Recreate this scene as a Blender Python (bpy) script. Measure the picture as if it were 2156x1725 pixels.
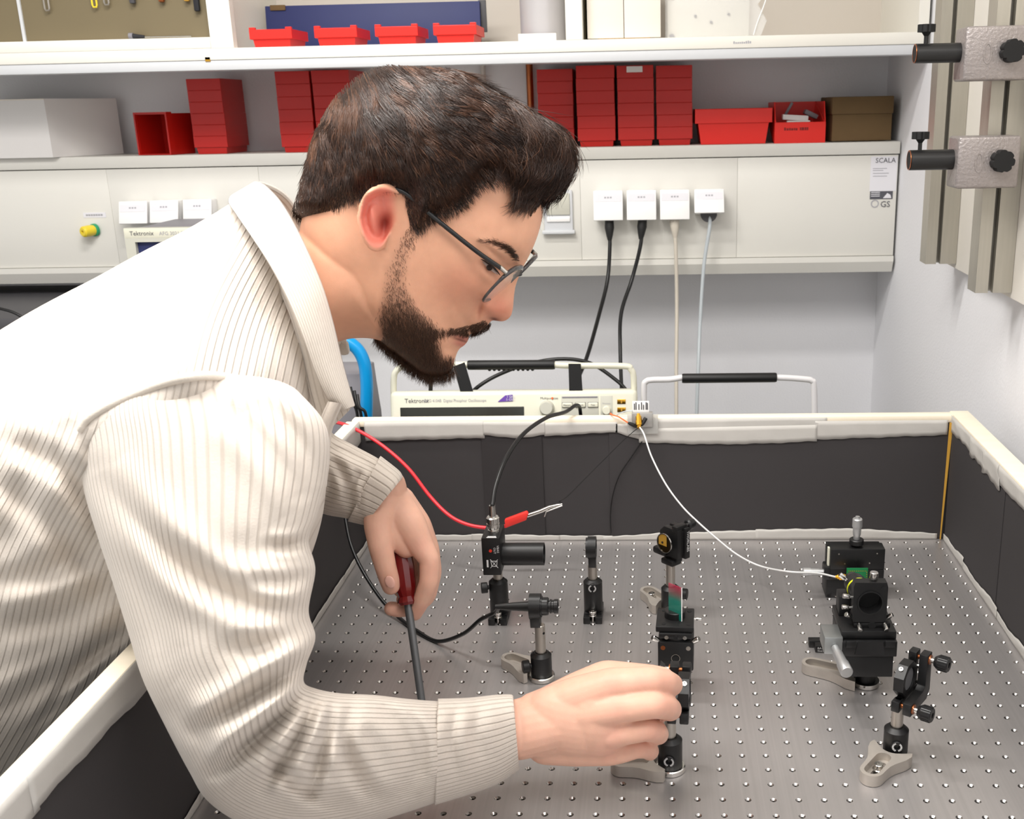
import bpy, bmesh, math, random
import numpy as np
from mathutils import Vector, Matrix

for o in list(bpy.data.objects):
    bpy.data.objects.remove(o, do_unlink=True)
scene = bpy.context.scene
COL = scene.collection
rnd = random.Random(7)
R_ = math.radians

# ------------------------------------------------------------------ camera
# solved from the 25 mm hole grid of the breadboard: x right, y away, z up, table top z = 0,
# origin at the last hole of the right-hand column
CAM = np.array([-0.4380457, -1.5619249, 0.6613407])
ROT = np.array([[0.99907234, 0.03823439, -0.01981367],
                [-0.00802908, -0.28665036, -0.95800162],
                [-0.04230820, 0.95727201, -0.28607746]])
FPX, CX, CY = 2245.1211, 1286.6968, 896.8601
cam_d = bpy.data.cameras.new('camera')
cam = bpy.data.objects.new('camera', cam_d)
COL.objects.link(cam)
cam_d.sensor_fit = 'HORIZONTAL'
cam_d.sensor_width = 36.0
cam_d.lens = 36.0 * FPX / 2156.0
cam_d.shift_x = (1078.0 - CX) / 2156.0
cam_d.shift_y = (CY - 862.5) / 2156.0
cam_d.clip_start = 0.02
m3 = Matrix((ROT[0], -ROT[1], -ROT[2])).transposed()
cam.matrix_world = Matrix.Translation(Vector(CAM)) @ m3.to_4x4()
cam_d.dof.use_dof = True
cam_d.dof.focus_distance = 1.22
cam_d.dof.aperture_fstop = 15.0
scene.camera = cam

# ------------------------------------------------------------------ world and light
world = bpy.data.worlds.new('room_light')
scene.world = world
world.use_nodes = True
bg = world.node_tree.nodes['Background']
bg.inputs[0].default_value = (1.0, 0.985, 0.97, 1)
bg.inputs[1].default_value = 0.92
scene.view_settings.view_transform = 'Standard'
scene.view_settings.look = 'None'
scene.view_settings.exposure = 0.0
scene.view_settings.gamma = 1.0
scene.view_settings.use_curve_mapping = False
CEIL_Z = 1.75
LAMPS = [(-1.25, -0.95, 1.4, 0.5, 36.0), (-0.25, -1.50, 1.0, 0.5, 19.0), (-0.95, -0.25, 0.6, 0.12, 17.0)]   # x, y, length, width, watts; last one added to light the background
def area_lamp(x, y, l, w, watts):
    d = bpy.data.lights.new('ceiling_light', 'AREA')
    d.shape = 'RECTANGLE'; d.size = l; d.size_y = w; d.energy = watts
    d.color = (1.0, 0.97, 0.93)
    o = bpy.data.objects.new('ceiling_light', d)
    COL.objects.link(o)
    o.location = (x, y, CEIL_Z - 0.06)
    return o
for L in LAMPS:
    area_lamp(*L)

# ------------------------------------------------------------------ picture helpers
def ray(u, v):
    return ROT.T @ np.array([(u - CX) / FPX, (v - CY) / FPX, 1.0])
def U(u, v, axis, val):
    """point seen at photo pixel (u, v) lying on the plane axis = val"""
    d = ray(u, v)
    t = (val - CAM[axis]) / d[axis]
    return Vector(CAM + t * d)
def px(p):
    X = ROT @ (np.array(p) - CAM)
    return CX + FPX * X[0] / X[2], CY + FPX * X[1] / X[2]

# ------------------------------------------------------------------ materials
def lin(c):
    c = c.lstrip('#')
    v = [int(c[i:i+2], 16) / 255.0 for i in (0, 2, 4)]
    return tuple((x / 12.92 if x <= 0.04045 else ((x + 0.055) / 1.055) ** 2.4) for x in v) + (1.0,)
def mat(name, col, rough=0.5, metal=0.0, spec=0.5, noise=None, bump=None, coat=0.0, trans=0.0, ior=1.45, alpha=1.0, sub=0.0, emit=None, stretch=None):
    m = bpy.data.materials.new(name)
    m.use_nodes = True
    nt = m.node_tree
    b = nt.nodes['Principled BSDF']
    c = lin(col) if isinstance(col, str) else tuple(col) + ((1.0,) if len(col) == 3 else ())
    b.inputs['Base Color'].default_value = c
    b.inputs['Roughness'].default_value = rough
    b.inputs['Metallic'].default_value = metal
    b.inputs['Specular IOR Level'].default_value = spec
    b.inputs['Coat Weight'].default_value = coat
    b.inputs['Transmission Weight'].default_value = trans
    b.inputs['IOR'].default_value = ior
    b.inputs['Alpha'].default_value = alpha
    if sub:
        b.inputs['Subsurface Weight'].default_value = sub
        b.inputs['Subsurface Radius'].default_value = (0.012, 0.005, 0.003)
        b.inputs['Subsurface Scale'].default_value = 0.35
    if emit:
        b.inputs['Emission Color'].default_value = lin(emit[0]); b.inputs['Emission Strength'].default_value = emit[1]
    tc = None
    def coords():
        t = nt.nodes.new('ShaderNodeTexCoord')
        mp = nt.nodes.new('ShaderNodeMapping')
        nt.links.new(t.outputs['Object'], mp.inputs[0])
        if stretch: mp.inputs['Scale'].default_value = stretch
        return mp.outputs[0]
    if noise:      # (scale, amount)
        n = nt.nodes.new('ShaderNodeTexNoise'); n.inputs['Scale'].default_value = noise[0]; n.inputs['Detail'].default_value = 5
        nt.links.new(coords(), n.inputs['Vector'])
        mx = nt.nodes.new('ShaderNodeMix'); mx.data_type = 'RGBA'
        k = noise[1]
        mx.inputs[6].default_value = tuple(x * (1 - k) for x in c[:3]) + (1,)
        mx.inputs[7].default_value = tuple(min(1, x * (1 + k)) for x in c[:3]) + (1,)
        nt.links.new(n.outputs[0], mx.inputs[0])
        nt.links.new(mx.outputs[2], b.inputs['Base Color'])
    if bump:       # (scale, strength, distance)
        n = nt.nodes.new('ShaderNodeTexNoise'); n.inputs['Scale'].default_value = bump[0]; n.inputs['Detail'].default_value = 4
        nt.links.new(coords(), n.inputs['Vector'])
        bp = nt.nodes.new('ShaderNodeBump'); bp.inputs['Strength'].default_value = bump[1]; bp.inputs['Distance'].default_value = bump[2]
        nt.links.new(n.outputs[0], bp.inputs['Height'])
        nt.links.new(bp.outputs[0], b.inputs['Normal'])
    return m

M = {}
M['wall'] = mat('wall_paint', '#e9e9ec', 0.85, bump=(220, 0.25, 0.002))
M['ceil'] = mat('ceiling_paint', '#e6e6e4', 0.9)
M['floor'] = mat('floor_vinyl', '#8d8c88', 0.5, noise=(6, 0.06))
M['cab'] = mat('cabinet_laminate', '#e9e6dd', 0.5, noise=(3, 0.015))
M['cab_in'] = mat('cabinet_inner', '#d2cac0', 0.6)
M['lip'] = mat('shelf_lip', '#cfd1d4', 0.4)
M['trunk'] = mat('trunking_enamel', '#dedcd5', 0.35, noise=(2, 0.015))
M['trunk_dk'] = mat('trunking_seam', '#8f8e88', 0.6)
M['white'] = mat('white_plastic', '#f1f0ef', 0.35)
M['paper'] = mat('paper_label', '#e2e1e6', 0.7)
M['red'] = mat('red_bin_plastic', '#b81810', 0.38, noise=(12, 0.08))
M['red2'] = mat('bright_red_plastic', '#e2261c', 0.38, noise=(12, 0.06))
M['navy'] = mat('blue_board', '#2a3263', 0.55, noise=(9, 0.1))
M['card'] = mat('brown_cardboard', '#6b5538', 0.9, noise=(30, 0.1))
M['whitebox'] = mat('white_card_box', '#e4e1df', 0.7)
M['creambox'] = mat('cream_card_box', '#e9e1d6', 0.7)
M['copper'] = mat('copper_pipe', '#a4603a', 0.3, 0.9, noise=(40, 0.25))
M['pipe'] = mat('white_pipe', '#cfcac4', 0.4)
M['pegboard'] = mat('tool_board', '#75694f', 0.55, noise=(4, 0.06))
M['blk'] = mat('black_anodised', '#121213', 0.42, noise=(60, 0.15))
M['blk2'] = mat('black_satin', '#1a1a1b', 0.34)
M['blkm'] = mat('black_matt', '#0d0d0e', 0.7)
M['rub'] = mat('black_rubber', '#151515', 0.5)
M['steel'] = mat('stainless_post', '#b9b3ab', 0.32, 1.0, noise=(200, 0.1), stretch=(1, 1, 0.05))
M['chrome'] = mat('bright_steel', '#d6d4d0', 0.18, 1.0)
M['fork'] = mat('cast_steel_fork', '#b9b2aa', 0.45, 0.6, noise=(60, 0.12), bump=(400, 0.2, 0.0005))
M['gold'] = mat('gold_mirror', '#d0a040', 0.3, 0.55)
M['brass'] = mat('gold_connector', '#d7a33c', 0.28, 1.0)
M['mic'] = mat('micrometer_satin', '#c2c3c4', 0.35, 0.75)
M['grey_al'] = mat('grey_aluminium', '#9c9f9f', 0.35, 0.8)
M['pcb'] = mat('green_circuit_board', '#14713f', 0.35)
M['yel'] = mat('yellow_band', '#d9e021', 0.4)
M['yel2'] = mat('yellow_socket', '#ecd23a', 0.35)
M['grn'] = mat('green_ring', '#2a9a68', 0.4)
M['black_card'] = mat('black_card', '#353233', 0.75, noise=(5, 0.08))
M['tape'] = mat('masking_tape', '#b8b5b0', 0.55, noise=(35, 0.07), bump=(120, 0.25, 0.0006))
M['wood'] = mat('pine_batten', '#efe4cf', 0.6, noise=(8, 0.1), stretch=(1, 8, 8))
M['woody'] = mat('yellow_wood_edge', '#c8983c', 0.6)
M['scope'] = mat('instrument_shell', '#dedcca', 0.45)
M['scope_d'] = mat('instrument_grey', '#c6c5b9', 0.5)
M['screen'] = mat('dark_screen', '#30312d', 0.18)
M['purple'] = mat('purple_badge', '#6a47a5', 0.5)
M['ink'] = mat('dark_print', '#55555c', 0.7)
M['inkb'] = mat('black_print', '#26262a', 0.7)
M['inkw'] = mat('white_print', '#dcdcdc', 0.6)
M['inkr'] = mat('red_print', '#d8341f', 0.5)
M['inkl'] = mat('pale_print', '#a9a8ae', 0.7)
M['rail'] = mat('aluminium_profile', '#b4b0a6', 0.42, 0.75, noise=(30, 0.1), stretch=(6, 6, 0.3))
M['hammer'] = mat('hammertone_grey', '#9a9391', 0.38, 0.55, noise=(180, 0.18), bump=(260, 0.7, 0.0015))
M['blue'] = mat('blue_hose', '#0b8fd0', 0.28)
M['dkgrey'] = mat('dark_grey_case', '#4d4c4f', 0.55)
M['grey'] = mat('grey_case', '#86848a', 0.5)
M['cblk'] = mat('black_cable', '#131314', 0.38)
M['cred'] = mat('red_cable', '#e0343d', 0.4)
M['cwht'] = mat('white_cable', '#d9d9d8', 0.35)
M['cbeige'] = mat('beige_cable', '#c9c1b4', 0.4)
M['cgrey'] = mat('pale_grey_cable', '#b8bfc3', 0.4)
M['corange'] = mat('orange_wire', '#e8682a', 0.4)
M['aclip'] = mat('clip_red', '#e63a33', 0.42)
M['table'] = None

# ------------------------------------------------------------------ mesh builder
class B:
    def __init__(s):
        s.bm = bmesh.new()
        s.T = Matrix.Identity(4)
    def _v(s, p):
        return s.bm.verts.new(s.T @ Vector(p))
    def merge(s, bm2, mtx=None):
        mp = {}
        for v in bm2.verts:
            co = v.co if mtx is None else mtx @ v.co
            mp[v] = s._v(co)
        for f in bm2.faces:
            try: s.bm.faces.new([mp[v] for v in f.verts])
            except ValueError: pass
        bm2.free()
        return s
    def box(s, c, size, bevel=0.0, rot=None, seg=2, taper=None):
        t = bmesh.new()
        bmesh.ops.create_cube(t, size=1.0)
        for v in t.verts:
            v.co = Vector((v.co.x * size[0], v.co.y * size[1], v.co.z * size[2]))
            if taper and v.co.z < 0:
                v.co.x *= taper; v.co.y *= taper
        if bevel > 0:
            bmesh.ops.bevel(t, geom=list(t.edges), offset=bevel, segments=seg, affect='EDGES', profile=0.5)
        m = Matrix.Translation(Vector(c))
        if rot is not None: m = m @ rot.to_4x4()
        return s.merge(t, m)
    def bb(s, a, b, bevel=0.0, seg=2):
        a = Vector(a); b = Vector(b)
        return s.box((a + b) / 2, [abs(b[i] - a[i]) for i in range(3)], bevel, None, seg)
    def ring(s, c, ax, r, n, up=None):
        ax = Vector(ax).normalized()
        x = ax.orthogonal().normalized() if up is None else (Vector(up) - ax * Vector(up).dot(ax)).normalized()
        y = ax.cross(x)
        return [s._v(Vector(c) + x * (r * math.cos(2 * math.pi * i / n)) + y * (r * math.sin(2 * math.pi * i / n))) for i in range(n)]
    def lathe(s, p0, ax, prof, n=24, up=None, closed=False):
        """prof: list of (distance along axis, radius)"""
        p0 = Vector(p0); ax = Vector(ax).normalized()
        rings = []
        for d, r in prof:
            rings.append([s._v(p0 + ax * d)] if r <= 1e-6 else s.ring(p0 + ax * d, ax, r, n, up))
        prs = list(zip(rings, rings[1:]))
        if closed: prs.append((rings[-1], rings[0]))
        for a, b in prs:
            if len(a) == 1 and len(b) == 1: continue
            for i in range(n):
                j = (i + 1) % n
                if len(a) == 1: vs = [a[0], b[j], b[i]]
                elif len(b) == 1: vs = [a[i], a[j], b[0]]
                else: vs = [a[i], a[j], b[j], b[i]]
                try: s.bm.faces.new(vs)
                except ValueError: pass
        return s
    def cyl(s, p0, p1, r0, r1=None, n=20, bevel=0.0):
        r1 = r0 if r1 is None else r1
        p0 = Vector(p0); p1 = Vector(p1); L = (p1 - p0).length
        if bevel > 0:
            prof = [(0, 0), (0, r0 - bevel), (bevel, r0), (L - bevel, r1), (L, r1 - bevel), (L, 0)]
        else:
            prof = [(0, 0), (0, r0), (L, r1), (L, 0)]
        return s.lathe(p0, p1 - p0, prof, n)
    def ringtube(s, p0, p1, ro, ri, n=28):
        L = (Vector(p1) - Vector(p0)).length
        return s.lathe(p0, Vector(p1) - Vector(p0), [(0, ri), (0, ro), (L, ro), (L, ri)], n, closed=True)
    def tube(s, pts, r, n=8, caps=True, rfun=None):
        pts = [Vector(p) for p in pts]
        N = len(pts)
        prev = None; rings = []
        t0 = (pts[1] - pts[0]).normalized()
        x = t0.orthogonal().normalized()
        for i, p in enumerate(pts):
            t = (pts[min(i + 1, N - 1)] - pts[max(i - 1, 0)]).normalized()
            x = (x - t * x.dot(t)).normalized()
            y = t.cross(x)
            rr = rfun(i / (N - 1)) if rfun else r
            rings.append([s._v(p + x * (rr * math.cos(2 * math.pi * k / n)) + y * (rr * math.sin(2 * math.pi * k / n))) for k in range(n)])
        for a, b in zip(rings, rings[1:]):
            for k in range(n):
                s.bm.faces.new([a[k], a[(k + 1) % n], b[(k + 1) % n], b[k]])
        if caps:
            s.bm.faces.new(rings[0][::-1]); s.bm.faces.new(rings[-1])
        return s
    def prism(s, poly, o, ex, ey, depth, bevel=0.0):
        """2d polygon in the basis (ex, ey) at o, extruded along ex x ey by depth"""
        o = Vector(o); ex = Vector(ex).normalized(); ey = Vector(ey).normalized(); ez = ex.cross(ey)
        t = bmesh.new()
        a = [t.verts.new(o + ex * p[0] + ey * p[1]) for p in poly]
        b = [t.verts.new(o + ex * p[0] + ey * p[1] + ez * depth) for p in poly]
        n = len(poly)
        t.faces.new(a[::-1]); t.faces.new(b)
        for i in range(n):
            t.faces.new([a[i], a[(i + 1) % n], b[(i + 1) % n], b[i]])
        if bevel > 0:
            bmesh.ops.bevel(t, geom=list(t.edges), offset=bevel, segments=2, affect='EDGES', profile=0.5)
        return s.merge(t)
    def prism_hole(s, outer, inner, o, ex, ey, depth):
        """outer and inner loops with the same number of points: a plate with one opening"""
        o = Vector(o); ex = Vector(ex).normalized(); ey = Vector(ey).normalized(); ez = ex.cross(ey)
        n = len(outer)
        L = []
        for loop in (outer, inner):
            for dz in (0, depth):
                L.append([s._v(o + ex * p[0] + ey * p[1] + ez * dz) for p in loop])
        oa, ob, ia, ib = L
        for i in range(n):
            j = (i + 1) % n
            s.bm.faces.new([oa[i], oa[j], ob[j], ob[i]])
            s.bm.faces.new([ia[j], ia[i], ib[i], ib[j]])
            s.bm.faces.new([ob[i], ob[j], ib[j], ib[i]])
            s.bm.faces.new([oa[j], oa[i], ia[i], ia[j]])
        return s
    def sphere(s, c, r, n=16, sc=(1, 1, 1), rot=None):
        t = bmesh.new()
        bmesh.ops.create_uvsphere(t, u_segments=n, v_segments=max(6, n // 2), radius=1.0)
        m = Matrix.Translation(Vector(c))
        if rot is not None: m = m @ rot.to_4x4()
        m = m @ Matrix.Diagonal((r * sc[0], r * sc[1], r * sc[2], 1))
        return s.merge(t, m)
    def build(s, name, material, parent=None, smooth=35, label=None):
        bmesh.ops.recalc_face_normals(s.bm, faces=list(s.bm.faces))
        me = bpy.data.meshes.new(name)
        s.bm.to_mesh(me); s.bm.free()
        return link_mesh(name, me, material, parent, smooth, label)

def link_mesh(name, me, material, parent=None, smooth=35, label=None):
    if isinstance(material, str): material = M[material]
    me.materials.append(material)
    if smooth:
        me.polygons.foreach_set('use_smooth', [True] * len(me.polygons))
        me.set_sharp_from_angle(angle=R_(smooth))
    o = bpy.data.objects.new(name, me)
    COL.objects.link(o)
    if parent is not None: o.parent = parent
    if label: o['label'] = label
    return o
def tag(o, label, cat, group=None):
    o['label'] = label; o['category'] = cat
    if group: o['group'] = group
    return o
def struct(o):
    o['kind'] = 'structure'
    return o
def thing(name, label, cat, loc=(0, 0, 0), rz=0.0, group=None):
    o = bpy.data.objects.new(name, None)
    o.empty_display_size = 0.02
    COL.objects.link(o)
    o.location = loc; o.rotation_euler = (0, 0, rz)
    return tag(o, label, cat, group)
def dup(root, loc, rz=None, label=None):
    r = root.copy(); COL.objects.link(r); r.location = loc
    if rz is not None: r.rotation_euler = (0, 0, rz)
    if label: r['label'] = label
    for ch in root.children:
        c = ch.copy(); COL.objects.link(c); c.parent = r
        for g in ch.children:
            d = g.copy(); COL.objects.link(d); d.parent = c
    return r
def text(body, size, o, ex, ey, material, parent, name='lettering', align='LEFT', squash=1.0, lift=0.0004):
    """flat lettering standing at o, reading along ex, up along ey"""
    cu = bpy.data.curves.new('lettering', 'FONT')
    cu.body = body; cu.size = size; cu.align_x = align
    cu.resolution_u = 2
    t = bpy.data.objects.new('lettering_tmp', cu)
    COL.objects.link(t)
    dg = bpy.context.evaluated_depsgraph_get()
    me = bpy.data.meshes.new_from_object(t.evaluated_get(dg))
    bpy.data.objects.remove(t, do_unlink=True)
    ex = Vector(ex).normalized(); ey = Vector(ey).normalized(); ez = ex.cross(ey)
    m = Matrix((ex * squash, ey, ez)).transposed().to_4x4()
    m.translation = Vector(o) + ez * lift
    me.transform(m)
    me.materials.clear()
    return link_mesh(name, me, material, parent, 0)
def bez(pts, n=12):
    """Catmull-Rom through points"""
    P = [Vector(p) for p in pts]
    P = [P[0] * 2 - P[1]] + P + [P[-1] * 2 - P[-2]]
    out = []
    for i in range(1, len(P) - 2):
        for k in range(n):
            t = k / n
            a, b, c, d = P[i - 1], P[i], P[i + 1], P[i + 2]
            out.append(0.5 * ((2 * b) + (c - a) * t + (2 * a - 5 * b + 4 * c - d) * t * t + (3 * b - a - 3 * c + d) * t ** 3))
    out.append(P[-2])
    return out
# ------------------------------------------------------------------ room
WX, WY = 0.092, 1.0            # right wall, back wall
YT = 0.82                      # front of the socket trunking
YS = 0.62                      # front of the upper shelf
ZT, ZB1, ZB2 = 0.580, 0.336, 0.300
ZS0, ZSM, ZS1 = 0.747, 0.766, 0.788
FLZ = -0.95
struct(B().bb((-4.2, WY, FLZ), (WX + 0.1, WY + 0.1, CEIL_Z)).build('wall_back', 'wall', smooth=0))
struct(B().bb((WX, -4.2, FLZ), (WX + 0.1, WY, CEIL_Z)).build('wall_right', 'wall', smooth=0))
struct(B().bb((-4.2, -4.2, FLZ - 0.1), (WX + 0.1, WY + 0.1, FLZ)).build('floor', 'floor', smooth=0))
for i, (x, y, l, w, watts) in enumerate(LAMPS):
    t = thing('ceiling_lamp', ['long white ceiling lamp housing above the person', 'shorter white ceiling lamp housing nearest the camera', 'added white ceiling lamp housing above the far end of breadboard'][i], 'lamp', (x, y, CEIL_Z))
    B().bb((-l / 2 - 0.03, -w / 2 - 0.03, -0.04), (l / 2 + 0.03, w / 2 + 0.03, 0.0), 0.008).build('housing', 'white', t)
struct(B().bb((-4.2, -4.2, CEIL_Z), (WX + 0.1, WY + 0.1, CEIL_Z + 0.1)).build('ceiling', 'ceil', smooth=0))

# socket trunking: a shallow white wall duct, with panels, seams and slanted lower lip
tr = thing('service_trunking', 'long white wall trunking with sockets, below the red bins', 'trunking', (0, 0, 0))
xr = 0.0865
B().bb((-3.6, YT + 0.012, ZB2 + 0.012), (xr, WY - 0.001, ZT - 0.03)).build('duct_body', 'trunk', tr, 0)
B().bb((-3.6, YT - 0.004, ZT - 0.026), (xr + 0.002, WY - 0.002, ZT), 0.002).build('top_board', 'trunk', tr)
B().prism([(YT - 0.006, ZB1), (YT - 0.006, ZB1 - 0.012), (YT + 0.006, ZB2), (WY - 0.002, ZB2), (WY - 0.002, ZB1)], (-3.6, 0, 0), (0, 1, 0), (0, 0, 1), 3.6 + xr).build('lower_lip', 'trunk', tr, 0)
seams = [-3.6] + [U(u, 420, 1, YT).x for u in (-420, 232, 550, 880, 1222, 1552)] + [xr]
for a, b in zip(seams, seams[1:]):
    B().bb((a + 0.0002, YT, ZB1 + 0.001), (b - 0.0002, YT + 0.014, ZT - 0.028), 0.0005).build('front_panel', 'trunk', tr)
# maker's sticker on the last panel
def XZ(u, v, y): p = U(u, v, 1, y); return p.x, p.z
a = U(1834, 330, 1, YT); b = U(1884, 402, 1, YT)
st = B().bb((a.x, YT - 0.0006, b.z), (b.x + 0.002, YT + 0.0002, a.z)).build('sticker', 'paper', tr, 0)
text('SCALA', 0.0145, U(1843, 343, 1, YT - 0.0008), (1, 0, 0), (0, 0, 1), 'ink', st)
for k, w in ((356, 0.03), (360, 0.022), (366, 0.034), (372, 0.03)):
    p = U(1838, k, 1, YT - 0.001)
    B().bb((p.x, YT - 0.001, p.z), (p.x + w, YT - 0.0007, p.z + 0.0015)).build('print_line', 'inkl', st, 0)
a = U(1832, 403, 1, YT); b = U(1879, 419, 1, YT)
st2 = B().bb((a.x, YT - 0.0008, b.z), (b.x, YT, a.z)).build('certificate_mark', 'ink', tr, 0)
for k in range(3):
    B().bb((a.x + 0.002, YT - 0.0012, a.z - 0.003 - k * 0.004), (a.x + 0.021, YT - 0.0008, a.z - 0.0015 - k * 0.004)).build('print_line', 'paper', st2, 0)
B().prism([(0, 0), (0.018, 0), (0.016, 0.007), (0.009, 0.011), (0.005, 0.006)], (a.x + 0.028, YT - 0.0008, b.z + 0.002), (1, 0, 0), (0, 0, 1), 0.0004).build('print_shape', 'paper', st2, 0)
p = U(1842, 429, 1, YT - 0.001)
B().ringtube(p, p + Vector((0, 0.0006, 0)), 0.0085, 0.0065).build('ring_mark', 'inkl', tr, 0)
text('GS', 0.018, U(1853, 436, 1, YT - 0.001), (1, 0, 0), (0, 0, 1), 'ink', tr)

# hinged-lid sockets
def socket(u, v, w, h, label, tiltdeg=10):
    p = U(u, v, 1, YT)
    t = thing('wall_socket', label, 'socket', (p.x, YT, p.z), 0, 'white sockets on the trunking')
    B().bb((-w / 2 + 0.002, -0.030, -h * 0.46), (w / 2 - 0.002, 0.0, h * 0.5), 0.003).build('socket_frame', 'white', t)
    t2 = R_(tiltdeg)
    m = Matrix.Rotation(-t2, 3, 'X')
    b_ = B(); b_.T = Matrix.Translation((0, -0.031, h * 0.5)) @ m.to_4x4()
    b_.bb((-w / 2, -0.006, -h), (w / 2, 0.0, 0), 0.002)
    lid = b_.build('hinged_lid', 'white', t)
    b_ = B(); b_.T = Matrix.Translation((0, -0.031, h * 0.5)) @ m.to_4x4()
    b_.bb((-w / 2 + 0.003, -0.0066, -0.024), (w / 2 - 0.003, -0.0055, -0.008))
    b_.build('label_strip', 'paper', lid, 0)
    for k in range(3):
        b_ = B(); b_.T = Matrix.Translation((0, -0.031, h * 0.5)) @ m.to_4x4()
        b_.bb((-0.008 + k * 0.006, -0.0069, -0.017), (-0.004 + k * 0.006, -0.0064, -0.0135))
        b_.build('print_line', 'inkl', lid, 0)
    return t, p
S = []
for i, (u, v, lab) in enumerate(((1282, 431, 'white lidded wall socket with thick black plug, nearest the man\'s forehead'), (1351, 430, 'white lidded wall socket with black plug, second from the left'),
                                 (1420, 429, 'white lidded wall socket with beige plug and cable'), (1491, 424, 'white lidded wall socket with pale grey cable, farthest right'))):
    S.append(socket(u, v, 0.064, 0.064 if i < 3 else 0.054, lab, 12 if i < 3 else 26))
for u, v, lab in ((299, 446, 'white lidded wall socket left of three above the function generator'), (363, 444, 'white lidded wall socket middle of three, lid tilted open'), (432, 442, 'white lidded wall socket right of three, nearest the shirt collar')):
    socket(u, v, 0.064, 0.050, lab, 16)
# double frame with a grey cover half hidden behind the forehead
p = U(1176, 447, 1, YT)
t = thing('data_outlet', 'grey double data outlet behind the man\'s forehead', 'outlet', (p.x, YT, p.z))
B().bb((-0.032, -0.009, -0.048), (0.032, 0, 0.048), 0.003).build('outlet_frame', 'lip', t)
B().bb((-0.026, -0.013, -0.005), (0.026, -0.008, 0.042), 0.002).build('outlet_cover', 'scope_d', t)
B().bb((-0.026, -0.013, -0.02), (0.026, -0.008, -0.008), 0.002).build('outlet_flap', 'white', t)
B().bb((-0.036, -0.018, -0.046), (0.036, -0.004, -0.038), 0.002).build('outlet_ledge', 'lip', t)

# plugs and cables hanging from the right-hand sockets
def plug_cable(name, label, pts, r, m, plug, plugm):
    P = [U(u, v, 1, y) for u, v, y in pts]
    t = thing(name, label, 'cable', (0, 0, 0))
    B().tube(bez(P, 10), r, 10).build('cord', m, t, 60)
    if plug:
        d = (P[1] - P[0]).normalized()
        b_ = B(); b_.lathe(P[0] - d * 0.012, d, [(0, 0), (0, r * 2.3), (0.018, r * 2.5), (0.035, r * 1.7), (0.045, r * 1.1), (0.045, 0)], 14)
        b_.build('plug', plugm, t)
    return t
plug_cable('power_cable', 'black power cable from the leftmost right-hand socket', [(1283, 474, .79), (1284, 520, .78), (1279, 590, .76), (1262, 660, .70), (1238, 745, .60), (1216, 800, .52)], 0.0042, 'cblk', True, 'rub')
plug_cable('power_cable', 'black power cable from second socket, dropping behind the oscilloscope', [(1352, 472, .79), (1348, 520, .78), (1330, 590, .77), (1308, 660, .72), (1306, 740, .66), (1310, 850, .62)], 0.0042, 'cblk', True, 'rub')
plug_cable('network_cable', 'beige cable hanging straight down from third socket', [(1420, 468, .79), (1423, 530, .785), (1425, 640, .78), (1424, 760, .74), (1424, 872, .70), (1424, 960, .68)], 0.0042, 'cbeige', True, 'cbeige')
plug_cable('network_cable', 'pale grey cable hanging from the rightmost socket', [(1494, 455, .79), (1494, 480, .785), (1482, 560, .78), (1474, 680, .76), (1470, 780, .72), (1467, 872, .70), (1467, 960, .68)], 0.0040, 'cgrey', False, None)
# dark socket bowl under the open lid
p = U(1491, 458, 1, YT - 0.008)
B().cyl((p.x, YT - 0.030, p.z + 0.010), (p.x, YT - 0.034, p.z + 0.010), 0.018, n=24).build('socket_bowl', 'dkgrey', None)
o = bpy.data.objects['socket_bowl']; o.parent = S[3][0]; o.matrix_parent_inverse = Matrix.Translation(-Vector(S[3][0].location))

# yellow and green banana jack with its label
p = U(196, 484, 1, YT)
t = thing('earth_jack', 'yellow and green earthing jack below a small label', 'socket', (p.x, YT, p.z))
B().lathe((0.006, 0, 0), (-0.45, -1, -0.05), [(0, 0), (0, 0.014), (0.006, 0.014), (0.008, 0.0115), (0.008, 0)], 20).build('green_base', 'grn', t)
B().lathe((0.004, -0.006, 0), (-0.45, -1, -0.05), [(0, 0.0115), (0.012, 0.0125), (0.026, 0.012), (0.029, 0.009), (0.029, 0.0035), (0.02, 0.003), (0.02, 0)], 20).build('yellow_cap', 'yel2', t)
a = U(175, 448, 1, YT); b = U(224, 458, 1, YT)
lb = B().bb((a.x - p.x, -0.0008, b.z - p.z), (b.x - p.x, 0, a.z - p.z)).build('label_strip', 'paper', t, 0)
for k in range(7):
    x0 = a.x - p.x + 0.006 + k * 0.0056
    B().bb((x0, -0.0012, a.z - p.z - 0.0075), (x0 + 0.0045, -0.0007, a.z - p.z - 0.0035)).build('print_line', 'inkl', lb, 0)

# function generator standing in front of the trunking, mostly behind the shoulder
yg = 0.55
a = U(262, 480, 1, yg); b = U(560, 640, 1, yg)
t = thing('function_generator', 'grey function generator front half hidden behind the shoulder', 'instrument', (a.x, yg, b.z - 0.02))
w_, h_ = b.x - a.x, a.z - b.z + 0.02
B().bb((0.004, 0.006, 0.0), (w_ - 0.004, 0.22, h_ - 0.004), 0.006).build('case', 'grey', t)
B().prism_hole([(0, 0), (w_, 0), (w_, h_), (0, h_)], [(0.02, 0.02), (w_ - 0.1, 0.02), (w_ - 0.1, h_ - 0.028), (0.02, h_ - 0.028)], (0, 0.008, 0), (1, 0, 0), (0, 0, 1), 0.014).build('bezel', 'scope_d', t)
B().bb((0.018, 0.004, 0.018), (w_ - 0.098, 0.008, h_ - 0.026)).build('screen', 'navy', t, 0)
B().bb((0, -0.0065, h_ - 0.021), (w_, 0.0, h_), 0.002).build('name_strip', 'scope', t)
text('Tektronix', 0.012, (0.012, -0.0068, h_ - 0.0145), (1, 0, 0), (0, 0, 1), 'ink', t)
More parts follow.
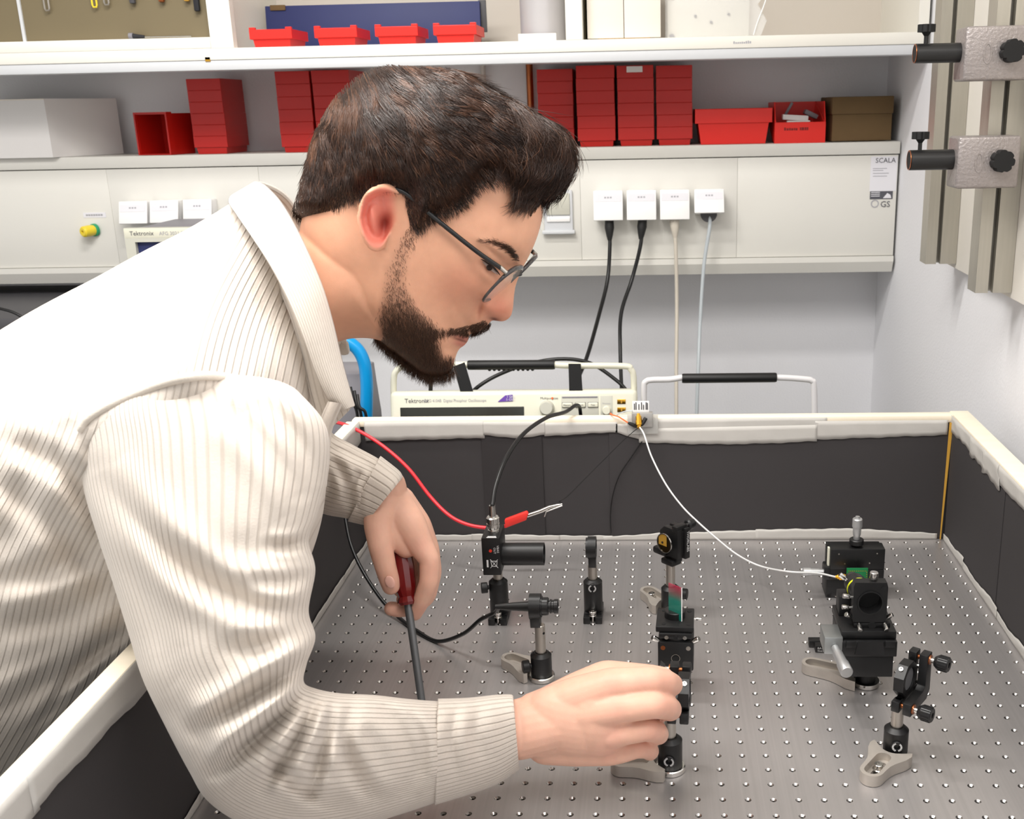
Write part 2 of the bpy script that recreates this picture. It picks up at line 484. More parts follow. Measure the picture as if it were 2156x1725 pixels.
text('AFG 3021 B', 0.010, (0.072, -0.0068, h_ - 0.0145), (1, 0, 0), (0, 0, 1), 'inkl', t)
ex = thing('bench_shelf', 'narrow grey instrument shelf under the function generator', 'shelf', (a.x, yg, 0))
B().bb((-0.9, -0.02, b.z - 0.045), (0.16, 0.42, b.z - 0.0205), 0.003).build('board', 'dkgrey', ex)
for xx in (-0.6, 0.1):
    B().bb((xx, 0.38, b.z - 0.165), (xx + 0.02, 0.45, b.z - 0.045)).build('bracket', 'dkgrey', ex, 0)

# ------------------------------------------------------------------ upper shelf unit
t = thing('wall_shelf', 'long white wall shelf board carrying red bins and boxes', 'shelf', (0, 0, 0))
xsr = 0.086
B().bb((-3.6, YS, ZSM), (xsr, WY - 0.002, ZS1), 0.0015).build('shelf_board', 'cab', t)
B().bb((-3.6, YS + 0.002, ZS0), (xsr - 0.002, YS + 0.05, ZSM), 0.002).build('light_rail', 'lip', t)
p = U(437, 125, 1, YS)
B().bb((p.x - 0.005, YS, p.z - 0.004), (p.x + 0.005, YS + 0.004, p.z + 0.004)).build('rail_clip', 'brass', t, 0)
p = U(1928, 111, 1, YS)
B().bb((xsr - 0.02, YS, 0.757), (xsr - 0.006, YS + 0.004, 0.763)).build('rail_clip', 'inkb', t, 0)
ux = U(1544, 92, 1, YS).x
for k, h_ in enumerate((.0045, .003, .003, .003, .0035, .003, .0045, .005, .004)):
    B().bb((ux + k * .0039, YS - 0.0004, ZSM + 0.008), (ux + k * .0039 + .0028, YS + 0.0002, ZSM + 0.008 + h_)).build('print_mark', 'inkl', t, 0)
ZTOP = 1.25
B().bb((-3.6, WY - 0.02, ZS1), (xsr, WY - 0.001, ZTOP)).build('back_panel', 'cab_in', t, 0)
B().bb((-3.6, YS, ZTOP), (xsr, WY - 0.001, ZTOP + 0.025)).build('top_board', 'cab', t, 0)
for u0, u1 in ((440, 488), (1191, 1226)):
    x0 = U(u0, 60, 1, YS).x; x1 = U(u1, 60, 1, YS).x
    B().bb((x0, YS, ZS1), (x1 if u0 > 1000 else x0 + 0.018, WY - 0.02, ZTOP)).build('divider', 'cab', t, 0)
    if u0 < 1000:
        B().bb((x0 + 0.018, YS, ZS1), (x1, YS + 0.02, ZTOP)).build('face_frame', 'cab', t, 0)
B().bb((xsr - 0.02, YS, ZS1), (xsr, WY - 0.02, ZTOP)).build('side_panel', 'cab', t, 0)
# tool cupboard left: recessed tool board behind a raised frame
xl = U(440, 60, 1, YS).x
zf = U(440, 78, 1, YS).z
cup = thing('tool_cupboard', 'white framed tool cupboard with dark board, top left', 'cupboard', (0, 0, 0))
B().bb((-3.0, YS, ZS1), (xl - 0.0005, YS + 0.03, zf), 0.001).build('bottom_rail', 'cab', cup)
B().bb((-3.0, YS + 0.02, zf - 0.002), (xl - 0.0005, YS + 0.026, ZTOP - 0.001)).build('board', 'pegboard', cup, 0)
p = U(48, 50, 1, YS + 0.02)
bs = B(); bs.T = Matrix.Translation((p.x, YS + 0.018, 0)) @ Matrix.Shear('XZ', 4, (0, 0)) if False else Matrix.Translation((p.x, YS + 0.018, 0))
bs.bb((-0.003, -0.002, zf - 0.001), (0.003, 0.003, ZTOP - 0.002)).build('board_joint', 'lip', cup, 0)
tools = [(100, 22, 'steel', 'hex'), (200, 15, 'yel2', 'hex'), (225, 10, 'steel', 'hex'), (280, 8, 'dkgrey', 'bar'), (341, 5, 'copper', 'bar'), (394, 3, 'woody', 'bar'), (416, 24, 'inkb', 'bar')]
names = ['steel looped tool hanging at far left of tool board', 'pale yellow looped tool end on tool board', 'small steel looped tool beside the pale yellow one', 'grey tool handle hanging at middle of tool board', 'copper coloured tool handle tip on tool board', 'ochre tool handle tip on tool board', 'black tool handle hanging beside the cupboard frame']
for (u, v, m, kind), nm in zip(tools, names):
    p = U(u, v, 1, YS + 0.012)
    q = thing('hand_tool', nm, 'tool', (p.x, YS + 0.012, p.z), 0, 'tools hanging on the tool board')
    b_ = B()
    if kind == 'hex':
        b_.tube([(-0.0045, 0, 0.14), (-0.0045, 0, 0.004), (-0.003, 0, 0), (0.003, 0, 0), (0.0045, 0, 0.004), (0.0045, 0, 0.14)], 0.0018, 6)
    else:
        b_.box((0, 0, 0.06), (0.011, 0.010, 0.12), 0.003)
    b_.build('handle', m, q)
    B().cyl((0, 0.012, 0.13), (0, -0.006, 0.13), 0.002, n=8).build('hook', 'chrome', q)
p = U(287, 76, 1, YS + 0.01)
q = thing('tool_tip', 'small dark tool lying on the cupboard rail', 'tool', (p.x, YS + 0.01, zf))
B().cyl((-0.012, 0.0, 0.006), (0.016, 0.0, 0.004), 0.0055, 0.003, 12).build('grip', 'inkb', q)
B().cyl((-0.014, 0.0, 0.006), (-0.006, 0.0, 0.0058), 0.006, 0.006, 12).build('collar', 'grey', q)
B().cyl((0.016, 0.0, 0.0035), (0.11, 0.0, 0.003), 0.0012, 0.0012, 8).build('blade', 'chrome', q)

# ------------------------------------------------------------------ bins
def bin_parts(w, d, h, tb=0.86, drop=0.0, lug=0.006, hb=None, e=0.0022):
    """stacking bin: origin at the bottom centre front; returns outer tub mesh, rim mesh"""
    wt = 0.0016
    def loop(ww, dd, z, off=0.0):
        return [(-ww / 2, off, z), (ww / 2, off, z), (ww / 2, off + dd, z), (-ww / 2, off + dd, z)]
    b_ = B(); bm = b_.bm
    wb, db = w * tb, d * 0.93
    zf = h - drop
    L0 = [bm.verts.new(v) for v in loop(wb, db, 0, (d - db) / 2)]
    top = loop(w, d, h); top[0] = (top[0][0], top[0][1] , zf); top[1] = (top[1][0], top[1][1], zf)
    L1 = [bm.verts.new(v) for v in top]
    ti = loop(w - 2 * wt, d - 2 * wt, h, wt); ti[0] = (ti[0][0], ti[0][1], zf); ti[1] = (ti[1][0], ti[1][1], zf)
    L2 = [bm.verts.new(v) for v in ti]
    L3 = [bm.verts.new(v) for v in loop(wb - 2 * wt, db - 2 * wt, wt, (d - db) / 2 + wt)]
    bm.faces.new(L0[::-1])
    for A, C_ in ((L0, L1), (L1, L2), (L2, L3)):
        for i in range(4):
            j = (i + 1) % 4
            bm.faces.new([A[i], A[j], C_[j], C_[i]])
    bm.faces.new(L3)
    tub = b_
    r = B()
    hb = h * 0.55 if hb is None else hb
    r.bb((-w / 2 - e, -e, zf - hb), (w / 2 + e, wt, zf - 0.0005), 0.0008)
    r.bb((-w / 2 - e, d - wt, h - hb), (w / 2 + e, d + e, h), 0.0008)
    for sx in (-1, 1):
        r.prism([(0, zf - hb), (d, h - hb), (d, h), (d * 0.15, h), (0, zf)], (sx * (w / 2 + (e if sx > 0 else 0) - 0.0002) - (0 if sx > 0 else e) * 0 - (e if sx > 0 else e), 0, 0), (0, 1, 0), (0, 0, 1), e)
        if lug:
            r.bb((sx * (w / 2 - 0.004) - 0.006, -e, zf - 0.001), (sx * (w / 2 - 0.004) + 0.006, 0.006, zf + lug), 0.0008)
    return tub, r
BIN_CACHE = {}
def make_bin(loc, w, d, h, label, group, m='red', drop=0.0, lug=0.006, rz=0.0, hb=None, e=0.0022):
    key = (round(w, 4), round(d, 3), round(h, 3), m, drop, lug, hb)
    if key in BIN_CACHE:
        return dup(BIN_CACHE[key], loc, rz, label)
    t = thing('red_bin', label, 'bin', loc, rz, group)
    a, b2 = bin_parts(w, d, h, 0.86, drop, lug, hb, e)
    a.build('tub', m, t, 0); b2.build('rim', m, t, 0)
    BIN_CACHE[key] = t
    return t
def stack(u0, u1, vtop, name, vbot=303, n=6, y=YT + 0.015):
    x0, x1 = U(u0, 230, 1, y).x, U(u1, 230, 1, y).x
    w = x1 - x0 - 0.004; h = 0.038
    ztop = U(0.5 * (u0 + u1), vtop, 1, y).z
    pitch = (ztop - ZT - h) / (n - 1)
    words = ['lowest', 'second lowest', 'third', 'fourth', 'fifth', 'topmost', 'topmost']
    out = []
    for i in range(n):
        wd = 'topmost' if i == n - 1 else words[i]
        out.append(make_bin(((x0 + x1) / 2 + rnd.uniform(-0.0006, 0.0006), y + rnd.uniform(0, 0.001), ZT + 0.0004 + i * pitch), round(w, 3), 0.13, h, wd + ' bin of ' + name, 'nested red bins on the trunking', 'red', 0.0, 0.0, 0.0, round(pitch - 0.0002, 4), 0.0005))
    return out
stack(398, 472, 166, 'the lone red stack near the white box')
stack(584, 658, 150, 'the left red stack behind the hair')
stack(661, 742, 148, 'the right red stack behind the hair')
stack(1131, 1209, 146, 'the dark red stack beside copper pipe', y=YT + 0.05)
stack(1213, 1296, 138, 'the red stack second from copper pipe')
sl = stack(1299, 1378, 138, 'the red stack with a paper label')
stack(1381, 1459, 138, 'the red stack beside the wide bin')
B().bb((-0.018, -0.0034, 0.024), (0.016, -0.0022, 0.036)).build('paper_label', 'whitebox', sl[-1], 0)
# tipped bin showing its opening
p = U(330, 326, 1, YT + 0.02)
t = thing('red_bin', 'single red bin tipped over with its opening facing forward', 'bin', (p.x, YT + 0.014, ZT + 0.0005))
t.rotation_euler = (0, 0, R_(-14))
w = 0.080; hh = 0.088
B().prism_hole([(-w / 2, 0), (w / 2, 0), (w / 2, hh), (-w / 2, hh)], [(-w / 2 + .002, .002), (w / 2 - .002, .002), (w / 2 - .002, hh - .002), (-w / 2 + .002, hh - .002)], (0, 0.085, 0), (1, 0, 0), (0, 0, 1), 0.083).build('tub', 'red', t, 0)
B().bb((-w / 2, 0.083, 0), (w / 2, 0.086, hh)).build('bottom', 'red', t, 0)
B().prism_hole([(-w / 2 - .003, 0), (w / 2 + .003, 0), (w / 2 + .003, hh + .003), (-w / 2 - .003, hh + .003)], [(-w / 2 + .001, .001), (w / 2 - .001, .001), (w / 2 - .001, hh - .001), (-w / 2 + .001, hh - .001)], (0, 0.016, 0), (1, 0, 0), (0, 0, 1), 0.018).build('rim', 'red', t, 0)
# wide bin seen from behind
x0, x1 = U(1463, 260, 1, YT + .01).x, U(1626, 260, 1, YT + .01).x
make_bin(((x0 + x1) / 2, YT + 0.01, ZT + 0.0005), x1 - x0 - 0.005, 0.14, U(1545, 229, 1, YT + .01).z - ZT, 'wide bright red bin between the stacks and the parts bin', 'nested red bins on the trunking', 'red2', 0, 0, 0.0, 0.03)
# open parts bin with a label
x0, x1 = U(1630, 260, 1, YT + .01).x, U(1739, 260, 1, YT + .01).x
pb = make_bin(((x0 + x1) / 2, YT + 0.008, ZT + 0.0005), x1 - x0 - 0.006, 0.14, 0.085, 'red parts bin with white pieces inside, beside cardboard box', 'nested red bins on the trunking', 'red2', 0.042, 0)
faded = mat('faded_print', '#7d1410', 0.6)
for x_, w_, h_ in ((-.034, .004, .006), (-.029, .005, .0045), (-.0235, .004, .005), (-.019, .005, .0045), (-.0135, .003, .005), (-.010, .005, .0045), (-.0005, .003, .006), (.003, .006, .006), (.0095, .004, .006), (.014, .004, .006)):
    B().bb((x_, -0.0028, 0.026), (x_ + w_ * .85, -0.0022, 0.026 + h_)).build('print_mark', faded, pb, 0)
for i, (xx, yy, zz, sz, rr) in enumerate(((-0.008, 0.03, 0.052, (0.055, 0.03, 0.011), 4), (-0.002, 0.02, 0.040, (0.05, 0.02, 0.012), 0), (0.03, 0.06, 0.058, (0.03, 0.03, 0.010), 25), (-0.02, 0.065, 0.066, (0.006, 0.006, 0.04), 30))):
    wrd = ['upper flat white block in the parts bin', 'lower flat white block in the parts bin', 'grey slanted piece at right in the parts bin', 'thin grey strip sticking up in the parts bin'][i]
    o = B().box((0, 0, 0), sz, 0.0015, Matrix.Rotation(R_(rr), 3, 'Y')).build('small_part', ['whitebox', 'whitebox', 'grey', 'grey'][i], None)
    o.location = Vector(pb.location) + Vector((xx, yy, zz)); tag(o, wrd, 'part', 'pieces in the parts bin')
# cardboard box with flap
x0, x1 = U(1746, 260, 1, YT + .02).x, U(1884, 260, 1, YT + .02).x
zt = U(1815, 203, 1, YT + .02).z
t = thing('cardboard_box', 'dark brown cardboard box at right end of the trunking', 'box', ((x0 + x1) / 2, YT + 0.02, ZT), R_(2))
hw = (x1 - x0) / 2 - 0.006; hb = zt - ZT
B().bb((-hw, 0, 0.002), (hw, 0.13, hb - 0.036), 0.001).build('lower_box', 'card', t)
B().bb((-hw - 0.002, -0.003, hb - 0.036), (hw + 0.002, 0.132, hb), 0.002).build('lid', 'card', t)
# white box left
yb = YT - 0.02
x0, x1 = U(-120, 270, 1, yb).x, U(102, 270, 1, yb).x
t = thing('white_box', 'large white carton at left end of the trunking', 'box', (x1, yb, ZT))
b_ = B(); m = Matrix.Rotation(R_(0), 4, 'Z'); b_.T = m
zt = U(100, 208, 1, yb).z - ZT
b_.prism([(0, 0), (-(x1 - x0), 0.0), (-(x1 - x0), 0.165), (0.078, 0.165)], (0, 0, 0.0005), (1, 0, 0), (0, 1, 0), zt).build('carton', 'whitebox', t, 0)
B().bb((-(x1 - x0), -0.0015, zt - 0.002), (0.001, 0.0, zt + 0.0005)).build('lid_edge', 'creambox', t, 0)
# copper and white pipes up the wall
p = U(1115, 170, 1, WY - 0.02)
tag(B().cyl((p.x, WY - 0.016, ZT), (p.x, WY - 0.016, ZS0 + 0.02), 0.008, n=16).build('copper_pipe', 'copper'), 'copper pipe running up the wall beside the red stacks', 'pipe')
p = U(1017, 170, 1, WY - 0.02)
tag(B().cyl((p.x, WY - 0.014, ZT), (p.x, WY - 0.014, ZS0 + 0.02), 0.006, n=16).build('white_pipe', 'pipe'), 'thin white pipe running up the wall above the hair', 'pipe')

# ------------------------------------------------------------------ things on the upper shelf
y0 = YS + 0.24
x0, x1 = U(557, 40, 1, y0).x, U(1010, 40, 1, y0).x
t = thing('blue_board', 'dark blue board leaning behind the four red bins', 'board', ((x0 + x1) / 2, y0, ZS1))
b_ = B(); b_.T = Matrix.Rotation(R_(-6), 4, 'X')
b_.bb((-(x1 - x0) / 2, 0, 0.002), ((x1 - x0) / 2, 0.012, 0.098), 0.001).build('panel', 'navy', t)
B().bb(((x1 - x0) / 2 - 0.004, 0.018, 0.035), ((x1 - x0) / 2 + 0.012, 0.024, 0.10), 0.001).build('end_bracket', 'dkgrey', t)
B().bb((-(x1 - x0) / 2 + 0.012, 0.006, 0.088), (-(x1 - x0) / 2 + 0.045, 0.011, 0.099), 0.001).build('torn_corner', 'card', t)
for (ua, ub), lb in zip(((520, 632), (657, 768), (785, 892), (908, 1007)), ('first bright red bin on upper shelf, nearest the frame post', 'second bright red bin on upper shelf from the left', 'third bright red bin on upper shelf from the left', 'fourth bright red bin on upper shelf, nearest the cylinder')):
    yb = YS + 0.015
    x0 = U(ua, 60, 1, yb).x; x1 = U(ub, 60, 1, yb).x
    make_bin((x0 + 0.046, yb, ZS1 + 0.0004), 0.080, 0.10, 0.033, lb, 'bright red bins on the upper shelf', 'red2', 0.0, 0.004)
# grey cylinder with a white card foot
yc = YS + 0.07
xa, xb = U(1088, 50, 1, yc).x, U(1190, 50, 1, yc).x
t = thing('grey_canister', 'pale grey cylindrical canister on upper shelf by the divider', 'canister', ((xa + xb) / 2, yc + 0.045, ZS1))
B().lathe((0, 0, 0), (0, 0, 1), [(0, 0), (0, 0.043), (0.004, 0.046), (0.2, 0.046), (0.2, 0)], 36).build('drum', mat('grey_drum', '#b9b6b7', 0.35, 0.2), t)
tag(B().bb((xa + 0.003, yc - 0.012, ZS1), (xa + 0.079, yc - 0.006, ZS1 + 0.017), 0.001).build('white_card', 'whitebox'), 'small white card standing in front of the grey canister', 'card')
# cream box
yb = YS + 0.03
xa, xb = U(1236, 40, 1, yb).x, U(1391, 40, 1, yb).x
t = thing('cream_box', 'cream cardboard box on upper shelf right of the divider', 'box', ((xa + xb) / 2, yb, ZS1))
hw = (xb - xa) / 2
B().bb((-hw, 0.0, 0.003), (-0.0006, 0.17, 0.2), 0.001).build('left_flap', 'creambox', t)
B().bb((0.0006, 0.0, 0.003), (hw, 0.17, 0.2), 0.001).build('right_flap', 'creambox', t)
B().bb((-hw + 0.02, 0.003, 0), (hw - 0.02, 0.16, 0.003)).build('base', 'woody', t, 0)
tag(B().bb((xa - 0.016, yb + 0.02, ZS1), (xa - 0.004, yb + 0.2, ZS1 + 0.19), 0.001).build('dark_folder', mat('olive_folder', '#4a4128', 0.7)), 'dark olive folder between the divider and cream box', 'folder')
# acrylic plate with screws in a clear bag
yb = YS + 0.06
xa, xb = U(1405, 40, 1, yb).x, U(1582, 40, 1, yb).x
t = thing('drilled_plate', 'pale drilled plate with dark screws inside a clear bag', 'plate', (xa, yb, ZS1))
W = xb - xa
B().bb((0, 0, 0.0), (W - 0.004, 0.008, 0.094), 0.001).build('plate', mat('pale_plate', '#d9d6cd', 0.3), t)
for xx, zz, r in ((0.009, 0.08, 0.006), (W - 0.012, 0.08, 0.006), (0.009, 0.005, 0.005), (0.055, 0.042, 0.0025), (0.086, 0.03, 0.0025), (0.12, 0.044, 0.0025)):
    B().cyl((xx, 0.001, zz), (xx, -0.003, zz), r, n=14).build('screw', 'grey', t)
bagm = mat('clear_bag', '#f4f4f2', 0.12, alpha=0.28)
bag = B()
pts = [(-0.004, 0.0), (W + 0.018, 0.0), (W + 0.03, 0.03), (W + 0.012, 0.06), (W + 0.04, 0.10), (-0.004, 0.105)]
bag.prism(pts, (0, -0.004, 0.0008), (1, 0, 0), (0, 0, 1), -0.018)
bag.build('clear_bag', bagm, t)
B().tube(bez([(W + 0.004, -0.007, 0.004), (W + 0.012, -0.007, 0.03), (W + 0.024, -0.007, 0.06), (W + 0.036, -0.007, 0.10)], 6), 0.0012, 6).build('bag_fold', mat('bag_fold', '#f6f6f4', 0.15), t)

# ------------------------------------------------------------------ right wall: panel, rails, clamps
pan = struct(B().bb((0.070, -0.60, 0.388), (WX - 0.0005, 0.34, 1.6), 0.002).build('trim_1', mat('cream_panel', '#e8e3da', 0.55)))
def rail(y, label):
    t = thing('aluminium_rail', label, 'rail', (0.044, y, 0.397), 0, 'aluminium rails on the right wall')
    w = 0.0255; d = 0.04
    o = [(-w, 0), (-0.008, 0), (-0.008, 0.010), (-0.014, 0.012), (-0.014, 0.018), (0.004, 0.018), (0.004, 0.012), (-0.001, 0.010), (-0.001, 0), (w, 0), (w, d), (-w, d)]
    B().prism(o, (0, 0, 0), (1, 0, 0), (0, 1, 0), 1.15).build('profile', 'rail', t, 0)
    return t
rail(0.262, 'aluminium profile rail on wall, the far left one')
rail(-0.030, 'aluminium profile rail on wall, holding the two clamps')
def knob(b_, c, ax, r, h, n=7):
    c = Vector(c); ax = Vector(ax).normalized()
    x = ax.orthogonal().normalized(); y = ax.cross(x)
    poly = []
    for i in range(n * 8):
        a = 2 * math.pi * i / (n * 8)
        rr = r * (1 - 0.16 * max(0, math.cos(n * a)) ** 3)
        poly.append((rr * math.cos(a), rr * math.sin(a)))
    b_.prism(poly, c, x, y, h, 0.0)
def clamp(u0, v0, u1, v1, tube_u, tube_v0, tube_v1, label):
    y = -0.085
    a = U(u0, v0, 1, y); b = U(u1, v1, 1, y)
    t = thing('rail_clamp', label, 'clamp', (a.x, y, b.z), 0, 'hammertone clamps on the rail')
    w, h = b.x - a.x, a.z - b.z
    B().bb((0, 0, 0), (w, 0.053, h), 0.004, 3).build('block', 'hammer', t)
    B().prism_hole([(0.0055 * math.cos(i * math.pi / 12), 0.013 * math.sin(i * math.pi / 12)) for i in range(24)], [(0.004 * math.cos(i * math.pi / 12), 0.0112 * math.sin(i * math.pi / 12)) for i in range(24)], (w * 0.34, 0.0, h * 0.5), (1, 0, 0), (0, 0, 1), 0.0012).build('maker_emblem', 'hammer', t, 0)
    kb = B(); knob(kb, (w * 0.68, -0.001, h * 0.53), (0, -1, 0), 0.0145, 0.016); kb.build('clamp_knob', 'blkm', t)
    yt = 0.026
    c0 = U(tube_u, (tube_v0 + tube_v1) / 2, 1, y + yt)
    r = abs(U(tube_u, tube_v0, 1, y + yt).z - U(tube_u, tube_v1, 1, y + yt).z) / 2
    z = c0.z - b.z; x0 = c0.x - a.x
    tb = B().cyl((0.002, yt, z), (x0, yt, z), r, n=28, bevel=0.0012).build('black_tube', 'blk2', t)
    B().lathe((x0, yt, z), (-1, 0, 0), [(0, r - 0.0002), (0.0006, r - 0.0004), (0.0006, r - 0.0016), (-0.002, r - 0.0018)], 28).build('tube_end', 'copper', tb)
    B().cyl((x0 + 0.0015, yt, z), (x0 - 0.0003, yt, z), r - 0.0014, n=24).build('tube_plug', 'blkm', tb)
    kx = x0 + 0.0135
    B().cyl((kx, yt, z + r - 0.002), (kx, yt, z + r + 0.016), 0.0028, 0.0028, 10).build('screw_shank', 'blk2', t)
    B().lathe((kx, yt, z + r + 0.009), (0, 0, 1), [(0, 0.0028), (0.006, 0.007), (0.006, 0)], 14).build('screw_neck', 'blkm', t)
    kb = B(); knob(kb, (kx, yt, z + r + 0.014), (0, 0, 1), 0.0115, 0.0095, 8); kb.build('screw_knob', 'blkm', t)
    return t
clamp(2036, 55, 2166, 168, 1926, 92, 134, 'upper grey hammertone clamp with black tube on rail')
clamp(2020, 288, 2143, 396, 1914, 316, 359, 'lower grey hammertone clamp with scratched black tube on rail')
# dark upright edge just at the border behind the clamps
p = U(2150, 480, 1, -0.06)
tag(B().bb((0.0715, -0.18, 0.43), (0.0735 + 0.004, -0.085, 1.3), 0.001).build('black_strip', 'blkm'), 'black upright strip at right border beside the clamp rail', 'strip')
# ------------------------------------------------------------------ bench, breadboard
BXL, BXR, BY = -0.9005, 0.0135, 0.0155     # inner faces of the enclosure
bench = thing('lab_bench', 'grey lab bench carrying the optical breadboard', 'bench', (0, 0, 0))
B().bb((-0.99, -1.30, -0.095), (WX - 0.002, 0.86, -0.0605), 0.003).build('bench_top', 'dkgrey', bench)
for xx in (-0.95, 0.02):
    for yy in (-1.25, 0.80):
        B().bb((xx, yy, FLZ), (xx + 0.05, yy + 0.05, -0.095), 0.002).build('leg', 'grey', bench)
def table_material():
    m = bpy.data.materials.new('brushed_steel'); m.use_nodes = True
    nt = m.node_tree; b = nt.nodes['Principled BSDF']
    tc = nt.nodes.new('ShaderNodeTexCoord')
    mp = nt.nodes.new('ShaderNodeMapping'); mp.inputs['Scale'].default_value = (90, 1.2, 1)
    nt.links.new(tc.outputs['Object'], mp.inputs[0])
    n = nt.nodes.new('ShaderNodeTexNoise'); n.inputs['Scale'].default_value = 3; n.inputs['Detail'].default_value = 6
    nt.links.new(mp.outputs[0], n.inputs['Vector'])
    n2 = nt.nodes.new('ShaderNodeTexNoise'); n2.inputs['Scale'].default_value = 5; n2.inputs['Detail'].default_value = 4
    nt.links.new(tc.outputs['Object'], n2.inputs['Vector'])
    r = nt.nodes.new('ShaderNodeValToRGB')
    r.color_ramp.elements[0].position = 0.3; r.color_ramp.elements[0].color = lin('#a9a5a4')
    r.color_ramp.elements[1].position = 0.75; r.color_ramp.elements[1].color = lin('#bab6b5')
    add = nt.nodes.new('ShaderNodeMath'); add.operation = 'ADD'
    mul = nt.nodes.new('ShaderNodeMath'); mul.operation = 'MULTIPLY'; mul.inputs[1].default_value = 0.5
    nt.links.new(n.outputs[0], mul.inputs[0]); 
    mul2 = nt.nodes.new('ShaderNodeMath'); mul2.operation = 'MULTIPLY'; mul2.inputs[1].default_value = 0.5
    nt.links.new(n2.outputs[0], mul2.inputs[0])
    nt.links.new(mul.outputs[0], add.inputs[0]); nt.links.new(mul2.outputs[0], add.inputs[1])
    nt.links.new(add.outputs[0], r.inputs[0]); nt.links.new(r.outputs[0], b.inputs['Base Color'])
    b.inputs['Metallic'].default_value = 0.66; b.inputs['Roughness'].default_value = 0.35
    bp = nt.nodes.new('ShaderNodeBump'); bp.inputs['Strength'].default_value = 0.12; bp.inputs['Distance'].default_value = 0.0004
    nt.links.new(n.outputs[0], bp.inputs['Height']); nt.links.new(bp.outputs[0], b.inputs['Normal'])
    return m
M['table'] = table_material()
def breadboard():
    root = thing('optical_breadboard', 'brushed steel breadboard with a grid of threaded holes', 'breadboard', (0, 0, 0))
    n = 16; P = 0.0125
    V = []; F = []; MI = []
    NR, NC = 50, 36
    # shared outline of a cell with 16 points on the square
    sq = []
    for k in range(n):
        a = 2 * math.pi * (k + 0.5) / n
        c, s_ = math.cos(a), math.sin(a); q = max(abs(c), abs(s_))
        sq.append((c / q * P, s_ / q * P))
    sq = [(math.copysign(P, x) if abs(abs(x) - abs(y)) < 0.26 * P * 0 else x, y) for x, y in sq]
    ci = [(math.cos(2 * math.pi * (k + 0.5) / n), math.sin(2 * math.pi * (k + 0.5) / n)) for k in range(n)]
    for r in range(NR):
        for c in range(NC):
            x0, y0 = -0.025 * c, -0.025 * r
            o = len(V)
            for x, y in sq: V.append((x0 + x, y0 + y, 0))
            for rad, z in ((0.0033, 0), (0.0014, -0.0017), (0.0014, -0.008)):
                for cx_, cy_ in ci: V.append((x0 + cx_ * rad, y0 + cy_ * rad, z))
            for ring in range(3):
                for k in range(n):
                    j = (k + 1) % n
                    F.append((o + ring * n + k, o + ring * n + j, o + (ring + 1) * n + j, o + (ring + 1) * n + k)); MI.append(0 if ring == 0 else 1)
            F.append(tuple(o + 3 * n + k for k in range(n))); MI.append(1)
            # corner triangles of the cell
            cs = [(P, P), (-P, P), (-P, -P), (P, -P)]
            for q, (qx, qy) in enumerate(cs):
                V.append((x0 + qx, y0 + qy, 0))
                k = [1, 5, 9, 13][q]
                F.append((o + k, len(V) - 1, o + (k + 1) % n)); MI.append(0)
    def quad(x0, y0, x1, y1, z=0.0):
        o = len(V); V.extend([(x0, y0, z), (x1, y0, z), (x1, y1, z), (x0, y1, z)]); F.append((o, o + 1, o + 2, o + 3)); MI.append(0)
    xl, xr_ = -0.025 * (NC - 1) - P, P
    yb, yf = P, -0.025 * (NR - 1) - P
    quad(BXL - 0.0, -1.28, BXR, yf); quad(BXL, yf, xl, BY); quad(xr_, yf, BXR, BY); quad(xl, yb, xr_, BY)
    me = bpy.data.meshes.new('top_plate'); me.from_pydata(V, [], F); me.update()
    o = link_mesh('top_plate', me, 'table', root, 0)
    me.materials.append(mat('threaded_hole_steel', '#aeaba8', 0.25, 1.0))
    me.polygons.foreach_set('material_index', MI)
    b_ = B(); b_.bb((BXL - 0.004, -1.28, -0.060), (BXR + 0.002, BY + 0.003, -0.012)); b_.build('core', 'grey', root, 0)
    return root
breadboard()

# ------------------------------------------------------------------ enclosure of black card with a wooden frame
enc = thing('beam_enclosure', 'low black card enclosure with taped wooden rim around breadboard', 'enclosure', (0, 0, 0))
ZB = 0.203
B().bb((BXL - 0.02, BY, -0.058), (BXR + 0.02, BY + 0.010, ZB - 0.012)).build('back_wall', 'black_card', enc, 0)
B().bb((BXR, -1.28, -0.058), (BXR + 0.010, BY, ZB - 0.012)).build('right_wall', 'black_card', enc, 0)
B().bb((BXL - 0.010, -1.28, -0.058), (BXL, BY, ZB - 0.012)).build('left_wall', 'black_card', enc, 0)
B().bb((BXL - 0.012, BY - 0.002, ZB - 0.012), (BXR + 0.0, BY + 0.018, ZB), 0.0025).build('back_batten', 'wood', enc)
B().bb((BXR - 0.001, -1.28, ZB - 0.012), (BXR + 0.028, BY + 0.02, ZB + 0.001), 0.002).build('right_batten', 'wood', enc)
B().bb((BXL - 0.019, -1.28, ZB - 0.012), (BXL + 0.001, BY - 0.004, ZB - 0.001), 0.002).build('left_batten', 'wood', enc)
# overlapping card pieces on the back wall, and joints
def card_sheet(u0, u1, dz, y, name='card_sheet'):
    x0, x1 = U(u0, 1000, 1, BY).x, U(u1, 1000, 1, BY).x
    b_ = B(); b_.bb((x0, y, 0.0015), (x1, BY - 0.0002, ZB - 0.014), 0.0003); return b_.build(name, dz, enc, 0)
cm2 = mat('black_card_fresh', '#2c292a', 0.7, noise=(6, 0.08))
card_sheet(1018, 1144, cm2, BY - 0.0022)
card_sheet(1284, 1994, M['black_card'], BY - 0.0016)
yj = U(2108, 1160, 0, BXR).y
B().bb((BXR - 0.0018, yj, 0.0015), (BXR - 0.0001, BY - 0.006, ZB - 0.014), 0.0003).build('card_sheet', 'black_card', enc, 0)
B().bb((BXR - 0.0012, -1.27, 0.0015), (BXR - 0.0001, yj - 0.0015, ZB - 0.014), 0.0003).build('card_sheet', 'black_card', enc, 0)
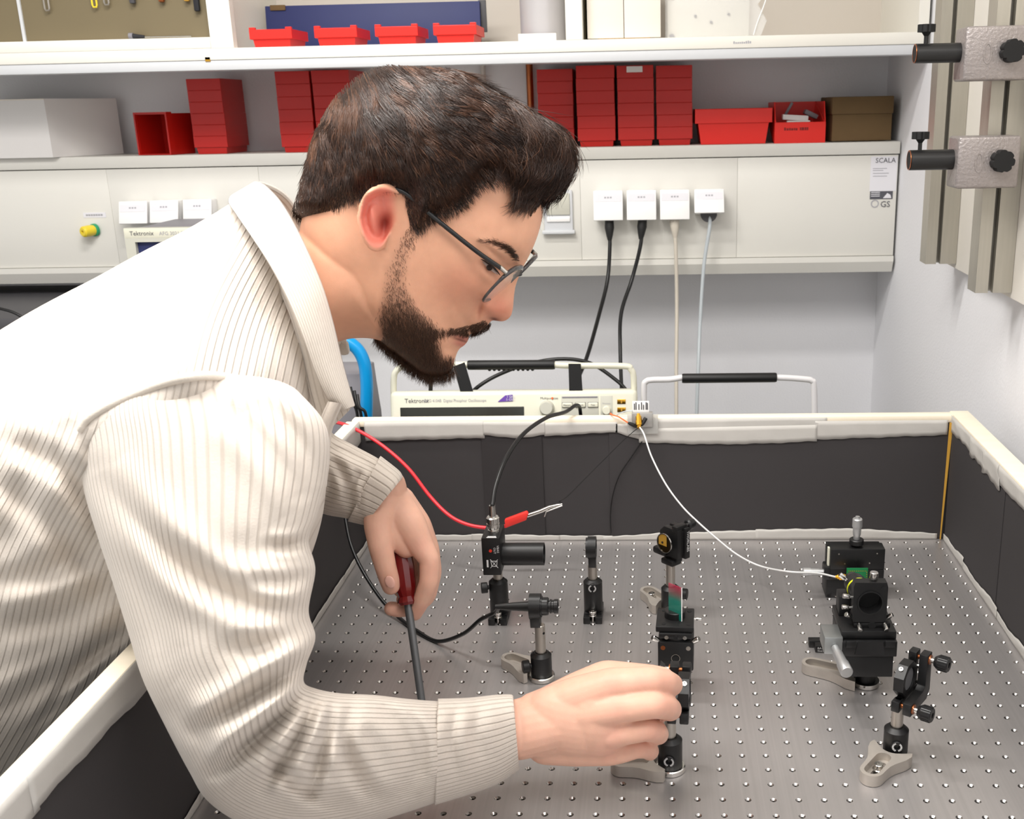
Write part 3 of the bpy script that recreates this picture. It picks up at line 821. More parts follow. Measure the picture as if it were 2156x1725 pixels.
# yellow wood edge showing in the far right corner
B().prism([(0.0055, 0), (0.0068, 0), (0.0125, ZB - 0.012), (0.0075, ZB - 0.012)], (0, BY - 0.004, 0.001), (1, 0, 0), (0, 0, 1), 0.002).build('corner_edge', 'woody', enc, 0)
# masking tape: wrinkled strips
def tape(p0, p1, up, nrm, wfun, name='tape_strip', lift=0.0006, n=60, seed=1, wr=0.0007):
    rg = random.Random(seed)
    p0 = Vector(p0); p1 = Vector(p1); up = Vector(up); nrm = Vector(nrm)
    V = []; F = []
    ph = [rg.uniform(0, 6.28) for _ in range(6)]
    K = 5
    for i in range(n + 1):
        t = i / n
        L = (p1 - p0).length * t
        w0, w1 = wfun(t)
        jag = 0.0004 * (math.sin(L * 90 + ph[0]) + math.sin(L * 231 + ph[1]))
        for k in range(K):
            s_ = k / (K - 1)
            h = lift + wr * max(0, math.sin(L * 60 + ph[2] + s_ * 3) * math.sin(L * 23 + ph[3])) * math.sin(math.pi * s_)
            V.append(p0 + (p1 - p0) * t + up * (w0 + jag * (1 - s_) + (w1 - w0) * s_) + nrm * h)
    for i in range(n):
        for k in range(K - 1):
            a = i * K + k
            F.append((a, a + 1, a + K + 1, a + K))
    me = bpy.data.meshes.new(name); me.from_pydata(V, [], F); me.update()
    o = link_mesh(name, me, 'tape', enc, 60)
    md = o.modifiers.new('thickness', 'SOLIDIFY'); md.thickness = 0.0003
    return o
zt = ZB - 0.011
def wob(seed, a, b):
    rg = random.Random(seed); f1, f2, p1_, p2_ = rg.uniform(5, 9), rg.uniform(13, 22), rg.uniform(0, 6), rg.uniform(0, 6)
    return lambda t: (a * (1 + 0.10 * math.sin(f1 * t + p1_) + 0.06 * math.sin(f2 * t + p2_)), b)
X = lambda u: U(u, 900, 1, BY).x
tape((X(768), BY - 0.0025, zt), (X(1020), BY - 0.0025, zt), (0, 0, 1), (0, -1, 0), lambda t: (-0.019 - 0.004 * (1 - t), 0.008), seed=1)
tape((X(1018), BY - 0.0032, zt), (X(1148), BY - 0.0032, zt), (0, 0, 1), (0, -1, 0), lambda t: (-0.014 - 0.005 * math.sin(3 * t), 0.007), seed=2)
tape((X(1146), BY - 0.0028, zt), (X(1300), BY - 0.0028, zt), (0, 0, 1), (0, -1, 0), lambda t: (-0.017 + 0.006 * t, 0.005), seed=3)
tape((X(1296), BY - 0.0028, zt), (X(1350), BY - 0.0028, zt), (0, 0, 1), (0, -1, 0), lambda t: (-0.012 - 0.012 * t, 0.002), seed=4)
tape((X(1345), BY - 0.0030, zt), (X(1720), BY - 0.0030, zt), (0, 0, 1), (0, -1, 0), lambda t: (-0.028 - 0.004 * math.sin(3.1 * t), -0.006 + 0.004 * t), seed=5)
tape((X(1345), BY - 0.0022, zt), (X(1740), BY - 0.0022, zt), (0, 0, 1), (0, -1, 0), lambda t: (-0.012 - 0.004 * math.sin(5 * t), 0.009), seed=6)
tape((X(1715), BY - 0.0027, zt), (X(1994), BY - 0.0027, zt), (0, 0, 1), (0, -1, 0), lambda t: (-0.026 + 0.006 * t, 0.004), seed=7)
# base tape, back
XB = lambda u: U(u, 1130, 2, 0.004).x
for i, (u0, u1, h0, h1) in enumerate(((905, 1010, .010, .011), (995, 1180, .012, .009), (1150, 1290, .009, .008), (1270, 1400, .006, .013), (1380, 1600, .012, .017), (1590, 1800, .018, .019), (1790, 1972, .019, .010))):
    tape((XB(u0), BY - 0.0022 - 0.0003 * (i % 2), 0.0), (XB(u1), BY - 0.0022 - 0.0003 * (i % 2), 0.0), (0, 0, 1), (0, -1, 0), (lambda h0, h1: (lambda t: (h0 + (h1 - h0) * t, 0.0005)))(h0, h1), seed=20 + i, n=30)
# right wall tape: top and base
ys = [BY, -0.09, -0.15, -0.22, -0.40, -0.80]
for i, (a, b) in enumerate(zip(ys, ys[1:])):
    tape((BXR - 0.0022 - 0.0004 * (i % 2), a, zt), (BXR - 0.0022 - 0.0004 * (i % 2), b - 0.01, zt), (0, 0, 1), (-1, 0, 0), wob(40 + i, -0.013 - 0.004 * (i % 3), 0.011), seed=30 + i, n=40, wr=0.002)
ys = [BY - 0.004, -0.10, -0.26, -0.42, -0.62, -0.95]
for i, (a, b) in enumerate(zip(ys, ys[1:])):
    tape((BXR - 0.0022 - 0.0004 * (i % 2), a, 0), (BXR - 0.0022 - 0.0004 * (i % 2), b, 0), (0, 0, 1), (-1, 0, 0), (lambda i: (lambda t: (0.010 + 0.007 * t + 0.002 * math.sin(9 * t + i), 0.0004)))(i), seed=50 + i, n=40, wr=0.0015)
# left wall tape: top and base
ys = [BY - 0.006, -0.14, -0.40, -0.66, -0.90, -1.27]
for i, (a, b) in enumerate(zip(ys, ys[1:])):
    tape((BXL + 0.0014 + 0.0004 * (i % 2), a, zt), (BXL + 0.0014 + 0.0004 * (i % 2), b - 0.008, zt), (0, 0, 1), (1, 0, 0), wob(60 + i, -0.022, 0.010), seed=60 + i, n=30)
    tape((BXL + 0.0014 + 0.0004 * (i % 2), a, 0), (BXL + 0.0014 + 0.0004 * (i % 2), b - 0.004, 0), (0, 0, 1), (1, 0, 0), wob(70 + i, 0.011, 0.0006), seed=70 + i, n=30)

# ------------------------------------------------------------------ oscilloscope behind the box
yo = 0.30
a = U(808, 838, 1, yo); b = U(1341, 832, 1, yo)
ZBN = -0.0605
TILT = R_(12); ZSC = ZBN + 0.031
W = b.x - a.x; H = (0.5 * (a.z + b.z) - ZSC) / math.cos(TILT)
sc = thing('oscilloscope', 'beige oscilloscope with dark screen and carrying handle behind enclosure', 'oscilloscope', (a.x, yo, ZSC))
sc.rotation_euler = (-TILT, 0, 0)
SCI = Matrix.Rotation(TILT, 3, 'X')
for xx in (0.03, W - 0.05):
    B().bb((xx, 0.006, -0.030), (xx + 0.02, 0.012, 0.004), 0.001).build('flip_foot', 'scope_d', sc)
B().bb((0.004, 0.012, 0.003), (W - 0.004, 0.147, H - 0.004), 0.008, 3).build('case', 'scope', sc)
B().bb((0, 0, 0.004), (W, 0.03, H), 0.009, 3).build('front_bezel', 'scope', sc)
for xx in (0.03, W - 0.06):
    B().bb((xx, 0.02, 0.0), (xx + 0.03, 0.05, 0.006), 0.001).build('foot', 'rub', sc)
def sx(u): return U(u, 850, 1, yo).x - a.x
def sz(v): return (U(1050, v, 1, yo + 0.03).z - ZSC) / math.cos(TILT)
B().bb((sx(832), -0.0015, 0.03), (sx(1098), 0.001, sz(858)), 0.001).build('screen', 'screen', sc)
B().bb((sx(818), -0.002, sz(883)), (sx(830), 0.001, sz(876)), 0.0008).build('power_button', 'inkr', sc)
text('Tektronix', 0.0112, (sx(842), -0.0006, sz(848.5)), (1, 0, 0), (0, 0, 1), 'ink', sc)
text('DPO 4104B  Digital Phosphor Oscilloscope', 0.0080, (sx(884), -0.0006, sz(847.5)), (1, 0, 0), (0, 0, 1), 'inkl', sc, squash=0.82)
bd = B().prism([(sx(1042), sz(848)), (sx(1074), sz(847)), (sx(1074), sz(834)), (sx(1058), sz(835.5))], (0, -0.0006, 0), (1, 0, 0), (0, 0, 1), 0.0008).build('rate_badge', 'purple', sc, 0)
text('1 GHz', 0.006, (sx(1061), -0.0016, sz(840.5)), (1, 0, 0), (0, 0, 1), 'inkw', bd)
text('5 GS/s', 0.006, (sx(1060), -0.0016, sz(846)), (1, 0, 0), (0, 0, 1), 'inkw', bd)
kn = B().lathe((sx(1147), 0.0, sz(861)), (0, -1, 0), [(0, 0.014), (0.012, 0.0125), (0.015, 0.011), (0.015, 0)], 28).build('large_knob', 'scope_d', sc)
B().lathe((sx(1275), 0.0, sz(867)), (0, -1, 0), [(0, 0.0085), (0.010, 0.0078), (0.012, 0.0065), (0.012, 0)], 24).build('small_knob', 'scope', sc)
text('Multipurpose', 0.0062, (sx(1133), -0.0006, sz(844)), (1, 0, 0), (0, 0, 1), 'ink', sc)
B().cyl((sx(1159), 0.001, sz(842)), (sx(1159), -0.0015, sz(842)), 0.002, n=12).build('indicator_lamp', 'corange', sc)
B().bb((sx(1178), -0.0008, sz(886)), (sx(1258), 0.001, sz(838)), 0.0004).build('key_panel', 'scope_d', sc)
B().bb((sx(1262), -0.0008, sz(886)), (sx(1288), 0.001, sz(838)), 0.0004).build('key_panel', 'scope_d', sc)
B().bb((sx(1180), -0.0014, sz(842)), (sx(1256), -0.0005, sz(839)), 0.0002).build('caption_bar', 'grey', sc)
for u, w in ((1191, 'Measure'), (1219, 'Search'), (1246, 'Test')):
    k = B().box((sx(u), -0.002, sz(856)), (0.0185, 0.004, 0.0088), 0.0018, None, 3).build('soft_key', 'scope', sc)
    B().prism_hole([(-.0096, -.005), (.0096, -.005), (.0096, .005), (-.0096, .005)], [(-.0088, -.0043), (.0088, -.0043), (.0088, .0043), (-.0088, .0043)], (sx(u), -0.0011, sz(856)), (1, 0, 0), (0, 0, 1), 0.0003).build('key_outline', 'ink', k, 0)
    text(w, 0.0042, (sx(u), -0.0045, sz(857.2)), (1, 0, 0), (0, 0, 1), 'ink', k, align='CENTER')
text('Position', 0.0045, (sx(1275), -0.001, sz(855)), (1, 0, 0), (0, 0, 1), 'inkl', sc, align='CENTER')
for v in (850, 866):
    w_ = B().bb((sx(1298), -0.0012, sz(v + 4.5)), (sx(1316), 0.001, sz(v - 4.5)), 0.0004).build('lamp_window', 'brass', sc)
    B().bb((sx(1306), -0.0016, sz(v + 3)), (sx(1308.5), -0.0011, sz(v - 3))).build('window_bar', 'woody', w_, 0)
# handle, grip, straps
yh = yo + 0.07
L = lambda pts, y: [SCI @ (U(u, v, 1, y) - Vector((a.x, yo, ZSC))) for u, v in pts]
hd = B().tube(bez(L([(829, 850), (829, 800), (834, 782), (850, 771), (880, 769), (970, 768), (985, 769)], yh), 6) + bez(L([(1165, 768), (1200, 770), (1312, 771), (1328, 778), (1334, 795), (1335, 850)], yh), 6), 0.0058, 12).build('handle', 'scope', sc, 60)
gp = L([(985, 769), (1168, 768)], yh)
gr = B().lathe(gp[0], gp[1] - gp[0], [(0, 0), (0, 0.0085), (0.003, 0.0092), ((gp[1] - gp[0]).length - 0.003, 0.0092), ((gp[1] - gp[0]).length, 0.0085), ((gp[1] - gp[0]).length, 0)], 20).build('handle_grip', 'rub', sc)
rb = B()
for i in range(10):
    t_ = 0.25 + 0.055 * i
    q = gp[0].lerp(gp[1], t_)
    rb.sphere(q + Vector((0, -0.001, -0.0085)), 0.0032, 8)
rb.build('grip_ridges', 'rub', gr)
for pts in ([(957, 768), (976, 764), (990, 830), (1000, 832), (978, 832)], [(1197, 766), (1223, 766), (1228, 830), (1200, 830)]):
    if len(pts) == 5: poly = [(955, 772), (978, 763), (1000, 829), (974, 831)]
    else: poly = pts
    q = L(poly, yh - 0.012)
    b_ = B(); b_.prism([(p.x, p.z) for p in q], (0, q[0].y, 0), (1, 0, 0), (0, 0, 1), 0.003); b_.build('strap', 'blkm', sc, 0)
# second instrument, only its handle rises above the box
yi = 0.36
q0 = U(1352, 870, 1, yi); q1 = U(1720, 870, 1, yi)
si = thing('carry_instrument', 'low grey instrument whose white handle with black grip rises', 'instrument', (q0.x, yi, ZBN))
L2 = lambda pts, y=yi: [U(u, v, 1, y) - Vector((q0.x, yi, ZBN)) for u, v in pts]
B().bb((0.0, -0.02, 0.0), (q1.x - q0.x + 0.01, 0.2, 0.088), 0.006).build('case', 'scope_d', si)
B().tube(bez(L2([(1356, 915), (1356, 820), (1360, 804), (1374, 800), (1410, 799), (1437, 795)]), 6) + bez(L2([(1633, 795), (1660, 796), (1698, 799), (1709, 802), (1714, 815), (1716, 915)]), 6), 0.0056, 12).build('handle', mat('handle_white', '#e1dfe0', 0.4), si, 60)
gp = L2([(1436, 797), (1635, 795)])
B().lathe(gp[0], gp[1] - gp[0], [(0, 0), (0, 0.0082), (0.003, 0.009), ((gp[1] - gp[0]).length - 0.003, 0.009), ((gp[1] - gp[0]).length, 0.0082), ((gp[1] - gp[0]).length, 0)], 20).build('handle_grip', 'rub', si)
# loose cables behind
def cable(name, label, pts, r, m, n=8, cat='cable'):
    P = [U(u, v, 1, y) for u, v, y in pts]
    return tag(B().tube(bez(P, 10), r, n).build(name, m, None, 60), label, cat)
cable('loop_cable', 'black cable looping over the oscilloscope handle', [(985, 835, .50), (1010, 812, .50), (1050, 789, .51), (1110, 767, .51), (1180, 756, .51), (1240, 764, .51), (1290, 795, .50), (1320, 825, .49), (1335, 870, .485)], 0.0040, 'cblk')
cable('mains_lead', 'short black lead dropping behind oscilloscope below the beard', [(907, 770, .45), (907, 800, .45), (906, 850, .46), (905, 900, .47)], 0.0042, 'cblk')
cable('blue_hose', 'thick bright blue hose bending down beside the neck', [(690, 705, .30), (725, 716, .30), (752, 735, .30), (767, 765, .30), (772, 805, .30), (772, 850, .30), (770, 930, .30)], 0.0115, 'blue', 16, 'hose')
g = U(740, 792, 1, .36)
tag(B().prism([(-0.12, -0.065), (0.024, -0.065), (0.024, 0.09), (0.018, g.z), (-0.12, g.z)], (g.x, .36, 0.005), (1, 0, 0), (0, 0, 1), -0.1, 0.003).build('grey_power_unit', 'grey'), 'grey power unit beside the blue hose behind the collar', 'box')
for i, (u0, u1, u2) in enumerate(((738, 752, 742), (746, 760, 754), (752, 770, 764))):
    cable('thin_lead', ['thin black lead nearest the collar in front of grey unit', 'middle thin black lead in front of grey unit', 'thin black lead nearest the blue hose'][i], [(u0, 815 + i * 8, .26), (u0 + 5, 845 + i * 6, .25), (u1, 872, .25), (u1 + 3, 930, .25)], 0.0028, 'cblk')
cable('far_lead', 'thin dark lead at left border behind the back', [(-60, 640, .45), (0, 650, .45), (40, 664, .45), (90, 700, .45)], 0.003, 'cblk')
cable('wall_wire', 'thin black wire curving down the inside of back wall', [(1352, 930, BY - .004), (1330, 962, BY - .004), (1305, 1000, BY - .0045), (1290, 1045, BY - .0045), (1285, 1090, BY - .005), (1287, 1122, BY - .005)], 0.0008, 'cblk', 6, 'wire')
# ------------------------------------------------------------------ optical components on the breadboard
XA, YA, ZA = Vector((1, 0, 0)), Vector((0, 1, 0)), Vector((0, 0, 1))
def by_angle(poly, c, n):
    """resample a polygon that is star-shaped about c at n equal angles"""
    out = []
    N = len(poly)
    for k in range(n):
        a = 2 * math.pi * k / n
        d = (math.cos(a), math.sin(a)); best = None
        for i in range(N):
            p, q = poly[i], poly[(i + 1) % N]
            ex, ey = q[0] - p[0], q[1] - p[1]
            den = d[0] * ey - d[1] * ex
            if abs(den) < 1e-12: continue
            wx, wy = p[0] - c[0], p[1] - c[1]
            t = (wx * ey - wy * ex) / den; s_ = (wx * d[1] - wy * d[0]) / den
            if t > 0 and -1e-6 <= s_ <= 1 + 1e-6 and (best is None or t > best): best = t
        out.append((c[0] + d[0] * best, c[1] + d[1] * best))
    return out
def stadium(x0, x1, r, n=10):
    return [(x1 + r * math.cos(a), r * math.sin(a)) for a in np.linspace(-math.pi / 2, math.pi / 2, n)] + [(x0 + r * math.cos(a), r * math.sin(a)) for a in np.linspace(math.pi / 2, 3 * math.pi / 2, n)]
def fork(root, ang, length=0.062, screw=True, m='fork', wide=0.023):
    """clamping fork lying on the table, slot pointing along ang"""
    xe = length - 0.012
    up = [(0.004, wide * 1.02), (0.016, wide), (0.024, wide * 0.86), (0.032, 0.0155), (0.040, 0.0130), (0.048, 0.0122)]
    arc = [(0.0175 * math.cos(a), 0.0175 * math.sin(a)) for a in np.linspace(-1.05, 1.05, 9)]
    end = [(xe + 0.012 * math.cos(a), 0.012 * math.sin(a)) for a in np.linspace(-math.pi / 2, math.pi / 2, 13)]
    poly = [(x, -y) for x, y in up] + end + up[::-1] + arc[::-1]
    n = 48; c = ((0.028 + xe) / 2, 0)
    O = by_angle(poly, c, n)
    I1 = by_angle(stadium(0.029, xe, 0.0078), c, n); I2 = by_angle(stadium(0.030, xe - 0.001, 0.0036), c, n)
    b_ = B(); b_.T = Matrix.Rotation(ang, 4, 'Z')
    b_.prism_hole(O, I1, (0, 0, 0.0045), XA, YA, 0.0085)
    b_.prism_hole(O, I2, (0, 0, 0.0006), XA, YA, 0.0040)
    f = b_.build('clamping_fork', m, root)
    if screw:
        b_ = B(); b_.T = Matrix.Rotation(ang, 4, 'Z'); xs = screw if isinstance(screw, float) else 0.042
        b_.lathe((xs, 0, 0.0046), ZA, [(0, 0.0062), (0.0005, 0.0062), (0.0008, 0.0048), (0.006, 0.0048), (0.0065, 0.0043), (0.0065, 0.0024), (0.004, 0.0024), (0.004, 0)], 16)
        b_.build('cap_screw', 'chrome', root)
    return f
def post(root, z0, z1, r=0.0063, hole=None, m='steel'):
    o = B().lathe((0, 0, z0), ZA, [(0, 0), (0, r), (z1 - z0 - 0.001, r), (z1 - z0, r - 0.001), (z1 - z0, 0)], 28).build('steel_post', m, root)
    if hole:
        d = Vector(hole[0]).normalized()
        B().cyl(d * (r - 0.001) + ZA * hole[1], d * (r + 0.0003) + ZA * hole[1], 0.0016, n=12).build('cross_hole', 'blkm', o, 0)
    return o
def holder(root, h, z0=0.006, r=0.0127, flange=True, setdir=(0.2, -1, 0), screw='hex', sz=None, neck=0.004):
    z1 = z0 + h
    o = B().lathe((0, 0, z0), ZA, [(0, 0), (0, r - 0.0004), (0.0006, r), (h - neck, r), (h - 0.0012, r - 0.003), (h, r - 0.0042), (h, 0.0067), (h - 0.012, 0.0067)], 36).build('post_holder', 'blk', root)
    if flange:
        B().lathe((0, 0, 0.0006), ZA, [(0, 0), (0, 0.0158), (0.0045, 0.0158), (0.0055, 0.0148), (0.0055, 0)], 36).build('pedestal_flange', 'chrome', root)
    if screw:
        d = Vector(setdir).normalized(); zc = z0 + h * 0.45 if sz is None else sz
        if screw == 'hex':
            s_ = B().lathe(ZA * zc + d * (r - 0.003), d, [(0, 0.0062), (0.0042, 0.0062), (0.0046, 0.0058), (0.0046, 0.0028), (0.0026, 0.0028), (0.0026, 0)], 24).build('set_screw', 'blk2', root)
            b_ = B(); nn = 22
            x = d.cross(ZA).normalized(); y = ZA
            for k in range(nn):
                if k in (5, 6, 7, 16, 17): continue
                a = 2 * math.pi * k / nn
                c = ZA * zc + d * (r + 0.0017) + x * (0.0044 * math.cos(a)) + y * (0.0044 * math.sin(a))
                rot = Matrix((x * math.cos(a) + y * math.sin(a), -x * math.sin(a) + y * math.cos(a), d)).transposed()
                b_.box(c, (0.0017, 0.0007, 0.0003), 0, rot)
            b_.build('screw_markings', 'inkw', s_, 0)
        else:
            B().lathe(ZA * zc + d * (r - 0.002), d, [(0, 0.003), (0.004, 0.003), (0.004, 0.0068), (0.0048, 0.0074), (0.0118, 0.0074), (0.0126, 0.0066), (0.0126, 0)], 22).build('thumb_screw', 'rub', root)
    return o
def slot_base(root, ang, w=0.025, d=0.050, h=0.0095):
    """slotted black base with a cap screw in front"""
    b_ = B(); b_.T = Matrix.Rotation(ang, 4, 'Z')
    b_.bb((-w / 2, -d / 2 + 0.014, 0.0003), (w / 2, d / 2, h), 0.0008)
    b_.bb((-w / 2, -d / 2, 0.0003), (-0.0036, -d / 2 + 0.0145, h), 0.0008)
    b_.bb((0.0036, -d / 2, 0.0003), (w / 2, -d / 2 + 0.0145, h), 0.0008)
    b_.build('slotted_base', 'blk', root)
    b_ = B(); b_.T = Matrix.Rotation(ang, 4, 'Z'); yy = -d / 2 + 0.008
    b_.lathe((0, yy, h), ZA, [(-0.009, 0.0028), (0, 0.0028), (0, 0.0058), (0.0005, 0.0058), (0.0007, 0.0049), (0.006, 0.0049), (0.0065, 0.0044), (0.0065, 0.0024), (0.004, 0.0024), (0.004, 0)], 18)
    b_.build('cap_screw', 'chrome', root)
def base_at(u, v): 
    p = U(u, v, 2, 0.0); return Vector((p.x, p.y, 0.0))
def zat(root, u, v, dy=0.0):
    return U(u, v, 1, root.location.y + dy).z
def comp(u, v, label, cat='optical mount', name='optical_mount'):
    return thing(name, label, cat, base_at(u, v))
def thumb(b_, c, d, r=0.0026, l=0.008):
    d = Vector(d).normalized()
    b_.lathe(c, d, [(0, 0.0016), (0.0025, 0.0016), (0.0025, r), (0.003, r + 0.0002), (0.0025 + l, r + 0.0002), (0.003 + l, r - 0.0003), (0.003 + l, 0)], 14)

# ---- detector with lens tube
A = comp(1053, 1300, 'photodetector with black lens tube on slotted post base', 'detector', 'photodetector')
slot_base(A, 0.0)
holder(A, 0.048, 0.0095, flange=False, setdir=(-1, -0.25, 0), screw='thumb', sz=0.046)
zb0, zb1 = zat(A, 1048, 1204, -0.012), zat(A, 1048, 1126, -0.012)
post(A, 0.05, zb0 + 0.002)
w = 0.0115
bx = B().bb((-w - 0.004, -0.024, zb0), (w - 0.003, 0.026, zb1), 0.0012).build('detector_box', 'blk', A)
zc = zat(A, 1100, 1168)
B().ringtube((w - 0.004, 0.002, zc), (w + 0.052, 0.002, zc), 0.0152, 0.0136, 36).build('lens_tube', 'blk', A)
B().lathe((w - 0.003, 0.002, zc), XA, [(0.004, 0.0136), (0.004, 0)], 30).build('lens_glass', 'blkm', A)
fr = -0.0245
B().cyl((-0.004, fr + 0.001, zb1 - 0.018), (-0.004, fr, zb1 - 0.018), 0.0021, n=14).build('bias_lamp', 'inkr', A)
text('VBIAS', 0.0042, (0.0045, fr, zb1 - 0.010), (0, 0, -1), (1, 0, 0), 'inkw', A)
text('OUT', 0.0042, (0.0002, fr, zb1 - 0.013), (0, 0, -1), (1, 0, 0), 'inkw', A)
b_ = B()
b_.prism_hole([(-.0035, -.004), (.0035, -.004), (.0045, .004), (-.0045, .004)], [(-.0028, -.0034), (.0028, -.0034), (.0037, .0033), (-.0037, .0033)], (0.0, fr, zb1 - 0.036), XA, ZA, 0.0004)
b_.tube([(-0.005, fr, zb1 - 0.042), (0.005, fr, zb1 - 0.030)], 0.0004, 4); b_.tube([(0.005, fr, zb1 - 0.042), (-0.005, fr, zb1 - 0.030)], 0.0004, 4)
b_.build('bin_symbol', 'inkw', A, 0)
B().bb((-0.0098, fr - 0.0002, zb1 - 0.041), (-0.0076, fr + 0.0004, zb1 - 0.031)).build('ce_mark', 'inkw', A, 0)
B().bb((-0.0085, -0.0235, zb1), (0.0045, -0.0215, zb1 + 0.0006)).build('print_line', 'inkw', A, 0)
B().bb((-0.0075, -0.0205, zb1), (0.0035, -0.0188, zb1 + 0.0006)).build('print_line', 'inkw', A, 0)
B().lathe((-0.002, -0.004, zb1), ZA, [(0, 0.0072), (0.004, 0.0072), (0.004, 0.006), (0.007, 0.006), (0.007, 0.0083), (0.009, 0.0087), (0.013, 0.0087), (0.0135, 0.0078), (0.0150, 0.0078), (0.0155, 0.0088), (0.021, 0.0088), (0.0225, 0.0074), (0.0225, 0.0046), (0.038, 0.0040), (0.038, 0)], 26).build('coax_connector', 'chrome', A)
pc = A.location + Vector((-0.002, -0.004, zb1 + 0.0382))
ya_ = pc.y
P = [pc, U(1037.5, 1060, 1, ya_ + .002), U(1044, 1022, 1, ya_ + .02), U(1066, 965, 1, ya_ + .06), U(1102, 914, 1, ya_ + .12), U(1150, 880, 1, -0.06), U(1190, 868, 1, 0.0), Vector((U(1216, 871, 1, 0.05).x, 0.05, 0.214)), Vector((U(1222, 880, 1, 0.075).x, 0.085, 0.185)), Vector((U(1222, 880, 1, 0.075).x, 0.10, 0.10))]
tag(B().tube(bez(P, 10), 0.0030, 10).build('coax_cable', 'cblk', None, 60), 'black coax cable arching from the detector over the rim', 'cable')

# ---- lens ring seen edge-on
Bq = comp(1250, 1297, 'small black lens ring edge-on on slotted post base', 'lens mount', 'lens_mount')
slot_base(Bq, 0.0)
holder(Bq, 0.046, 0.0095, flange=False, setdir=(0.0, -1, 0), screw='hex', sz=0.047)
zt_ = zat(Bq, 1246, 1131); zl = zat(Bq, 1246, 1192)
post(Bq, 0.05, zl + 0.001)
zc = zt_ - 0.0152
B().ringtube((-0.0052, 0, zc), (0.0058, 0, zc), 0.0152, 0.0125, 40).build('ring', 'blk', Bq)
B().ringtube((-0.0078, 0, zc), (-0.0050, 0, zc), 0.0135, 0.0115, 40).build('retaining_ring', 'blk2', Bq)
B().lathe((-0.003, 0, zc), XA, [(0, 0), (0.0012, 0.0125), (0.004, 0.0125), (0.0052, 0)], 30).build('lens', mat('lens_glass', '#dfe6ea', 0.05, trans=0.9, alpha=1.0), Bq)
B().prism([(-0.0065, zl), (0.0065, zl), (0.0095, zc - 0.008), (-0.0095, zc - 0.008)], (0.0052, 0, 0), YA, ZA, -0.0100 * -1, 0.0005).build('ring_foot', 'blk', Bq)
bpy.data.objects[[o.name for o in Bq.children if o.name.startswith('ring_foot')][0]].location.x = -0.0100

# ---- fibre collimator
Cq = comp(1141, 1428, 'fibre collimator on steel post held by a clamping fork', 'collimator', 'collimator_mount')
holder(Cq, 0.030, 0.0055, flange=True, setdir=(-0.9, -0.3, 0), screw='thumb', sz=0.019)
fd = U(1078, 1395, 2, 0.006) - Cq.location
fork(Cq, math.atan2(fd.y, fd.x), 0.062, False)
zt_ = zat(Cq, 1135, 1318); post(Cq, 0.028, zt_ + 0.002, hole=((0.75, -0.6, 0), zt_ - 0.008))
zc = zat(Cq, 1135, 1277)
B().prism([(-0.0062, zt_), (0.0062, zt_), (0.0100, zc - 0.010), (-0.0100, zc - 0.010)], (-0.0105, 0, 0), YA, ZA, 0.012, 0.0006).build('ring_foot', 'blk', Cq)
B().ringtube((-0.0110, 0, zc), (0.0025, 0, zc), 0.0152, 0.0120, 40).build('ring', 'blk', Cq)
B().lathe((-0.002, 0, zc), XA, [(0, 0), (0, 0.0125), (0.006, 0.0125), (0.006, 0.0108), (0.0125, 0.0108), (0.0135, 0.0100), (0.0135, 0.0070), (0.0155, 0.0070), (0.0155, 0.0086), (0.0165, 0.0086), (0.0175, 0.0076), (0.0200, 0.0076), (0.0205, 0.0086), (0.0245, 0.0086), (0.0250, 0.0080), (0.0250, 0.0055), (0.02, 0.005), (0.02, 0)], 32).build('collimator_body', 'blk2', Cq)
e0 = Vector((-0.010, 0, zc)); e1 = Vector((-0.052, 0.0, zc - 0.0006))
B().lathe(e0, e1 - e0, [(0, 0), (0, 0.0062), (0.02, 0.0050), (0.036, 0.0036), (0.042, 0.0028), (0.042, 0)], 18).build('strain_relief', 'rub', Cq)
P = [Cq.location + e1 + Vector((0.004, 0, 0)), U(1042, 1290, 1, -0.385), U(1012, 1305, 1, -0.38), U(975, 1335, 1, -0.36), U(922, 1357, 1, -0.33), U(878, 1345, 1, -0.30), U(845, 1305, 1, -0.27), U(805, 1265, 1, -0.24), U(765, 1205, 1, -0.20), U(740, 1150, 1, -0.17), U(728, 1095, 1, -0.14), U(724, 1050, 1, -0.11)]
for q in P:
    if q.z < 0.004: q.z = 0.004
tag(B().tube(bez(P, 10), 0.0026, 9).build('fibre_cable', 'cblk', None, 60), 'black fibre cable sagging from collimator behind the far hand', 'cable')
p = U(1011, 1305, 1, -0.38)

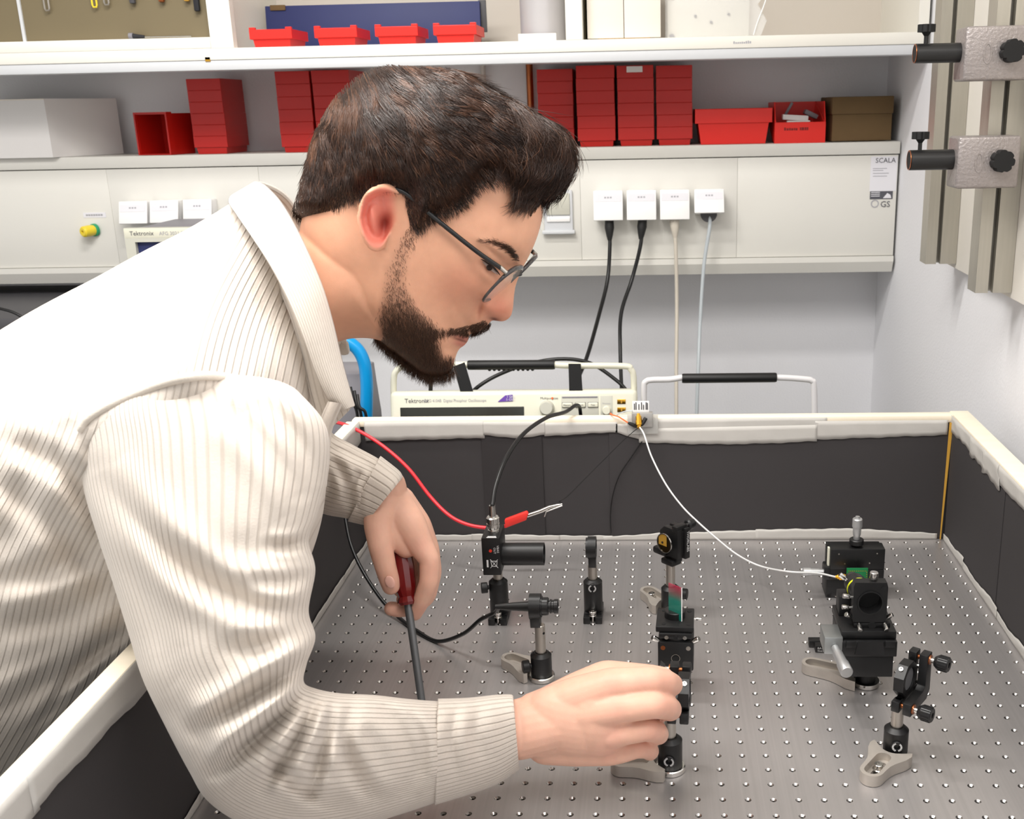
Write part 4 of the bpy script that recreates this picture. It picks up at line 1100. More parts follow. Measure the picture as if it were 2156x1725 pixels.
# ---- kinematic mirror mount
def kin_mount(root, c, n, s=0.046, tsign=1, vsign=1, mirror='grey', depth_gap=0.0035, knob_len=0.020, bare=True, front_ring=True, mirror_face=-1, thick=0.009):
    """plates perpendicular to n (direction of the adjuster knobs); the L-shaped rear plate has its corner at (tsign, -vsign)"""
    c = Vector(c); n = Vector(n).normalized(); t = ZA.cross(n).normalized() * tsign; v = ZA * vsign
    h = s / 2; w = 0.0135
    L = [(h, h), (h - w, h), (h - w, -h + w + 0.004), (h - w - 0.006, -h + w), (-h, -h + w), (-h, -h), (h - 0.008, -h), (h, -h + 0.008)]
    def plate(poly, off, th, name, m, bev=0.0008):
        q = [(p[0], p[1]) for p in poly]
        b_ = B()
        b_.prism(q, c + n * off, t, v, th * (1 if t.cross(v).dot(n) > 0 else -1), bev)
        return b_.build(name, m, root)
    plate(L, 0.0, thick, 'rear_plate', 'blk')
    # front plate: an octagonal ring for the mirror plus the L outline
    g = thick + 0
    fo = -depth_gap - thick
    oc = []
    for k in range(8):
        a = math.pi / 8 + k * math.pi / 4
        oc.append((-0.004 + 0.0195 * math.cos(a), 0.004 + 0.0195 * math.sin(a)))
    b_ = B(); nn = 32
    outer = by_angle(oc, (-0.004, 0.004), nn); inner = [(-0.004 + 0.0128 * math.cos(2 * math.pi * k / nn), 0.004 + 0.0128 * math.sin(2 * math.pi * k / nn)) for k in range(nn)]
    sg = 1 if t.cross(v).dot(n) > 0 else -1
    b_.prism_hole(outer, inner, c + n * fo, t, v, (thick + 0.0015) * sg)
    b_.build('mirror_cell', 'blk', root)
    for sx_, sy_ in ((1, 1), (-1, -1), (1, -1)):
        plate([(sx_ * (h - 0.006) - 0.006, sy_ * (h - 0.006) - 0.006), (sx_ * (h - 0.006) + 0.006, sy_ * (h - 0.006) - 0.006), (sx_ * (h - 0.006) + 0.006, sy_ * (h - 0.006) + 0.006), (sx_ * (h - 0.006) - 0.006, sy_ * (h - 0.006) + 0.006)], fo, thick, 'corner_block', 'blk', 0.0012)
    plate([(h - 0.012, h - 0.006), (h - 0.012, -h + 0.006), (h - 0.002, -h + 0.006), (h - 0.002, h - 0.006)], fo + 0.001, thick - 0.002, 'front_arm', 'blk', 0.0006)
    plate([(-h + 0.006, -h + 0.002), (h - 0.006, -h + 0.002), (h - 0.006, -h + 0.012), (-h + 0.006, -h + 0.012)], fo + 0.001, thick - 0.002, 'front_arm', 'blk', 0.0006)
    mc = c + t * (-0.004) + v * 0.004
    B().cyl(mc + n * (fo + 0.001), mc + n * (fo + 0.0088), 0.0126, n=40, bevel=0.0005).build('mirror', mirror, root)
    # set screw of the cell
    d = (v * 0.8 - t * 0.6).normalized()
    B().lathe(mc + n * (fo + thick * 0.5) + d * 0.0175, d, [(0, 0.0024), (0.0018, 0.0024), (0.0018, 0.0012), (0.0008, 0.0012), (0.0008, 0)], 14).build('cell_screw', 'chrome', root)
    for sx_, sy_ in ((1, 1), (-1, -1)):
        kc = c + t * (sx_ * (h - 0.0065)) + v * (sy_ * (h - 0.0065))
        B().lathe(kc, n, [(-depth_gap, 0.0024), (thick, 0.0024), (thick, 0.0052), (thick + 0.0012, 0.0052), (thick + 0.0012, 0.0024)], 18).build('brass_bushing', 'copper', root)
        B().lathe(kc, n, [(thick, 0.0028), (thick + 0.008, 0.0028)], 16).build('adjuster_screw', 'chrome', root)
        k0 = thick + 0.0055
        b_ = B(); b_.lathe(kc, n, [(k0, 0.003), (k0, 0.0052), (k0 + 0.003, 0.0074), (k0 + 0.0045, 0.0078), (k0 + knob_len - 0.006, 0.0078), (k0 + knob_len - 0.005, 0.0070), (k0 + knob_len - 0.005, 0.0030), (k0 + knob_len - 0.008, 0.0030), (k0 + knob_len - 0.008, 0)], 26)
        kb = b_.build('adjuster_knob', 'blk2', root)
        rb = B()
        x = n.orthogonal().normalized(); y = n.cross(x)
        for q in range(20):
            a = 2 * math.pi * q / 20
            o_ = kc + x * (0.0078 * math.cos(a)) + y * (0.0078 * math.sin(a))
            rb.tube([o_ + n * (k0 + 0.0045), o_ + n * (k0 + knob_len - 0.0062)], 0.0006, 4)
        rb.build('knurling', 'blk2', kb, 0)
    # springs between the plates
    for q in (-0.3, 0.3):
        B().cyl(c + t * (h - 0.008 + 0 * q) + v * (q * s * 0.6) + n * (-depth_gap - 0.001), c + t * (h - 0.008) + v * (q * s * 0.6) + n * 0.002, 0.0026, n=10).build('spring', 'chrome', root)
# ---- right front mount
I = comp(1884, 1590, 'mirror mount with two black knobs at right front', 'mirror mount', 'mirror_mount')
holder(I, 0.030, 0.0055, flange=False, setdir=(-0.12, -1, 0), screw='hex', sz=0.0185)
fd = U(1815, 1655, 2, 0.006) - I.location
fork(I, math.atan2(fd.y, fd.x), 0.068, 0.040)
zt_ = zat(I, 1893, 1488); post(I, 0.03, zt_ + 0.003, hole=((0.9, -0.45, 0), zt_ - 0.005))
cz = zat(I, 1925, 1440)
kin_mount(I, (0.015, 0.004, cz), (0.82, -0.57, 0), 0.052, 1, 1, mat('mirror_back', '#626264', 0.6))
# ---- gold mirror mount
D = comp(1412, 1290, 'gold mirror in black kinematic mount below the white cable', 'mirror mount', 'mirror_mount')
holder(D, 0.035, 0.0055, flange=True, setdir=(1, -0.25, 0), screw='thumb', sz=0.030)
fd = U(1368, 1253, 2, 0.006) - D.location
fork(D, math.atan2(fd.y, fd.x), 0.066, 0.046)
zt_ = zat(D, 1412, 1186); post(D, 0.035, zt_ + 0.002)
n_ = Vector((0.72, 0.69, 0)).normalized(); t_ = Vector((n_.y, -n_.x, 0)); rD = Matrix((t_, n_, ZA)).transposed()
mc = Vector((-0.002, -0.004, zat(D, 1412, 1138)))
fp = [(-0.018, -0.010), (-0.018, 0.011), (-0.010, 0.019), (0.016, 0.019), (0.016, -0.022), (-0.006, -0.022)]
B().prism(fp, mc + n_ * 0.0005, t_, ZA, -0.0085, 0.0008).build('front_plate', 'blk', D)
B().box(mc + t_ * 0.004 + n_ * 0.0165 - ZA * 0.002, (0.030, 0.009, 0.044), 0.0012, rD).build('rear_plate', 'blk', D)
B().box(mc + t_ * 0.004 + n_ * 0.0105 - ZA * 0.002, (0.022, 0.004, 0.036), 0.0006, rD).build('gap_block', 'blkm', D)
B().box(mc + t_ * 0.010 + n_ * 0.010 + ZA * 0.0195, (0.010, 0.020, 0.009), 0.0015, rD).build('adjuster_block', 'blk', D)
kc = mc + t_ * 0.010 + ZA * 0.0195 + n_ * 0.020
B().lathe(kc, n_, [(-0.002, 0.0028), (0.006, 0.0028)], 16).build('adjuster_screw', 'chrome', D)
kb = B().lathe(kc, n_, [(0.004, 0.003), (0.004, 0.0056), (0.006, 0.0074), (0.014, 0.0074), (0.0155, 0.0064), (0.0155, 0)], 26).build('adjuster_knob', 'blk2', D)
B().ringtube(mc - n_ * 0.0078, mc - n_ * 0.0094, 0.0137, 0.0127, 40).build('bright_rim', 'chrome', D)
B().cyl(mc - n_ * 0.0078, mc - n_ * 0.0086, 0.0127, n=40).build('mirror', mat('dark_mirror_front', '#2a1f0c', 0.15, 0.7), D)
pl2 = [(max(-0.0105, min(0.0045, 0.0122 * math.cos(a))), 0.0122 * math.sin(a)) for a in np.linspace(0, 2 * math.pi, 40, endpoint=False) if math.sin(a) > -0.45]
B().prism(pl2, mc - n_ * 0.0087, t_, ZA, -0.0005).build('gold_coating', 'gold', D, 0)
B().cyl(mc - n_ * 0.0088 - t_ * 0.003 + ZA * 0.0005, mc - n_ * 0.0098 - t_ * 0.003 + ZA * 0.0005, 0.0015, n=12).build('pin_hole', 'blkm', D)
B().box(mc - t_ * 0.014 - ZA * 0.0165 - n_ * 0.002, (0.022, 0.010, 0.010), 0.003, rD).build('lever', 'blk', D)
B().box((0.001, 0.001, zt_ + 0.003), (0.022, 0.018, 0.008), 0.002, rD).build('post_foot', 'blk', D)
B().box((0.004, 0.003, zt_ + 0.008), (0.024, 0.012, 0.010), 0.002, rD).build('foot_neck', 'blk', D)
text('THORLABS', 0.0060, mc + t_ * 0.0192 + n_ * 0.0145 + ZA * 0.016, (0, 0, -1), n_, 'inkw', D)
B().cyl(mc + t_ * 0.0186 + n_ * 0.0165 + ZA * 0.002, mc + t_ * 0.0194 + n_ * 0.0165 + ZA * 0.002, 0.0018, n=12).build('side_bore', 'blkm', D)
# ---- mount held by the hand
Fq = comp(1411, 1620, 'mirror mount edge-on, pinched between the fingers of near hand', 'mirror mount', 'mirror_mount')
holder(Fq, 0.034, 0.0055, flange=True, setdir=(-0.10, -1, 0), screw='hex', sz=0.018)
fd = U(1340, 1612, 2, 0.006) - Fq.location
fork(Fq, math.atan2(fd.y, fd.x), 0.062, False)
zt_ = zat(Fq, 1418, 1500); post(Fq, 0.03, zt_ + 0.003)
cz = zat(Fq, 1430, 1458)
kin_mount(Fq, (0.008, 0.0, cz), (-1, 0.10, 0), 0.046, -1, 1, 'grey', knob_len=0.010)

# ---- rotation platform with the dichroic plate
E_ = thing('dichroic_platform', 'black platform on a cube with upright red-green dichroic plate', 'platform', U(1424, 1452, 2, 0.0))
E_.location.z = 0
holder(E_, 0.030, 0.0055, flange=True, setdir=(1, -0.3, 0), screw=None)
zq0, zq1 = zat(E_, 1424, 1412, -0.019), zat(E_, 1424, 1352, -0.019)
post(E_, 0.03, zq0 + 0.001)
cw = 0.0205
rz = R_(-3)
def rb_(): 
    b_ = B(); b_.T = Matrix.Rotation(rz, 4, 'Z'); return b_
b_ = rb_(); b_.bb((-cw, -cw, zq0), (cw, cw, zq1), 0.002); b_.build('cage_cube', 'blk', E_)
b_ = rb_(); b_.lathe((0, -cw - 0.0004, (zq0 + zq1) / 2 - 0.002), (0, 1, 0), [(0, 0.0052), (0, 0.0046), (0.002, 0.0044), (0.002, 0)], 24); b_.build('port', 'steel', E_)
b_ = rb_(); b_.lathe((0, -cw - 0.0012, (zq0 + zq1) / 2 - 0.002), (0, 1, 0), [(0, 0.0040), (0.0005, 0)], 20); b_.build('port_core', 'blkm', E_)
for sx_ in (-1, 1):
    b_ = rb_(); b_.cyl((sx_ * 0.0145, -cw + 0.0005, zq1 - 0.007), (sx_ * 0.0145, -cw - 0.0008, zq1 - 0.007), 0.0027, n=14); b_.build('rod_end', ['steel', 'copper'][sx_ < 0], E_)
    b_ = rb_(); thumb(b_, (sx_ * 0.0185, -cw + 0.004, zq1 - 0.001), (sx_ * 0.75, -0.3, 0.6), 0.0030, 0.008); b_.build('thumb_screw', 'chrome', E_)
zq2 = zat(E_, 1420, 1320, -0.017)
b_ = rb_(); b_.lathe((0, 0, zq1 - 0.001), ZA, [(0, 0.0175), (0.003, 0.0185), (0.0045, 0.0185), (0.0045, 0)], 36); b_.build('rotation_ring', 'blk2', E_)
zp0 = zq1 + 0.0035; zp1 = zp0 + 0.0105
b_ = rb_(); b_.bb((-0.019, -0.019, zp0), (0.019, 0.0195, zp1 - 0.004), 0.0012); b_.build('platform_base', 'blk', E_)
b_ = rb_(); b_.bb((-0.0230, -0.016, zp1 - 0.004), (0.0205, 0.034, zp1 + 0.003), 0.0012); b_.build('platform_plate', 'blk', E_)
for xx, yy in ((-0.015, 0.0255), (0.015, 0.0255), (-0.014, -0.008), (0.014, -0.008)):
    b_ = rb_(); b_.cyl((xx, yy, zp1 + 0.0025), (xx, yy, zp1 + 0.0034), 0.0026, n=14); b_.build('tapped_hole', 'blkm', E_, 0)
for xx in (-0.0105, 0, 0.0105):
    b_ = rb_(); b_.cyl((xx, -0.0188, zp1 - 0.0085), (xx, -0.0198, zp1 - 0.0085), 0.0024, n=12); b_.build('clamp_screw', 'chrome' if xx else 'blkm', E_)
b_ = rb_(); thumb(b_, (0.0205, 0.012, zp1), (1, 0.1, -0.05), 0.0018, 0.006); b_.build('side_screw', 'chrome', E_)
b_ = rb_(); b_.lathe((-0.002, 0.012, zp1 + 0.003), ZA, [(0, 0.0122), (0.0075, 0.0122), (0.0082, 0.0116), (0.0082, 0)], 40); b_.build('round_holder', 'blk2', E_)
dm = bpy.data.materials.new('dichroic_coating'); dm.use_nodes = True
nt = dm.node_tree; bs_ = nt.nodes['Principled BSDF']
tc = nt.nodes.new('ShaderNodeTexCoord'); sp = nt.nodes.new('ShaderNodeSeparateXYZ'); nt.links.new(tc.outputs['Generated'], sp.inputs[0])
rp = nt.nodes.new('ShaderNodeValToRGB'); nt.links.new(sp.outputs[2], rp.inputs[0])
rp.color_ramp.elements[0].color = lin('#0f8f7c'); rp.color_ramp.elements[0].position = 0.55
rp.color_ramp.elements[1].color = lin('#c2405c'); rp.color_ramp.elements[1].position = 0.95
nt.links.new(rp.outputs[0], bs_.inputs['Base Color']); bs_.inputs['Alpha'].default_value = 0.55; bs_.inputs['Roughness'].default_value = 0.06; bs_.inputs['Coat Weight'].default_value = 0.5
gz = zat(E_, 1416, 1237, 0.0)
b_ = rb_(); b_.T = b_.T @ Matrix.Translation((-0.002, 0.006, 0)) @ Matrix.Rotation(R_(-40), 4, 'Z')
b_.bb((-0.0090, -0.0006, zp1 + 0.0031), (0.0110, 0.0006, gz), 0.0002); b_.build('dichroic_plate', dm, E_, 0)
b_ = rb_(); b_.T = b_.T @ Matrix.Translation((-0.002, 0.006, 0)) @ Matrix.Rotation(R_(-40), 4, 'Z')
b_.bb((0.0110, -0.0007, zp1 + 0.0031), (0.0114, 0.0007, gz)); b_.build('ground_edge', 'white', E_, 0)

# ---- xy stage with lens cage
G = comp(1822, 1440, 'black translation stage with round lens cage and micrometer on fork', 'stage', 'translation_stage')
yf = -0.032
def gz_(v, dy=yf): return zat(G, 1830, v, dy)
def gx(u, v=1400, dy=yf): return U(u, v, 1, G.location.y + dy).x - G.location.x
B().lathe((0, 0, 0.0006), ZA, [(0, 0), (0, 0.0158), (0.0055, 0.0158), (0.0055, 0.0115), (gz_(1428), 0.0115), (gz_(1428), 0)], 32).build('pedestal', 'blk', G)
B().ringtube((0, 0, 0.0006), (0, 0, 0.0060), 0.0162, 0.0118, 32).build('pedestal_flange', 'chrome', G)
fd = U(1722, 1408, 2, 0.006) - G.location
fork(G, math.atan2(fd.y, fd.x), 0.078, False)
z0, z1, z2, z3 = gz_(1426), gz_(1383), gz_(1350), gz_(1338)
x0, x1 = gx(1772), gx(1886)
B().bb((x0 + 0.002, yf, z0), (x1 - 0.003, 0.030, z1), 0.0008).build('lower_carriage', 'blk', G)
B().bb((x0 - 0.001, yf - 0.002, z1 + 0.0008), (x1, 0.032, z2), 0.0008).build('middle_carriage', 'blk', G)
B().prism([(-0.017, z1 + 0.004), (0.017, z1 + 0.004), (0.014, z2 + 0.0005), (-0.014, z2 + 0.0005)], ((x0 + x1) / 2, yf - 0.0032, 0), XA, ZA, -0.0014).build('dovetail', 'blk2', G, 0)
for sx_ in (-1, 1):
    B().bb(((x0 + x1) / 2 + sx_ * 0.022 - 0.0055, yf - 0.0050, z2 - 0.006), ((x0 + x1) / 2 + sx_ * 0.022 + 0.0055, yf - 0.001, z2 + 0.002), 0.0006).build('gib_block', 'blk', G)
B().bb((x0 - 0.001, yf + 0.003, z2 + 0.0008), (x1 - 0.0005, 0.040, z3 + 0.003), 0.0008).build('top_plate', 'blk', G)
zp = z3 + 0.003
cx0, cx1 = gx(1797, 1330, -0.02), gx(1874, 1330, -0.02)
zc1 = zat(G, 1835, 1312, -0.02)
B().bb((cx0, -0.020, zp), (cx1, 0.020, zc1), 0.001).build('riser_block', 'blk', G)
B().lathe(((cx0 + cx1) / 2, -0.0202, (zp + zc1) / 2), (0, -1, 0), [(0, 0.0045), (0.0006, 0.0042), (0.0002, 0)], 22).build('port', 'blkm', G)
fz1 = zat(G, 1835, 1229, -0.02)
fx0, fx1 = gx(1796, 1270, -0.02), gx(1868, 1270, -0.02)
fc = ((fx0 + fx1) / 2, (zc1 + fz1) / 2)
nn = 40; hw, hh = (fx1 - fx0) / 2, (fz1 - zc1) / 2
sqp = by_angle([(-hw, -hh), (hw, -hh), (hw, hh), (-hw, hh)], (0, 0), nn)
B().prism_hole(sqp, [(0.0148 * math.cos(2 * math.pi * k / nn), 0.0148 * math.sin(2 * math.pi * k / nn)) for k in range(nn)], (fc[0], -0.008, fc[1] + 0.001), XA, ZA, 0.0125).build('cage_plate', 'blk', G)
B().ringtube((fc[0], -0.022, fc[1] + 0.001), (fc[0], -0.006, fc[1] + 0.001), 0.0147, 0.0132, 40).build('lens_ring', 'blk2', G)
B().lathe((fc[0], -0.004, fc[1] + 0.001), (0, 1, 0), [(0, 0.0146), (0.001, 0)], 30).build('lens', 'blkm', G)
B().lathe((fc[0] - 0.006, -0.004, fc[1] + 0.003), (-0.12, 1, 0.04), [(0, 0.0130), (0.026, 0.0130), (0.026, 0.0120), (0.032, 0.0120), (0.032, 0.0105), (0.042, 0.0085), (0.042, 0)], 36).build('objective', 'blk2', G)
d_ = Vector((-0.12, 1, 0.04)).normalized(); q0 = Vector((fc[0] - 0.006, -0.004, fc[1] + 0.003))
B().ringtube(q0 + d_ * 0.014, q0 + d_ * 0.017, 0.0132, 0.0125, 36).build('yellow_band', 'yel', G)
for c_, d2 in (((fc[0] + 0.004, -0.012, fz1), (0.05, 0, 1)), ((fx0, -0.012, fc[1] + 0.004), (-1, 0, 0.15)), ((fx0, -0.010, fc[1] - 0.010), (-1, 0, 0.05)), ((fx0 + 0.001, -0.014, zc1 + 0.004), (-0.7, -0.3, 0.5)), ((fx1, -0.014, zc1 + 0.002), (0.75, -0.2, 0.65)), ((fx0 + 0.008, -0.020, zc1 - 0.001), (0, -0.9, -0.35)), ((fx1 - 0.002, -0.020, zc1 - 0.001), (0.1, -0.9, -0.35)), ((fx0 - 0.004, 0.004, fc[1] + 0.018), (-0.7, 0.1, 0.6))):
    b_ = B(); big = abs(d2[2]) > 0.9
    thumb(b_, c_, d2, 0.0046 if big else 0.0027, 0.0075); b_.build('thumb_screw', 'chrome', G)
B().cyl((fx1 - 0.005, -0.0203, fz1 - 0.006), (fx1 - 0.005, -0.0212, fz1 - 0.006), 0.0028, n=16).build('rod_bore', 'blk2', G)
B().bb((fx0 - 0.010, 0.010, zp), (cx0 + 0.010, 0.032, fc[1] - 0.006), 0.001).build('rear_bracket', 'blk', G)
# micrometer at the left
mx = gx(1757, 1350, -0.03)
mz = zat(G, 1757, 1358, -0.03)
B().bb((mx - 0.012, -0.034, mz - 0.010), (mx + 0.009, 0.000, mz + 0.011), 0.0012).build('micrometer_block', 'grey_al', G)
m0 = Vector((mx + 0.0, -0.034, mz - 0.002)); md = Vector((0.10, -1, -0.05)).normalized()
mb = B().lathe(m0, md, [(0, 0.0046), (0.012, 0.0046), (0.012, 0.0058), (0.034, 0.0062), (0.034, 0.0070), (0.050, 0.0072), (0.0515, 0.0062), (0.0515, 0)], 28).build('micrometer_barrel', 'mic', G)
bz = thing('slotted_base', 'small black slotted base with white print behind the micrometer', 'base', U(1735, 1375, 2, 0.0))
bz.location.z = 0.0
B().bb((-0.011, 0.0, 0.0004), (0.013, 0.012, 0.0095), 0.0008).build('front_foot', 'blk', bz)
B().bb((-0.017, 0.013, 0.0004), (0.006, 0.024, 0.0095), 0.0008).build('rear_foot', 'blk', bz)
text('BA1/M', 0.0042, (-0.0085, -0.0002, 0.0052), XA, ZA, 'inkw', bz)
text('THORLABS', 0.0036, (-0.0085, -0.0002, 0.0014), XA, ZA, 'inkw', bz)

# ---- vertical stage with circuit board behind
H_ = thing('vertical_stage', 'black upright stage with micrometers behind the lens cage', 'stage', U(1800, 1262, 2, 0.0))
H_.location.z = 0
def hx(u, v=1200, dy=0.0): return U(u, v, 1, H_.location.y + dy).x - H_.location.x
def hz(v, dy=0.0): return U(1800, v, 1, H_.location.y + dy).z
x0, x1 = hx(1748), hx(1862)
B().bb((x0, 0, hz(1200)), (x1, 0.024, hz(1157)), 0.0012).build('front_carriage', 'blk', H_)
B().bb((x0, 0, 0.030), (x1, 0.024, hz(1200)), 0.0012).build('front_carriage', 'blk', H_)
B().bb((x0 - 0.004, 0.004, 0.0006), (x0 + 0.060, 0.040, hz(1206)), 0.0012).build('lower_carriage', 'blk', H_)
B().bb((x0 - 0.0025, 0.022, 0.02), (x1 - 0.002, 0.034, hz(1160)), 0.0012).build('rear_carriage', 'blk', H_)
B().bb((x0 - 0.003, 0.006, hz(1200)), (x0 - 0.0005, 0.012, hz(1158))).build('scale_strip', 'scope', H_, 0)
for xx, zz in ((hx(1765), hz(1167)), (hx(1845), hz(1166)), (hx(1778), hz(1187)), (hx(1830), hz(1186)), (hx(1762), hz(1256))):
    B().cyl((xx, 0.0004, zz), (xx, -0.0005, zz), 0.0010, n=10).build('tapped_hole', 'steel', H_)
xm = hx(1804); zm = hz(1152)
B().lathe((xm, 0.012, zm), ZA, [(0, 0.0098), (0.006, 0.0098), (0.007, 0.009), (0.007, 0.0045)], 26).build('micrometer_collar', 'blk2', H_)
B().lathe((xm, 0.012, zm + 0.005), ZA, [(0, 0.0045), (0.006, 0.0045), (0.009, 0.0055), (0.020, 0.0058), (0.020, 0.0068), (0.031, 0.0068), (0.032, 0.006), (0.032, 0.0032), (0.035, 0.003), (0.035, 0)], 26).build('micrometer_barrel', 'mic', H_)
zl = hz(1203, 0.01)
B().bb((x0 - 0.008, 0.002, zl - 0.010), (x0 + 0.012, 0.022, zl + 0.010), 0.002).build('side_collar', 'blk2', H_)
B().lathe((x0 - 0.006, 0.008, zl), (-1, -0.05, 0.03), [(0, 0.0042), (0.008, 0.0042), (0.008, 0.0048), (0.020, 0.0050), (0.020, 0.0060), (0.030, 0.0060), (0.031, 0.0050), (0.031, 0)], 24).build('side_micrometer', 'mic', H_)
pb_ = thing('circuit_board', 'small green circuit board with gold connector on the stage', 'circuit board', H_.location)
yb_ = -0.014
def bx_(u, v): 
    p = U(u, v, 1, H_.location.y + yb_); return p.x - H_.location.x, p.z
xa, za = bx_(1783, 1197); xb, zb_ = bx_(1826, 1232)
B().bb((xa, yb_, zb_), (xb, yb_ + 0.0016, za), 0.0002).build('board', 'pcb', pb_)
B().bb((xa + 0.006, yb_ + 0.0016, zb_ + 0.004), (xb - 0.006, -0.0002, za - 0.004), 0.001).build('standoff', 'blk', pb_)
for k in range(10):
    B().cyl((xa + 0.003 + k * (xb - xa - 0.006) / 9, yb_, za - 0.004), (xa + 0.003 + k * (xb - xa - 0.006) / 9, yb_ - 0.0003, za - 0.004), 0.0006, n=8).build('via', 'brass', pb_, 0)
for k in range(5):
    B().cyl((xb - 0.0016, yb_, za - 0.006 - k * 0.003), (xb - 0.0016, yb_ - 0.0003, za - 0.006 - k * 0.003), 0.0006, n=8).build('via', 'brass', pb_, 0)
xs, zs_ = bx_(1786, 1213)
B().bb((xs - 0.0005, yb_ - 0.004, zs_ - 0.0045), (xs + 0.006, yb_ - 0.0002, zs_ + 0.0045), 0.0004).build('edge_connector', 'brass', pb_)
B().lathe((xs, yb_ - 0.003, zs_), (-1, 0, 0.02), [(-0.004, 0.0022), (0.001, 0.0022), (0.001, 0.0034), (0.006, 0.0034), (0.006, 0.0046), (0.013, 0.0046), (0.013, 0.0034), (0.0155, 0.0034), (0.0155, 0.002), (0.018, 0.002), (0.018, 0)], 6).build('screw_connector', 'brass', pb_)
sma = H_.location + Vector((xs - 0.018, yb_ - 0.003, zs_))
# ---- amplifier on the rim with its wires
ya = BY + 0.006
p = U(1350, 890, 1, ya)
am = thing('amplifier', 'small silver amplifier box taped on the rim, gold connector', 'amplifier', (p.x, ya, ZB))
B().bb((-0.014, -0.018, -0.012), (0.018, -0.006, 0.010), 0.001).build('case', mat('silver_case', '#b7b5b1', 0.35, 0.6), am)
B().bb((-0.021, -0.0152, -0.024), (0.026, -0.0112, 0.007), 0.001).build('mounting_plate', mat('clear_plate', '#c9c8c4', 0.2, alpha=0.55), am)
lbq = B().bb((-0.013, -0.010, 0.010), (0.0125, -0.0085, 0.027), 0.0004).build('label_card', 'white', am)
for k, (xx, l) in enumerate(((-0.010, 0.010), (-0.0075, 0.012), (-0.003, 0.009), (0.001, 0.012), (0.004, 0.008), (0.008, 0.012), (0.010, 0.011))):
    B().bb((xx - 0.0007, -0.0104, 0.0135), (xx + 0.0007, -0.0098, 0.0135 + l)).build('print_line', 'inkb', lbq, 0)
B().lathe((-0.0035, -0.020, 0.002), (0.05, -0.5, -0.9), [(-0.008, 0.003), (-0.004, 0.003), (-0.004, 0.0044), (0.003, 0.0044), (0.003, 0.0052), (0.010, 0.0052), (0.010, 0.0036), (0.016, 0.0032), (0.016, 0)], 8).build('gold_connector', 'brass', am)
B().lathe((0.0075, -0.020, 0.003), (-0.5, -0.4, -0.8), [(0, 0), (0, 0.003), (0.010, 0.0028), (0.014, 0.0014), (0.014, 0)], 10).build('black_probe', 'rub', am)
B().lathe((-0.020, -0.020, -0.004), (0.85, 0.1, -0.45), [(0, 0), (0, 0.0014), (0.004, 0.0028), (0.013, 0.003), (0.016, 0.002), (0.016, 0)], 10).build('black_probe', 'rub', am)
wp = lambda dx, dy, dz: Vector((p.x + dx, ya + dy, ZB + dz))
tag(B().tube(bez([wp(-0.020, -0.020, -0.004), wp(-0.034, -0.016, 0.004), wp(-0.044, -0.008, 0.005), wp(-0.048, 0.01, 0.002), wp(-0.05, 0.05, -0.02)], 8), 0.0011, 6).build('orange_wire', 'corange', None, 60), 'short orange wire beside the amplifier on rim', 'wire')
tag(B().tube(bez([wp(-0.013, -0.010, 0.012), wp(-0.024, -0.006, 0.010), wp(-0.036, 0.002, 0.003), wp(-0.042, 0.02, -0.01)], 8), 0.0010, 6).build('grey_wire', 'cgrey', None, 60), 'short grey wire from the amplifier over the rim', 'wire')
P = [wp(-0.0025, -0.026, -0.009), U(1356, 915, 1, -0.03), U(1372, 962, 1, -0.05), U(1402, 1020, 1, -0.08), U(1436, 1066, 1, -0.10), U(1470, 1100, 1, -0.115), U(1510, 1135, 1, -0.13), U(1552, 1168, 1, -0.145), U(1600, 1192, 1, -0.16), U(1660, 1204, 1, H_.location.y - 0.02), U(1720, 1207, 1, H_.location.y + yb_ - 0.003), sma]
tag(B().tube(bez(P, 10), 0.0013, 8).build('white_coax', 'cwht', None, 60), 'thin white coax cable from amplifier down to circuit board', 'cable')
# ---- red lead with crocodile clip and its thin wire
yr = -0.05
P = [U(620, 872, 1, .05), U(692, 886, 1, .02), U(740, 900, 1, -.01), U(800, 935, 1, -.03), U(858, 985, 1, -.05), U(905, 1045, 1, -.07), U(945, 1085, 1, -.09), U(985, 1105, 1, -.10), U(1030, 1112, 1, -.105), U(1064, 1108, 1, -.11)]
rl = thing('red_test_lead', 'red test lead with crocodile clip hanging behind the detector', 'test lead', (0, 0, 0))
B().tube(bez(P, 10), 0.0028, 10).build('cord', 'cred', rl, 60)
yc_ = -0.112
q = [U(u, v, 1, yc_) for u, v in ((1062, 1096), (1108, 1079), (1112, 1083), (1108, 1096), (1064, 1113))]
B().prism([(p_.x, p_.z) for p_ in q], (0, yc_, 0), XA, ZA, -0.009, 0.0012).build('boot', 'aclip', rl)
c0, c1, c2 = U(1110, 1086, 1, yc_ + .004), U(1140, 1076, 1, yc_ + .004), U(1184, 1062, 1, yc_ + .004)
B().tube([c0, c1], 0.0030, 10).build('clip_barrel', 'chrome', rl, 60)
B().tube([c1, c1.lerp(c2, .4) + Vector((0, 0, 0.002)), c2], 0.003, 8, rfun=lambda t: 0.0034 - 0.0018 * t).build('upper_jaw', 'chrome', rl, 60)
c3 = U(1146, 1088, 1, yc_ + .004)
B().tube([c1, c1.lerp(c2, .25) + Vector((0, 0, -0.001)), c3], 0.002, 6, rfun=lambda t: 0.0024 - 0.0012 * t).build('jaw_lever', 'chrome', rl, 60)
B().tube([c1.lerp(c2, .2) + Vector((0, 0, -0.003)), c2 + Vector((0, 0, -0.0015))], 0.0014, 6).build('lower_jaw', 'chrome', rl, 60)
P = [c2 + Vector((-0.001, 0, 0.003)), U(1178, 1056, 1, -.09), U(1195, 1045, 1, -.08), U(1235, 1005, 1, -.05), U(1275, 965, 1, -.03), U(1310, 930, 1, -.015), U(1340, 904, 1, -.01), wp(0.001, -0.024, -0.008)]
